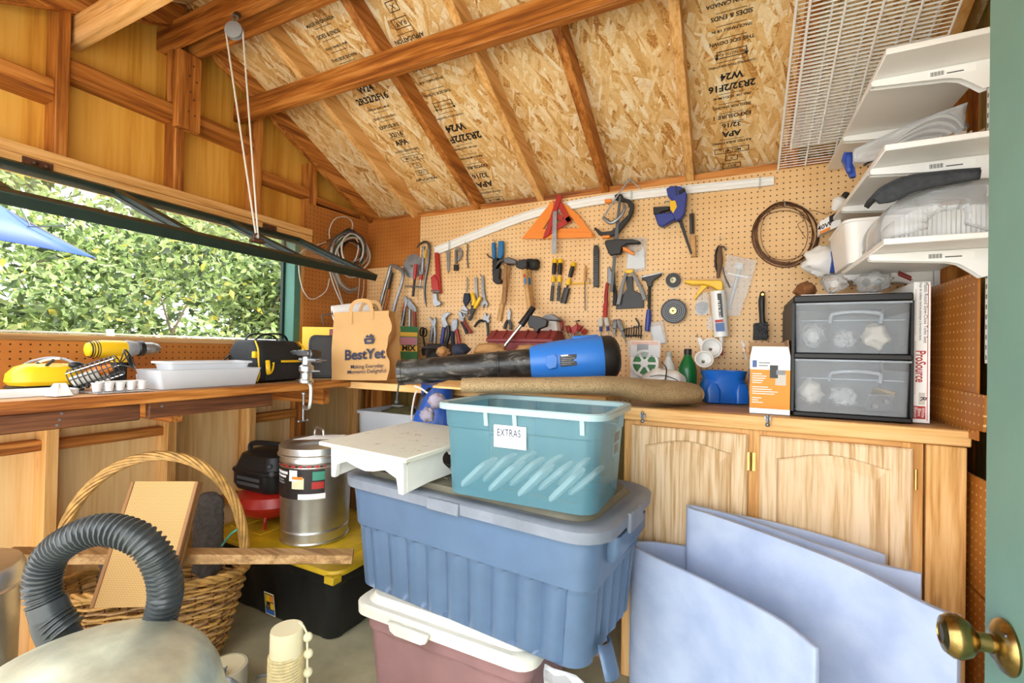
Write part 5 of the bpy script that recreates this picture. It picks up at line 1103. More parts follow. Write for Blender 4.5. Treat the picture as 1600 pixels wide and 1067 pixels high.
# ---- behind the vise: dark tray, yellow box, paper towel
p = pD(507,592,2.32); t = thing('black_tray','glossy black plastic tray standing behind the vise','tray',(p.x,p.y,BZ)); M = RZ((p.x,p.y,BZ+.006),.9) @ Matrix.Rotation(-.08,4,'X'); part('panel', MB(M).loft([[V((q.x,y,q.y+.11)) for q in rrect(.15,.22,.03,0)] for y in (0,.012)]), 'black', t, bevel=.004); part('inner', MB(M).loft([[V((q.x,y,q.y+.11)) for q in rrect(.12,.19,.03,0)] for y in (-.004,0)]), 'label_dark', t)
p = pD(520,535,2.62); p.z = 1.05; YM = RZ((p.x,p.y,BZ+.05),.35)
t = thing('yellow_box','yellow and red cardboard box behind the shopping bag','box',(p.x,p.y,B2)); rr(YM,((.28,.16,.004,.0),(.28,.16,.004,.225)),'yellow','carton',t); part('print', MB(YM).bx(-.10,-.03,-.0812,-.0805,.03,.14), 'grey', t, smooth=0); part('print', MB(YM).bx(.02,.135,-.0812,-.0805,.16,.215), 'maroon', t, smooth=0); part('stand_block', MB(YM).bx(-.13,.13,-.07,.07,-.049,.0), 'handle_wood', t)
a, b = pD(520,490,2.62), pD(577,482,2.72); t = thing('paper_towel_roll','roll of white paper towel on a wire rod','paper towel',a)
ax = (b-a); Lr = ax.length; AM = aim(a, ax); part('roll', MB(AM).loft([[V((r*math.cos(u),r*math.sin(u),z)) for u in [2*PI*k_/28 for k_ in range(28)]] for r,z in ((.045,0),(.045,Lr),(.017,Lr),(.017,0))],closed=True), 'paper', t); part('core', MB(AM).loft([[V((r*math.cos(u),r*math.sin(u),z)) for u in [2*PI*k_/20 for k_ in range(20)]] for r,z in ((.0168,-.001),(.0168,Lr+.001),(.015,Lr+.001),(.015,-.001))],closed=True), 'ramp_brown', t); part('rod', MB(AM).tube([(-.0,0,-.06),(0,0,Lr+.03)],.004,6).tube([(0,0,-.06),(0,-.05,-.06)],.004,6), 'dgrey', t); part('loose_sheet', MB(AM).strip([[V((.045*math.cos(-.6-s*.2)+s*.02,-.045*math.sin(.6+s*.2)-.012*s,Lr*z)) for s in range(4)] for z in (.35,1)]), 'paper', t, solid=.001)
# ---- paper shopping bag
bo = pD(560,600,2.24); plain('kraft','c99c62',.7,0,.08,8,.15); plain('navy_ink','1d2340',.6)
ex = V((.975,.225,0.03)).normalized(); up = V((.045,-.015,1)).normalized(); nrm = ex.cross(up); nrm = -nrm if nrm.dot(CAM-bo) < 0 else nrm
Wb, Hb, Tb = .295, .335, .15
t = thing('paper_bag','brown paper shopping bag printed BestYet standing on the bench corner','bag',(bo.x,bo.y,B2)); BMx = basis(V((bo.x,bo.y,B2+.002)), ex, -nrm, None); BMx = basis(V((bo.x,bo.y,BZ+.006)), ex, -nrm, up)
L_ = []; rnd = random.Random(5)
for j in range(15):
    z = Hb*j/14; q = j/14; tk = Tb*(1-.45*q); lp_ = []
    for (x0,y0,x1,y1) in ((-.5,0,.5,0),(.5,0,.5,1),(.5,1,-.5,1),(-.5,1,-.5,0)):
        for i in range(10):
            s = i/10; x = (x0+(x1-x0)*s)*Wb*(1+.05*math.sin(q*3)); y = (y0+(y1-y0)*s)*tk
            c = .012*mnoise.noise(V((x*14,y*14,z*10)))+.006*mnoise.noise(V((x*40,y*40,z*35+3)))
            fold = -.016*math.sin(PI*s) if (x0 == x1) else 0
            lp_.append(V((x+(fold if x0 > 0 else -fold)+(c*1.6 if x0 == x1 else 0), y+(c*(.35 if y0 == 0 and y1 == 0 else 1)), z if j else 0)))
    L_.append(lp_)
part('sack', MB(BMx).loft(L_,cap1=False), 'kraft', t, smooth=50)
for y in (-.002,.085): part('handle', MB(BMx).tube(curve([(-.055,y,Hb-.06),(-.055,y-.002,Hb+.02),(-.03,y,Hb+.05),(.03,y,Hb+.05),(.055,y-.002,Hb+.01),(.058,y,Hb-.04)],6),.009,6,flat=.25), 'kraft', t)
FM = BMx @ Matrix(((1,0,0,0),(0,0,-1,-.0085),(0,1,0,0),(0,0,0,1)))
nv = M_('navy_ink')
text('BestYet', .068, nv, t, FM @ Matrix.Translation((.03,.125,0)) @ Matrix.Rotation(.04,4,'Z'), bold=.028, name='printed_name'); text('Making Everyday', .026, nv, t, FM @ Matrix.Translation((.045,.068,0)) @ Matrix.Rotation(.04,4,'Z'), bold=.006); text('Moments Delightful', .026, nv, t, FM @ Matrix.Translation((.045,.043,0)) @ Matrix.Rotation(.04,4,'Z'), bold=.006); text('1893', .013, M_('kraft'), t, FM @ Matrix.Translation((.052,.19,.001)), bold=.03)
part('printed_crock', MB(FM).prism([(.03,.176,0),(.074,.178,0),(.08,.20,0),(.078,.206,0),(.026,.204,0),(.024,.198,0)],(0,0,.0004)).prism([(.03,.208,0),(.04,.222,0),(.05,.213,0),(.06,.226,0),(.074,.215,0),(.076,.208,0)],(0,0,.0004)), 'navy_ink', t, smooth=0)
# ---- plant food box, small box items behind
p = pY(637,552,2.24); t = thing('plant_food_box','green and yellow carton printed MIX beside the scissors','box',(p.x,p.y,B2)); M = RZ((p.x,p.y,BZ+.002),.75); zt = pY(637,512,2.2).z-B2; plain('box_green','2f7a3c',.5); plain('pink_print','c9889a',.5)
part('carton', MB(M).bx(-.055,.055,-.055,.055,0,zt), 'box_green', t, bevel=.002)
for rot in (0,-PI/2):
    Q = M @ Matrix.Rotation(rot,4,'Z') @ Matrix(((1,0,0,0),(0,0,-1,-.0555),(0,1,0,0),(0,0,0,1)))
    part('print', MB(Q).bx(-.05,.05,zt-.11,zt-.065,0,.0005), 'pink_print', t, smooth=0); part('print', MB(Q).bx(-.05,.05,zt-.06,zt-.035,0,.0005), 'yellow', t, smooth=0); part('print', MB(Q).bx(-.052,.052,zt-.15,zt-.113,0,.0004), 'yellow', t, smooth=0)
    text('MIX', .045, M_('ink'), t, Q @ Matrix.Translation((0,zt-.131,.001)), bold=.04)
# ---- red toolbox
p0, p1 = pY(772,545,2.24), pY(872,545,2.24); zb = B2; t = thing('metal_toolbox','closed red metal toolbox with ribbed lid against the wall','toolbox',((p0.x+p1.x)/2,2.24,zb)); ztop = pY(820,517,2.24).z
part('box', MB().bx(p0.x,p1.x,2.16,2.34,zb,ztop-.06), 'maroon', t, bevel=.004)
part('lid', MB().loft([[V((x,2.25+y,z)) for y, z in ((-.1,ztop-.062),(-.1,ztop-.045),(-.04,ztop),(.04,ztop),(.098,ztop-.045),(.098,ztop-.062))] for x in (p0.x-.004,p1.x+.004)]), 'maroon', t, bevel=.003)
for i in range(6):
    x = p0.x+(p1.x-p0.x)*(i+.5)/6; part('lid_rib', MB().bar((x,2.152,ztop-.042),(x,2.208,ztop+.003),.012,.006), 'maroon', t)
# ---- spray wand leaning
t = thing('spray_wand','black pistol grip spray wand with a steel tube','wand',pY(770,540,2.1)); a, b = pY(788,541,2.10), pY(814,508,2.13)
part('tube', MB().tube([a,b],.0095,12), 'galv', t); part('grip', MB().tube([b,pY(822,497,2.14),pY(833,481,2.17)],[.018,.017,.0165],14), 'black', t); Q = [pY(x,y,2.14) for x,y in ((826,492),(840,494),(855,500),(853,510),(842,514),(838,521),(832,512),(827,512),(824,505))]; part('pistol', MB().prism(Q,(0,.03,0)), 'black', t, bevel=.003)
# ---- small lantern
t = thing('small_lantern','white lantern with grey peaked roof behind the spray wand','lantern',pY(860,520,2.28)); Q = lambda l,y: [pY(a_,b_,y) for a_,b_ in l]
part('body', MB().prism(Q(((848,500),(869,502),(871,520),(846,520)),2.26),(0,.06,0)), 'white', t, bevel=.002); part('roof', MB().prism(Q(((845,497),(850,493),(860,490),(871,497),(872,500),(845,500)),2.255),(0,.07,0)), 'grey', t, bevel=.002)
# ---- work gloves and bits on the bench behind the blower
def lump(name, label, cat, c, s, mat, seed=0, amp=.25, group=None, par=None, rot=0, n=22, m=14):
    L = []
    for j in range(1,m):
        a_ = -PI/2+PI*j/m; row = []
        for i in range(n):
            u = 2*PI*i/n; d = V((math.cos(a_)*math.cos(u),math.cos(a_)*math.sin(u),math.sin(a_))); k_ = 1+amp*mnoise.noise(d*2.1+V((seed,0,0)))+amp*.6*mnoise.noise(d*4.7+V((0,seed,0)))
            row.append(V((d.x*s[0]*k_,d.y*s[1]*k_,d.z*s[2]*k_)))
        L.append(row)
    o = MB(RZ(c,rot)).loft(L).build(name, M_(mat), par, smooth=70)
    return tag(o,label,cat,group) if label else o
plain('suede','b98c58',.9,0,.25,18,.3); plain('glove_grey','9a92a0',.85,0,.35,22,.4)
c = pD(766,549,2.22); lump('work_glove','tan suede work glove lying under the spray wand','glove',(c.x,c.y,B2+.172),(.085,.045,.032),'suede',2,.3); c = pD(826,546,2.16); lump('work_glove','second tan suede glove behind the blower tube','glove',(c.x,c.y,B2+.172),(.06,.045,.03),'suede',7,.3)
c = pD(720,550,2.24); lump('canvas_apron','navy and tan canvas bundle behind the blower tube','cloth',(c.x,c.y,B2+.168),(.042,.045,.03),'cloth_navy',4,.3); c = pD(692,553,2.22); lump('gravel_bag','small tan lumpy bag behind the blower tube','bag',(c.x,c.y,B2+.16),(.028,.035,.024),'suede',9,.4)
p = pY(686,552,2.2); t = thing('drill_bit_case','black plastic bit case with handle below the groove pliers','case',(p.x,2.2,B2)); part('case', MB().bx(p.x-.075,p.x+.075,2.17,2.24,B2,p.z+.055), 'black', t, bevel=.008); part('handle', MB().tube(curve([(p.x-.07,2.15,p.z-.01),(p.x-.06,2.13,p.z+.025),(p.x+.0,2.12,p.z+.03),(p.x+.07,2.14,p.z+.028)],5),.01,8), 'black', t)
# support crate under that pile so that nothing hangs
p = pD(740,575,2.28); t = thing('cardboard_box','plain cardboard box under the gloves behind the blower','box',(p.x,p.y,B2)); part('carton', MB(RZ((p.x,p.y+.02,B2),0)).bx(-.22,.22,-.10,.10,0,.125), 'kraft', t, bevel=.002)
# ---- leaf blower
plain('blower_blue','2f7bd6',.35); k = NT('dusty_black'); MATS['dusty_black'] = k.m
nz = k.n('ShaderNodeTexNoise', ins={'Vector':k.coord((1,1,3)),'Scale':9.0,'Detail':6.0,'Roughness':.65,'Distortion':1.2}).outputs[0]; k.l(k.ramp(nz,[(.42,lin('1c1c1d')),(.55,lin('3a3936')),(.68,lin('86827a'))]), k.b.inputs['Base Color']); k.b.inputs['Roughness'].default_value = .32
a, b = pD(624,582,1.93), pD(966,557,1.86); ax = (b-a); LB = ax.length; t = thing('leaf_blower','blue and black leaf blower lying across the tub and bench','leaf blower',a); UM = aim(a, ax)
rp_ = lambda x: 1.9/717*x
part('tube', MB(UM).lathe([(rp_(17),0),(rp_(20.5),.002),(rp_(20.5),.02),(rp_(19.5),.022),(rp_(21.5),LB*.46),(rp_(22.5),LB*.462),(rp_(22.5),LB*.47),(rp_(21.5),LB*.472),(rp_(22.5),LB*.61),(rp_(24.5),LB*.63)],n=36), 'dusty_black', t)
hx_ = part('housing', MB(UM).loft([[V((r*math.cos(u)*1.0,r*math.sin(u)*sy,LB*z)) for u in [2*PI*k_/36 for k_ in range(36)]] for z, r, sy in ((.61,rp_(25),1.0),(.63,rp_(27),1),(.70,rp_(29),1.05),(.80,rp_(31),1.08),(.90,rp_(32),1.1),(.935,rp_(30),1.1))]), 'blower_blue', t)
part('rear_cap', MB(UM).loft([[V((r*math.cos(u),r*math.sin(u)*1.1,LB*z)) for u in [2*PI*k_/36 for k_ in range(36)]] for z, r in ((.93,rp_(30.5)),(.97,rp_(30)),(.99,rp_(26)),(1.005,rp_(18)))]), 'black', t)
def blp(x,y,lift=.0): 
    """point on the side of the blower that faces the lens, at a pixel"""
    c = CAM; d = ray(x,y).normalized(); w = c-a; e = ax.normalized(); A_ = d-e*d.dot(e); B_ = w-e*w.dot(e); R2 = rp_(31.5)+lift
    aa = A_.dot(A_); bb = 2*A_.dot(B_); cc2 = B_.dot(B_)-R2*R2; disc_ = max(0,bb*bb-4*aa*cc2); return c+d*((-bb-math.sqrt(disc_))/(2*aa))
def bpatch(name, mat, pts, th=.003): 
    q = [blp(*p) for p in pts]; n_ = (CAM-q[0]).normalized(); return MB().prism([p-n_*.004 for p in q], n_*(.004+th)).build(name, M_(mat), hx_, bevel=.001)
bpatch('latch','blower_blue',((853,556),(866,553),(871,560),(869,574),(858,577),(852,570)),.006); bpatch('rating_label','label_dark',((875,555),(901,553),(902,571),(876,573)),.0015); 
for i in range(5): bpatch('label_line','grey',((877,557+3*i),(898 if i % 2 else 893,555.5+3*i),(898 if i % 2 else 893,557+3*i),(877,558.3+3*i)),.002)
bpatch('label_line','paper',((876,554.6),(888,553.8),(888,556),(876,556.8)),.0024)
part('top_ridge', MB(UM).bx(-.02,.02,rp_(30),rp_(36),LB*.80,LB*.92), 'blower_blue', t, bevel=.006); part('hang_strap', MB().tube([pD(624,590,1.9),pD(621,615,1.9),pD(620,626,1.9)],.004,6).ball(pD(620,628,1.9),.009), 'dgrey', t)
# ---- brown paper, board, rug roll
plain('gold_paper','b98a4c',.35,0,.25,14,.25)
fr_ = [(690,606,1.76),(760,605,1.76),(870,604,1.79),(930,603,1.84),(975,602,1.88)]; bk_ = [(705,597,1.98),(800,597,2.0),(890,596,2.0),(935,595,2.02),(978,594,2.04)]
F_ = curve([pD(*p) for p in fr_],6); K_ = curve([pD(*p) for p in bk_],6)
o = MB().strip([[f_.lerp(k_,s)+V((0,0,.006*mnoise.noise(f_*18+V((s*3,0,0))))) for f_, k_ in zip(F_,K_)] for s in (0,.2,.4,.6,.8,1)]).build('brown_paper_sheet', M_('gold_paper'), None, solid=.003, smooth=60); tag(o,'crinkled brown paper sheet under the leaf blower','paper')
q = [pD(676,606,1.74),pD(735,610,1.70),pD(800,600,1.78),pD(700,597,1.86)]; tag(MB().prism(q,(0,0,.008)).build('wood_offcut', M_('pale_X'), None, bevel=.001),'thin pale wood offcut poking out under the brown paper','board')
k = NT('jute'); MATS['jute'] = k.m; jv = k.coord((1,1,1),rand=False); vo = k.n('ShaderNodeTexVoronoi', ins={'Vector':k.n('ShaderNodeMapping', ins={0:jv,2:(.5,.6,.7),3:(1,2.2,1)}).outputs[0],'Scale':230.0}).outputs[0]; big = k.n('ShaderNodeTexNoise', ins={'Vector':jv,'Scale':12.0,'Detail':4.0}).outputs[0]
mm = k.math('ADD', k.math('MULTIPLY', vo, -.9), k.math('ADD', k.math('MULTIPLY', big, .3), .75)); k.l(k.ramp(mm,[(.2,lin('957b56')),(.5,lin('b89d74')),(.85,lin('cfb88e'))]), k.b.inputs['Base Color']); k.b.inputs['Roughness'].default_value = .95; k.bump(mm,.7,.003)
rc_ = [(722,602,1.60),(760,602,1.60),(830,602,1.60),(905,602,1.60),(960,603,1.63),(1005,609,1.70),(1040,612,1.75),(1070,614,1.79),(1082,615,1.80)]; rr_ = [11,12,12,13,15,18,20,19,17]
P_ = curve([pD(*p) for p in rc_],5); k_ = len(P_)-1; RR = [rr_[min(8,int(i/k_*8))]+(rr_[min(8,int(i/k_*8)+1)]-rr_[min(8,int(i/k_*8))])*((i/k_*8)%1) for i in range(k_+1)]
t = thing('rug_roll','rolled brown jute rug resting on the teal tub rim','rug',P_[0]); part('roll', MB().tube(P_,[1.68/717*v*1.8 for v in RR],22,flat=.55,up=V((0,0,1))), 'jute', t, smooth=60)
plain('rug_under','cdb68c',.9,0,.3,90,.4); c = pD(1104,622,1.83); dr = (P_[-1]-P_[-3]).normalized(); part('inner_turn', MB().tube([P_[-1]-dr*.01,P_[-1]+dr*.012,P_[-1]+dr*.022],[.052,.046,.03],18,flat=.5,up=V((0,0,1))), 'rug_under', t)
# ---- blue bag with gloves, and the clear bin behind the stool
plain('bag_blue','2354ae',.4,0,.15,9,.15); c = pD(676,640,2.0); c.y += .03
t = thing('blue_bag','bright blue vinyl bag slumped behind the step stool','bag',(c.x,c.y,.78)); L_ = []
for j in range(12):
    z = .776+.27*j/11; w = .095+.02*math.sin(j*.5)-.0*j; L_.append([V((c.x+w*math.cos(u)*(1+.08*mnoise.noise(V((math.cos(u)*2,math.sin(u)*2,z*9)))),c.y+w*.75*math.sin(u)*(1+.1*mnoise.noise(V((math.cos(u)*3,math.sin(u)*3,z*7+5)))),z)) for u in [2*PI*k_/24 for k_ in range(24)]])
part('sack', MB().loft(L_), 'bag_blue', t, smooth=70); part('white_cord', MB().tube(curve([pD(643,655,1.96),pD(644,640,1.95),pD(648,618,1.94),pD(652,610,1.94)],5),.004,6).tube(curve([pD(648,603,1.87),pD(658,607,1.85),pD(668,614,1.85)],4),.004,6), 'rope', t); part('dark_strap', MB().tube(curve([pD(672,606,1.93),pD(660,620,1.90),pD(652,640,1.90)],5),.012,6,flat=.3), 'black', t)
c = pD(682,626,1.84); lump('work_glove','limp grey work glove draped over the blue bag','glove',(c.x,c.y,c.z),(.04,.025,.03),'glove_grey',3,.3)
c = pD(668,648,1.83); lump('work_glove','second grey glove hanging below the first on the blue bag','glove',(c.x,c.y,c.z),(.03,.022,.028),'glove_grey',6,.3)
p = pD(590,655,2.5); t = thing('clear_bin','tall clear bin full of olive cloth behind the step stool','bin',(p.x,p.y,0)); M = RZ((p.x+.05,p.y+.14,0),0); zt = pD(560,651,2.4).z
part('bin', MB(M).loft([rrect(.34,.26,.03,.005),rrect(.38,.30,.03,zt),rrect(.40,.32,.03,zt),rrect(.40,.32,.03,zt+.015),rrect(.37,.29,.03,zt+.015),rrect(.33,.25,.03,.02)]), 'tubclear', t); plain('olive_cloth','6d6844',.9,0,.4,12,.3); lump('olive_cloth','olive cloth heaped in the tall clear bin','cloth',(p.x+.05,p.y+.14,zt-.02),(.12,.085,.05),'olive_cloth',8,.3)
# ================= on the worktop
p = pD(1130,600,1.93); t = thing('blue_tub','bright blue plastic tub with moulded grips on the worktop','tub',(p.x,p.y,CZ)); M = RZ((p.x,p.y,CZ),.25); plain('tub_blue','1f66c4',.25); zt = pD(1123,579,1.90).z-CZ
part('tub', MB(M).loft([rrect(.15,.13,.03,.001,6),rrect(.165,.145,.035,.012,6),rrect(.17,.15,.04,zt*.55,6),rrect(.155,.135,.05,zt*.72,6),rrect(.165,.145,.05,zt*.9,6),rrect(.172,.152,.05,zt,6),rrect(.155,.135,.05,zt,6),rrect(.14,.12,.05,zt*.6,6),rrect(.14,.12,.04,.01,6)]), 'tub_blue', t)
part('grip', MB(M).loft([rrect(.05,.02,.009,.005,4,.055,-.075),rrect(.056,.026,.012,zt*.4,4,.055,-.073),rrect(.03,.012,.006,zt*.62,4,.055,-.07)]), 'tub_blue', t); part('grip', MB(M).loft([rrect(.05,.02,.009,.005,4,-.055,-.075),rrect(.056,.026,.012,zt*.4,4,-.055,-.073),rrect(.03,.012,.006,zt*.62,4,-.055,-.07)]), 'tub_blue', t)
# ---- orange carton
a, b, c, d = pY(1171,647,1.80), pY(1234,648,1.80), pY(1234,537,1.80), pY(1171,535,1.80); x0, x1 = a.x, b.x; zt = pY(1200,556,1.80).z; Dp = .12; plain('carton_orange','e7962a',.5); plain('carton_inside','b8926a',.7)
t = thing('orange_carton','orange and white product carton with open flaps','box',(x0,1.86,CZ))
part('front', MB().bx(x0,x1,1.80,1.803,CZ+.001,zt), 'paper', t); part('side', MB().bx(x0,x0+.003,1.803,1.80+Dp,CZ+.001,zt), 'carton_inside', t); part('side', MB().bx(x1-.003,x1,1.803,1.80+Dp,CZ+.001,zt), 'paper', t); part('back', MB().bx(x0,x1,1.80+Dp,1.803+Dp,CZ+.001,zt+.0), 'carton_inside', t)
part('flap', MB().prism([(x0,1.80,zt),(x1,1.80,zt),(x1-.008,1.788,zt+.032),(x0+.006,1.788,zt+.032)],(0,.002,0)), 'paper', t); part('flap', MB().prism([(x0,1.80+Dp,zt),(x1,1.80+Dp,zt),(x1,1.81+Dp,zt+.05),(x0,1.81+Dp,zt+.05)],(0,.002,0)), 'carton_inside', t); part('flap', MB().prism([(x1,1.80,zt),(x1,1.80+Dp,zt),(x1-.006,1.80+Dp,zt+.055),(x1-.006,1.81,zt+.055)],(-.002,0,0)), 'carton_inside', t); part('flap', MB().prism([(x0,1.80,zt),(x0,1.80+Dp,zt),(x0-.02,1.80+Dp,zt+.03),(x0-.02,1.81,zt+.03)],(-.002,0,0)), 'carton_orange', t)
ff = lambda u0,v0,u1,v1,m,e=.0006: MB().bx(x0+(x1-x0)*u0,x0+(x1-x0)*u1,1.80-e,1.80,CZ+(zt-CZ)*v0,CZ+(zt-CZ)*v1).build('print', M_(m), t, smooth=0)
ff(0,.09,1,.76,'carton_orange'); ff(0,.0,1,.085,'galv',.0005); ff(.64,.5,.9,.7,'rope',.001); ff(.5,.62,.7,.84,'dgrey',.0012); ff(.66,.68,.88,.76,'grey',.0013); ff(.06,.8,.17,.92,'sawblue',.001); ff(.22,.87,.5,.89,'grey',.001); ff(.22,.82,.45,.84,'grey',.001)
for i, w in enumerate((.3,.45,.42,.35,.3,0,.5,.62,.8,.7,0,.3,.2,.34)):
    if w: ff(.06,.68-.038*i,.06+w*.8,.694-.038*i,'paper',.001)
for i, m in enumerate(('black','carton_orange','sawblue','rope')): part('print', MB().bx(x0-.0008,x0,1.81,1.80+Dp-.01,CZ+(zt-CZ)*(.08+.23*i),CZ+(zt-CZ)*(.26+.23*i)), m, t, smooth=0)
p = pY(1160,540,1.86); t = thing('clear_bit_tube','clear plastic handle sticking out of the orange carton','handle',(p.x,p.y,p.z)); part('shaft', MB().tube([pY(1163,550,1.855),pY(1162,540,1.86),pY(1160,532,1.86)],[.006,.008,.005],8), 'film', t); part('tip', MB().tube([pY(1166,562,1.85),pY(1163,550,1.855)],.003,6), 'steel', t)
# ---- drawer unit
x0, x1, yf, z0, z1 = .182, .494, 1.795, CZ, 1.402; yb_ = 2.13; t = thing('drawer_unit','black framed unit with two translucent drawers on the worktop','drawers',((x0+x1)/2,1.95,CZ)); zm = pY(1330,557,yf).z
part('base', MB().bx(x0,x1,yf,yb_,z0+.001,z0+.016), 'black', t, bevel=.003); part('top', MB().bx(x0-.003,x1,yf-.004,yb_,z1-.024,z1), 'black', t, bevel=.004); part('divider', MB().bx(x0,x1,yf,yb_,zm-.009,zm+.009), 'black', t, bevel=.003); part('side', MB().bx(x0-.006,x0+.002,yf+.004,yb_,z0+.016,z1-.024), 'black', t); part('side', MB().bx(x1-.004,x1+.004,yf+.004,yb_,z0+.016,z1-.024), 'black', t); part('back', MB().bx(x0,x1,yb_,yb_+.006,z0,z1), 'black', t)
clear('drawer_clear','e4ecf4',.24,.12,.06); plain('cloth_cream','ded3c4',.85)
for q0, q1 in ((z0+.018,zm-.011),(zm+.011,z1-.026)):
    h = q1-q0; L_ = [rrect(x1-x0-.016,.30,.02,q0,4,(x0+x1)/2,yf+.15),rrect(x1-x0-.006,.31,.02,q1,4,(x0+x1)/2,yf+.153)]
    d = MB().loft(L_,cap1=False).build('drawer', M_('drawer_clear'), t)
    xm = x0+(x1-x0)*.53; hw = .065; hz = q0+h*.72; part('handle', MB().tube(curve([(xm-hw,yf-.004,hz-.02),(xm-hw,yf-.016,hz),(xm-hw+.012,yf-.019,hz+.008),(xm,yf-.02,hz+.013),(xm+hw-.012,yf-.019,hz+.008),(xm+hw,yf-.016,hz),(xm+hw,yf-.004,hz-.02)],5),.0055,8), 'drawer_clear', d); part('rim', MB().bx(x0+.004,x1-.004,yf-.006,yf-.002,q1-.006,q1), 'drawer_clear', d); part('face_line', MB().bx(x0+.02,x1-.02,yf-.0045,yf-.0025,q0+h*.63,q0+h*.65), 'drawer_clear', d)
lump('cotton_cloth','cream cloth crumpled in the upper drawer','cloth',(x1-.075,yf+.08,zm+.068),(.034,.036,.038),'cloth_cream',2,.4); lump('plastic_bag','shiny clear bag in the left of the upper drawer','bag',(x0+.065,yf+.09,zm+.07),(.036,.04,.04),'film',5,.35); lump('white_parts','white bagged parts in the left of the upper drawer','parts',(x0+.065,yf+.09,zm+.066),(.017,.018,.022),'white',15,.3); lump('plastic_bag','crinkled clear bag in the middle of the upper drawer','bag',(x0+.155,yf+.09,zm+.058),(.03,.04,.028),'film',6,.4)
lump('hardware_bag','bag of pale hardware filling the lower drawer left','bag',(x0+.06,yf+.09,z0+.078),(.036,.04,.04),'rope',12,.35); lump('plastic_bag','bag of clear parts in the middle of the lower drawer','bag',(x0+.152,yf+.08,z0+.068),(.036,.04,.032),'film',13,.35)
tz = thing('steel_plates','bundle of drilled steel plates in the lower drawer','hardware',(x1-.07,yf+.06,z0+.05)); part('plate', MB(RZ((x1-.07,yf+.05,z0+.055),.2,.5,0)).bx(-.035,.035,-.003,.003,-.03,.03), 'steel', tz, bevel=.001); part('plate', MB(RZ((x1-.06,yf+.06,z0+.075),-.3,.3,.2)).bx(-.03,.03,-.003,.003,-.02,.025), 'brass', tz, bevel=.001)
for dx, dz_ in ((-.015,-.01),(.015,.005)): part('bolt', MB().tube([(x1-.07+dx,yf+.03,z0+.055+dz_),(x1-.07+dx,yf+.05,z0+.055+dz_)],.008,8), 'dsteel', tz)
# ---- tall toilet seat box
p0, p1 = pY(1426,640,1.83), pY(1453,640,1.83); zt = pY(1440,440,1.83).z; t = thing('tall_carton','tall narrow white carton printed in red beside the drawers','box',((p0.x+p1.x)/2,1.98,CZ)); x0, x1 = p0.x, p1.x; H_ = zt-CZ
part('carton', MB().bx(x0,x1,1.83,2.2,CZ+.001,zt), 'paper', t, bevel=.001); ff = lambda u0,v0,u1,v1,m,e=.0006: MB().bx(x0+(x1-x0)*u0,x0+(x1-x0)*u1,1.83-e,1.83,CZ+H_*v0,CZ+H_*v1).build('print', M_(m), t, smooth=0)
ff(.82,.02,.86,.98,'red'); ff(.0,.03,.74,.12,'red'); ff(.34,.13,.72,.215,'rope',.0004)
QM = basis(V(((x0+x1)/2,1.829,CZ+H_*.40)), (0,0,-1), (1,0,0)); text('ProSource', .034, M_('red'), t, QM @ Matrix.Translation((0,-.004,.0)), bold=.02, name='printed_name', sx=.68); text('R', .022, M_('ink'), t, basis(V(((x0+x1)/2+.004,1.829,CZ+H_*.172)), (0,0,-1), (1,0,0)), bold=.01); text('Plastic Round Slow-Close Toilet Seat', .0125, M_('ink'), t, basis(V(((x0+x1)/2+.008,1.829,CZ+H_*.78)), (0,0,-1), (1,0,0))); text('Siege de toilette rond en plastique a fermeture lente', .0085, M_('ink'), t, basis(V(((x0+x1)/2-.004,1.829,CZ+H_*.79)), (0,0,-1), (1,0,0)))
for i, s in enumerate(('White','Blanc','Blanco')): text(s, .012, M_('paper'), t, basis(V((x0+(x1-x0)*(.6-.22*i),1.829,CZ+H_*.075)), (0,0,-1), (1,0,0)))
for z_ in (.2,.62): part('rule', MB().bx(x0+.004,x0+.006,1.8292,1.83,CZ+H_*(z_-.0),CZ+H_*(z_+.33 if z_ > .5 else z_+.38)), 'rope', t, smooth=0)
# ---- bottles, reel, mask, funnels behind the rug
def bottle(label, px, ptop, Y_, r, mat, capm, seed=0):
    b_ = pY(px, 600, Y_); zt_ = pY(px, ptop, Y_).z; h = zt_-CZ; t = thing('bottle', label, 'bottle', (b_.x,Y_,CZ)); M = Matrix.Translation((b_.x,Y_,CZ))
    part('body', MB(M).lathe([(r*.9,.001),(r,.01),(r,h*.55),(r*.85,h*.68),(r*.42,h*.84),(r*.38,h*.88)],n=22), mat, t); part('cap', MB(M).lathe([(r*.42,h*.88),(r*.42,h*.99),(r*.36,h)],n=16), capm, t)
plain('bottle_green','14713a',.25); bottle('white plastic bottle behind the dust mask',1044,549,2.25,.033,'tube_white','rope'); bottle('green plastic bottle beside the white one',1074,545,2.22,.04,'bottle_green','black')
c = pY(1008,568,2.15); t = thing('twist_tie_reel','white and green twist tie reel in its torn package','reel',(c.x,2.15,CZ)); B_ = aim(c,(0,-1,.1)); r_ = .062
part('reel', MB().loft([[V((r*math.cos(u),r*math.sin(u),z)) for u in [2*PI*k_/30 for k_ in range(30)]] for r,z in ((r_,0),(r_,.02),(r_*.82,.022),(r_*.82,0))],B_,closed=True), 'white', t); part('tie_winding', MB(B_).lathe([(r_*.8,.002),(r_*.8,.016),(.001,.016)],n=30), 'box_green', t); part('hub', MB(B_).lathe([(.018,.014),(.018,.026),(.001,.026)],n=20), 'white', t)
for k_ in range(6): part('spoke', MB(B_ @ Matrix.Rotation(k_*PI/3,4,'Z')).bx(.015,r_*.85,-.005,.005,.016,.022), 'white', t)
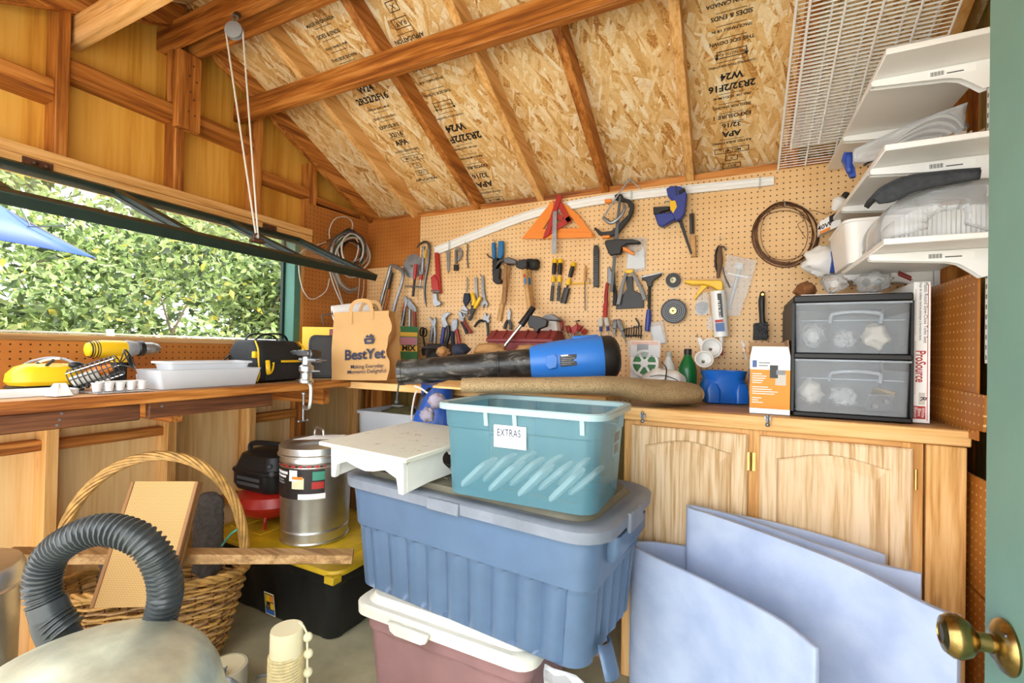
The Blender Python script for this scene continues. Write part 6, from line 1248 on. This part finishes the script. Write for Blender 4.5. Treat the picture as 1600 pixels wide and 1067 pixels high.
part('card', MB().bx(c.x-.07,c.x+.06,2.165,2.168,CZ+.001,c.z+.105), 'paper', t); part('card_print', MB().bx(c.x-.065,c.x+.055,2.1635,2.165,c.z+.085,c.z+.102), 'orange', t); part('card_print', MB().bx(c.x-.04,c.x+.01,2.163,2.165,c.z+.04,c.z+.09), 'cloth_navy', t); part('package', MB().bx(c.x-.072,c.x+.07,2.118,2.12,c.z+.03,c.z+.1), 'film', t)
c = pD(1036,588,1.945); lump('dust_mask','white fabric dust hood with black straps','mask',(c.x,c.y,CZ+.076),(.092,.056,.06),'white',21,.16)
t = bpy.data.objects[-1] if False else None
ms = [o_ for o_ in COL.objects if o_.name.startswith('dust_mask')][0]
for q in (((1040,566),(1047,575),(1046,590),(1042,603)),((1022,588),(1040,586),(1060,592),(1074,602))): MB().tube(curve([pD(x-6,y,1.885) for x,y in q],5),.006,6,flat=.3).build('strap', M_('black'), ms)
for i, (u,v,r_) in enumerate(((925,455,58),(880,525,48))):
    c = Wp(cR(u,v),.09+.08*i); t = thing('funnel',['wide white funnel hanging by the caulk gun','smaller white funnel below the wide one'][i],'funnel',c); R_ = r_/4*wpx(1108); B_ = aim(c,(.15,-1,.2+.2*i))
    part('cone', MB(B_).loft([[V((r*math.cos(u_),r*math.sin(u_),z)) for u_ in [2*PI*k_/28 for k_ in range(28)]] for r,z in ((R_,0),(R_+.003,.003),(R_-.002,.003),(.008,-.03),(.008,-.075),(.01,-.075),(.011,-.03))],closed=True), 'white', t); part('ring', MB(B_).ring((0,0,.002),R_*.88,.0016,None,28,5), 'rope', t)
t = tool('scoop','white measuring scoop handle above the funnels','scoop',cR(855,410)); plate(t,'handle','white',PR((835,392),(860,388),(885,420),(870,450),(850,440)),.02,.008,.002); peg(t,cR(840,385))
# ---- bags and papers on top of the drawer unit
zt = 1.402; DC = (.34,1.93)
plain('kraft_dark','8a5a32',.7,0,.3,14,.3)
lump('brown_paper_wad','crumpled brown paper at the left end of the drawer top','paper',(.226,1.93,zt+.033),(.034,.06,.028),'kraft_dark',3,.4); tag(MB(RZ((.31,1.90,zt+.001),.05)).bx(-.11,.11,-.08,.08,0,.004).build('white_card', M_('paper'), None),'flat white card under the bags on the drawer top','card')
lump('parts_bag','clear bag of white plugs on the drawer top','bag',(.31,1.90,zt+.05),(.036,.045,.032),'film',31,.35); lump('parts_bag','clear bag with grey connectors on the drawer top right','bag',(.415,1.90,zt+.048),(.048,.05,.032),'film',32,.35)
lump('grey_connector','dark grey connector inside the bag on the drawer top','connector',(.398,1.90,zt+.048),(.012,.015,.012),'dgrey',33,.3); lump('grey_connector','lighter grey connector at the right of the drawer top','connector',(.43,1.90,zt+.048),(.012,.015,.012),'grey',34,.3); t = thing('white_plug','white round plug in the bag on the drawer top','plug',(.32,1.88,zt+.03)); part('cap', MB(RZ((.31,1.90,zt+.045),0,.8)).lathe([(.013,0),(.013,.008),(.007,.01),(.007,.015)],n=20), 'white', t); part('ring', MB(RZ((.31,1.90,zt+.045),0,.8)).ring((0,0,.009),.011,.0015,None,20,5), 'rope', t)
t = thing('maroon_tag','small maroon folded tag between the bag and the tall carton','tag',(.5,1.9,zt+.03)); part('tag', MB(RZ((.492,1.87,zt+.06),.2,.3,.5)).bx(-.02,.02,-.012,.012,-.001,.001), 'maroon', t); part('fold', MB(RZ((.496,1.885,zt+.064),.2,.9,.5)).bx(-.02,.02,-.012,.012,-.001,.001), 'maroon', t)
# ================================================================== white shelves on the right wall
SZ = (2.0,1.745,1.497); YN, YF = 1.645, 2.02
for y, lb in ((YN,'white slotted shelf standard on the near stud'),(YF,'white slotted shelf standard on the far stud')):
    t = thing('shelf_standard',lb,'shelf standard',(XR,y,1.2)); part('rail', MB().bx(XR-.014,XR+.002,y-.013,y+.013,1.19,2.08), 'white', t, bevel=.001); sl_ = MB()
    for i in range(32): sl_.bx(XR-.0146,XR-.0138,y-.007,y-.003,1.2+i*.027,1.212+i*.027); sl_.bx(XR-.0146,XR-.0138,y+.003,y+.007,1.2+i*.027,1.212+i*.027)
    tag(part('slots', sl_, 'dgrey', t, smooth=0), kind='stuff')
nm = ('top','middle','lowest')
for k_, z in enumerate(SZ):
    for y in (YN,YF):
        t = thing('shelf_bracket','white metal bracket under the %s shelf on the %s standard' % (nm[k_],'near' if y == YN else 'far'),'bracket',(XR-.014,y,z-.04),'white shelf brackets')
        pts = [(.352,z-.018),(.348,z-.008),(.356,z-.001),(XR-.016,z-.001),(XR-.016,z-.075),(XR-.03,z-.078),(XR-.05,z-.06),(XR-.075,z-.04),(XR-.10,z-.033),(.37,z-.02)]
        part('arm', MB().prism([(a_,y-.0125,b_) for a_,b_ in pts],(0,.003,0)), 'white', t); part('arm_side', MB().prism([(a_,y+.0095,b_) for a_,b_ in pts],(0,.003,0)), 'white', t); part('arm_top', MB().bx(.352,XR-.016,y-.0095,y+.0095,z-.004,z-.001), 'white', t); part('tip', MB().bx(.349,.356,y-.0095,y+.0095,z-.016,z-.004), 'white', t)
        if y == YN:
            lb_ = part('barcode_label', MB().bx(.475,.575,y-.0131,y-.0125,z-.026,z-.006), 'paper', t, smooth=0)
            bc2 = MB(); xx = .48
            for i in range(13): w_ = .0006+.0011*((i*7)%3)/2; bc2.bx(xx,xx+w_,y-.0134,y-.0131,z-.022,z-.01); xx += w_+.0012
            tag(part('barcode', bc2, 'ink', lb_, smooth=0), kind='stuff'); part('print', MB().bx(.515,.55,y-.0134,y-.0131,z-.021,z-.018), 'dgrey', lb_, smooth=0)
    o = MB().loft([[V((x,y,z_)) for x, z_ in ((.352,z),(XR-.002,z),(XR-.002,z+.016),(.352,z+.016))] for y in (1.505,2.352)]).build('shelf_board', M_('whitep'), None, bevel=.002); tag(o,'white shelf board, %s of the three on the right wall' % nm[k_],'shelf','white shelf boards')
# ---- wire shelf panels stored flat under the rafters
def wire_panel(label, x0, x1, ya, yb, drop, rails):
    t = thing('wire_shelf', label, 'wire shelf', (x0, yb, rz(yb)-drop), 'white wire shelf panels'); P = lambda x, y: V((x,y,rz(y)-drop)); n = int((yb-ya)/.0127); up_ = V((0,SL,1)).normalized()*.0065
    for i in range(n+1):
        y = ya+(yb-ya)*i/n; MB().tube([P(x0,y),P(x1,y)],.002,5).build('wire', M_('white'), t)
    for x in rails: MB().tube([P(x,ya)-up_,P(x,yb)-up_],.0035,6).build('rail', M_('white'), t)
    for dx in (0,.008): MB().tube([P(x0-.002,ya)-up_*(dx/.004),P(x0-.002,yb)-up_*(dx/.004)],.0038,6).build('edge_rail', M_('white'), t)
wire_panel('white wire shelf panel hung flat below the roof, upper layer',.17,.56,1.22,2.335,.02,(.27,.37,.47,.555))
wire_panel('white wire shelf panel hung flat below the roof, lower layer',.205,.6,1.22,2.2,.055,(.30,.40,.50,.595))
tag(MB().bx(.155,.167,1.0,1.62,rz(1.6)-.02,rz(1.6)+.02).build('white_trim_strip', M_('white'), None) if False else MB().prism([V((.262,y,rz(y)-.006+d)) for y,d in ((1.25,0),(1.62,0),(1.62,.03),(1.25,.03))],(.03,0,0)).build('white_trim_strip', M_('white'), None),'short white strip between rafter and wire panels','strip')
# ---- zip bag of curved strips on the middle shelf
def Q(x, y, Y_): return pY(x,y,Y_)
t = thing('zip_bag','big clear zip bag of curved strips on the middle shelf','bag',(.5,1.72,SZ[1]+.016)); top = [(1335,232),(1375,215),(1420,194),(1470,174),(1512,160)]; bot = [(1332,256),(1372,250),(1420,238),(1480,222),(1515,212)]
for f_, nm_ in ((1.70,'bag_front'),(1.82,'bag_back')):
    rows = [[Q(*a_,f_).lerp(Q(*b_,f_),s)+V((0,-.03*math.sin(PI*s)*(1 if f_ < 1.7 else -1)+.006*mnoise.noise(V((a_[0]*.05,s*4,f_))),0)) for a_, b_ in zip(curve([V((p[0],p[1],0)) for p in top],3),curve([V((p[0],p[1],0)) for p in bot],3))] for s in (0,.2,.4,.6,.8,1)] if False else None
    T_ = curve([V((p[0],p[1],0)) for p in top],4); B_ = curve([V((p[0],p[1],0)) for p in bot],4)
    rows = [[Q(a_.x,a_.y,f_).lerp(Q(b_.x,b_.y,f_),s)+V((0,(-.03 if f_ < 1.7 else .02)*math.sin(PI*s)+.01*mnoise.noise(V((a_.x*.06,s*4,f_*3))),0)) for a_, b_ in zip(T_,B_)] for s in (0,.2,.4,.6,.8,1)]
    MB().strip(rows).build(nm_, M_('film'), t, solid=.0008)
plain('navy_zip','24459c',.4); zq = [Q(1320,236,1.72),Q(1336,262,1.72),Q(1338,275,1.72),Q(1330,276,1.72),Q(1316,248,1.72)]; MB().prism(zq,(0,.02,0)).build('zip_strip', M_('navy_zip'), t)
MB().strip([[Q(1322+i*5,238+j*8,1.715) for i in range(3)] for j in range(5)]).build('zip_seal', M_('navy_zip'), t, solid=.003)
for i in range(7):
    mt = ('dgrey','white','grey','white','dgrey','white','grey')[i]; yy = 1.735+.011*i; s_ = thing('curved_strip',['curved grey strip at the front of the zip bag','curved white strip second in the zip bag','curved grey strip third in the zip bag','curved white strip in the middle of the zip bag','dark curved strip fifth in the zip bag','curved white strip sixth in the zip bag','curved grey strip at the back of the zip bag'][i],'strip',Q(1440,240-6*i,yy),'strips inside the zip bag'); c_ = [Q(1350+8*i,258-5*i,yy),Q(1395+6*i,232-6*i,yy),Q(1440+5*i,212-6*i,yy),Q(1475+3*i,210-5*i,yy),Q(1490+3*i,222-4*i,yy)]
    part('strip', MB().tube(curve(c_,5),.0075,6,flat=.5), mt, s_); part('end_cap', MB().ball(c_[-1],.009,8,6), mt, s_)
t = thing('metal_clips','row of small galvanized clips on the middle shelf edge','clips',(.58,1.53,SZ[1]+.016))
for i in range(7): part('clip', MB(RZ((.48+.02*i,1.535,SZ[1]+.017),.4*(i%3))).bx(-.011,.011,-.008,.008,0,.004).bx(-.011,-.008,-.008,.008,.004,.012), 'galv', t)
# ---- lowest shelf: pleated filter in a bag, white bin, dark mat
z = SZ[2]+.017; t = thing('pleated_filter','white pleated filter roll on the lowest shelf','filter',(.5,1.62,z)); n = 26; L_ = []
x0, x1 = Q(1398,340,1.60).x, Q(1548,340,1.60).x
for k2 in range(2):
    pass
pr = []
for i in range(41):
    s = i/40; x = x0+(x1-x0)*s; pr.append((x, 1.60+.006*(i%2)))
ztp = lambda x: z+.066+.035*min(1,(x-x0)/(.3*(x1-x0)))-.012*((x-x0)/(x1-x0))**2
fr = [[V((x,y,z)) for x,y in pr],[V((x,y,(z+ztp(x))/2)) for x,y in pr],[V((x,y,ztp(x))) for x,y in pr],[V((x,y+.09,ztp(x)+.005)) for x,y in pr],[V((x,y+.18,ztp(x)-.01)) for x,y in pr],[V((x,y+.18,z)) for x,y in pr]]
part('pleats', MB().strip(fr), 'white', t, smooth=0); part('end_panel', MB().prism([V((x0,1.60,z)),V((x0,1.78,z)),V((x0,1.78,z+.062)),V((x0,1.60,z+.068))],(.002,0,0)), 'white', t)
t = thing('plastic_bag','loose clear bag wrapped around the pleated filter','bag',(.5,1.6,z)); Bt = [(1376,377),(1378,345),(1400,315),(1440,295),(1500,284),(1545,278),(1563,290),(1564,330),(1560,366)]; tp_ = curve([Q(*p,1.56) for p in Bt],4); cen = Q(1480,350,1.545)
rows = [[p.lerp(cen,s)+V((0,-.012*math.sin(PI*s)+.012*mnoise.noise(p*30+V((s*5,0,0))),.004*mnoise.noise(p*50+V((s*4,2,0))))) for p in tp_] for s in (0,.15,.3,.5,.7)]; MB().strip(rows).build('front_film', M_('film'), t, solid=.0008); MB().strip([[p+V((0,.2*s,.006*mnoise.noise(p*30+V((0,s*5,0))))) for p in tp_] for s in (0,.3,.6,1)]).build('top_film', M_('film'), t, solid=.0008)
t = thing('white_bin','white plastic bin overhanging the lowest shelf','bin',(.40,1.9,z)); M = RZ((pY(1318,370,1.83).x+.086,1.99,z+.001),0); part('bin', MB(M).loft([rrect(.13,.26,.03,0),rrect(.16,.30,.035,.13),rrect(.168,.308,.035,.132),rrect(.168,.308,.035,.14),rrect(.15,.29,.03,.14),rrect(.12,.25,.03,.005)]), 'whitep', t)
plain('dark_mat','3b3f44',.9,0,.3,60,.3); t = thing('foam_mat','dark grey folded foam mat above the white bin','mat',(.46,1.55,z+.15)); a_ = curve([Q(1366,310,1.52),Q(1385,292,1.52),Q(1420,278,1.52),Q(1480,270,1.52),Q(1532,266,1.52)],5); b_ = curve([Q(1374,318,1.52),Q(1398,314,1.52),Q(1430,299,1.52),Q(1480,287,1.52),Q(1530,280,1.52)],5)
MB().strip([[p.lerp(q_,s)+V((0,.0,0)) for p, q_ in zip(a_,b_)] for s in (0,.35,.7,1)]).build('front_fold', M_('dark_mat'), t, solid=.012); MB().strip([[p+V((0,.085*s,.006*math.sin(PI*s))) for p in a_] for s in (0,.3,.6,1)]).build('top_fold', M_('dark_mat'), t, solid=.014)
# ---- bulb, its box and the white bag
c = Wp((1310,318),.14); t = thing('light_bulb','frosted light bulb standing above its box','bulb',c); BM_ = aim(c,(.5,-.2,.8)); part('glass', MB(BM_).lathe([(.008,-.03),(.014,-.022),(.024,-.004),(.027,.008),(.022,.02),(.01,.027),(.001,.028)],n=22), 'white', t); part('base', MB(aim(c,(.6,-.1,.75))).lathe([(.013,.024),(.013,.045),(.006,.05)],n=14), 'black', t)
a_, b_, c_, d_ = Wp((1281,366),.16),Wp((1314,352),.16),Wp((1314,328),.16),Wp((1281,346),.16); t = thing('bulb_box','small bulb carton printed 40W','box',a_); part('carton', MB().prism([a_,b_,c_,d_],(0,.06,0)), 'paper', t); ex = (b_-a_).normalized(); ey = V((0,0,1)); o_ = a_.lerp(b_,.3); 
lp2 = lambda u,v: (a_.lerp(b_,u)).lerp(d_.lerp(c_,u),v)+V((0,-.0006,0)); part('print', MB().prism([lp2(.45,.5),lp2(1,.5),lp2(1,1),lp2(.45,1)],(0,-.0004,0)), 'ink', t, smooth=0); part('print', MB().prism([lp2(0,.0),lp2(.5,.0),lp2(.5,.22),lp2(0,.22)],(0,-.0004,0)), 'orange', t, smooth=0); text('40W', .026, M_('ink'), t, basis(lp2(.24,.45)+V((0,-.001,0)), ex, ey, None), bold=.02, name='printed_text')
c = Wp((1288,408),.15); lump('plastic_bag','white plastic bag with blue lettered patch by the white bin','bag',(c.x,c.y,c.z),(.075,.045,.062),'white',41,.3); wbag = [o_ for o_ in COL.objects if o_.get('label','').startswith('white plastic bag with blue')][0]
q = [Wp(c9(*p),.212) for p in ((450,390),(535,365),(552,415),(545,475),(500,500),(445,505),(455,440))]; MB().prism(q,(0,.03,0)).build('blue_patch', M_('navy_zip'), wbag, bevel=.004); text('CS', .028, M_('paper'), wbag, basis(Wp(c9(505,485),.214), (1,0,.25), (0,0,1)), bold=.01)
# ---- loose pegboard offcuts on the right wall
tag(MB().bx(XR-.024,XR-.018,1.672,2.002,.98,1.44).build('pegboard_sheet', M_('peg_right'), None),'brown pegboard panel leaning between the two shelf standards','pegboard')
q = [pX(1453,601,XR-.03),pX(1539,618,XR-.03),pX(1536,675,XR-.03),pX(1453,650,XR-.03)]; tag(MB().prism(q,(.006,0,0)).build('pegboard_offcut', M_('peg_right'), None),'narrow pegboard offcut in front of the larger panel','pegboard')
# ================================================================== outside the window
k = NT('leaf'); MATS['leaf'] = k.m; gi = k.n('ShaderNodeNewGeometry').outputs['Random Per Island']
lc = k.ramp(gi,[(0,lin('2c3a24')),(.3,lin('55693c')),(.6,lin('88a05c')),(.95,lin('b9c88c')),(1,lin('dcc94c'))]); k.l(lc, k.b.inputs['Base Color']); k.b.inputs['Roughness'].default_value = .4
tr = k.n('ShaderNodeBsdfTranslucent', ins={0:lc}); mx = k.n('ShaderNodeMixShader', ins={0:.4,1:k.b.outputs[0],2:tr.outputs[0]}); k.l(mx.outputs[0], k.o.inputs[0])
plain('bark','7a6a58',.9,0,.3,20)
A = pD(150,403,2.9); u_ = (A-CAM).normalized(); w_ = V((u_.y,-u_.x,0)).normalized(); n_ = w_.cross(u_); n_ = n_ if n_.z > 0 else -n_
C_ = A-w_*1.15+u_*.25+n_*.03
UC = C_
def leaves(rnd, blobs, n, size):
    v = []; f = []
    for _ in range(n):
        while True:
            c, r = blobs[rnd.randrange(len(blobs))]
            d = V((rnd.uniform(-1,1),rnd.uniform(-1,1),rnd.uniform(-1,1)))
            q_ = c+V((d.x*r[0],d.y*r[1],d.z*r[2]))
            if .25 < d.length < 1 and not (q_.z > 1.45 and math.hypot(q_.x-UC.x,q_.y-UC.y) < 1.5) and math.hypot(q_.x-UC.x,q_.y-UC.y) > .22: break
        p = c+V((d.x*r[0],d.y*r[1],d.z*r[2])); a = V((rnd.gauss(0,1),rnd.gauss(0,1),rnd.gauss(-.5,.7))).normalized(); b = a.cross(V((rnd.gauss(0,1),rnd.gauss(0,1),rnd.gauss(0,1)))).normalized(); nn = a.cross(b); L = size*rnd.uniform(.7,1.3); w = L*.23; i = len(v)
        v += [p,p+a*L*.35+b*w+nn*w*.35,p+a*L*.4,p+a*L*.35-b*w+nn*w*.35,p+a*L]; f += [(i,i+1,i+2),(i+1,i+4,i+2),(i,i+2,i+3),(i+2,i+4,i+3)]
    mb = MB(); mb.v = v; mb.f = f; return mb
def build_raw(mb, name, mat, par):
    me = bpy.data.meshes.new(name); me.from_pydata([tuple(p) for p in mb.v],[],mb.f); me.materials.append(M_(mat)); return link(name, me, par)
shr = [((-4.3,.1),1.0,2.3,'leafy green shrub at the left of the window view',8000),((-4.6,1.3),1.1,2.6,'leafy shrub with yellowing leaves in the middle of the window view',8500),((-4.4,2.7),1.1,2.9,'dense leafy shrub towards the right of the window view',9500),((-4.2,4.1),1.1,2.8,'leafy shrub nearest the window jamb',8000),((-6.4,.4),1.5,3.6,'taller pale tree behind the left shrub',6500),((-6.6,3.0),1.7,4.0,'taller tree behind the middle shrubs',7000),((-6.4,5.6),1.7,4.0,'taller tree far right behind the window jamb',3600)]
for i, ((x,y),r,h,lb,n) in enumerate(shr):
    rnd = random.Random(20+i); t = thing('shrub' if i < 4 else 'tree', lb, 'shrub' if i < 4 else 'tree', (x,y,-.06)); bl = []
    for _ in range(16): bl.append((V((x+rnd.uniform(-.5,.5)*r,y+rnd.uniform(-.85,.85)*r,rnd.uniform(.35,h-.3))),(r*.42,r*.42,.38)))
    tag(build_raw(leaves(rnd,bl,n,.078 if i < 4 else .1),'foliage','leaf',t), kind='stuff')
    for q in range(7):
        a = rnd.random()*6.3; e = V((x+math.cos(a)*r*.7,y+math.sin(a)*r*.8,rnd.uniform(.6,1)*h)); e.z = min(e.z, 1.25) if math.hypot(e.x-UC.x,e.y-UC.y) < 1.9 or math.hypot((e.x+x)/2-UC.x,(e.y+y)/2-UC.y) < 1.6 else e.z; s_ = V((x+rnd.uniform(-.1,.1),y+rnd.uniform(-.1,.1),-.06)); m_ = s_.lerp(e,.5)+V((rnd.uniform(-.15,.15),rnd.uniform(-.15,.15),.1)); part('branch', MB().tube(curve([s_,m_,e],5),[.022-.0018*j for j in range(11)],5), 'bark', t)
# hedge bank far behind
rnd = random.Random(99); t = thing('hedge','pale hedge far beyond the garden shrubs','hedge',(-9.5,3,-.06)); bl = [(V((-9.5+rnd.uniform(-.5,.5),rnd.uniform(-3,12),rnd.uniform(.3,6.5))),(.9,.9,.8)) for _ in range(90)]; tag(build_raw(leaves(rnd,bl,14000,.26),'foliage','leaf',t), kind='stuff'); part('stem', MB().tube([(-9.5,3,-.06),(-9.5,3.2,3)],.08,6), 'bark', t)
# blue canopy
plain('canopy_blue','123f88',.6,0,.06,6); ap = C_+n_*.8; rv = A-C_; cs = [C_+Matrix.Rotation(a,3,n_)@rv for a in (0,PI/2,PI,1.5*PI)]; t = thing('garden_umbrella','square blue garden umbrella seen through the window','umbrella',(C_.x,C_.y,-.06))
for i in range(4):
    a, b = cs[i], cs[(i+1)%4]; g = [[(a.lerp(b,u/8)).lerp(ap,s)+n_*(.05*math.sin(PI*u/8)*(1-s)-.07*math.sin(PI*s)) for u in range(9)] for s in (0,.25,.5,.75,1)]; MB().strip(g).build('canopy_panel', M_('canopy_blue'), t, solid=.003); part('rib', MB().tube([ap-n_*.04,a.lerp(ap,.5)-n_*.09,a-n_*.01],.010,6), 'dgrey', t)
part('pole', MB().tube([(C_.x,C_.y,-.06),C_-n_*.1,ap+n_*.04],.022,10), 'dgrey', t); part('tip_cord', MB().tube(curve([cs[0].lerp(ap,.3)+n_*.02,pD(45,348,2.7),pD(50,354,2.7),pD(110,352,2.8)],5),.004,5), 'dgrey', t)
# wire fence low behind the shrubs
t = thing('wire_fence','low wire mesh fence behind the shrubs','fence',(-3.25,2,-.06)); mb = MB()
for i in range(44):
    y = -.5+i*.12
    for d in (1,-1): mb.tube([(-3.3,y,.2 if d > 0 else 1.25),(-3.3,y+.6,1.25 if d > 0 else .2)],.002,3)
tag(part('mesh', mb, 'galv', t), kind='stuff')
for i in range(4): part('post', MB().tube([(-3.3,-.5+i*1.9,-.06),(-3.3,-.5+i*1.9,1.28)],.02,8), 'galv', t)
part('top_wire', MB().tube([(-3.3,-.6,1.25),(-3.3,5.6,1.25)],.006,5), 'galv', t)
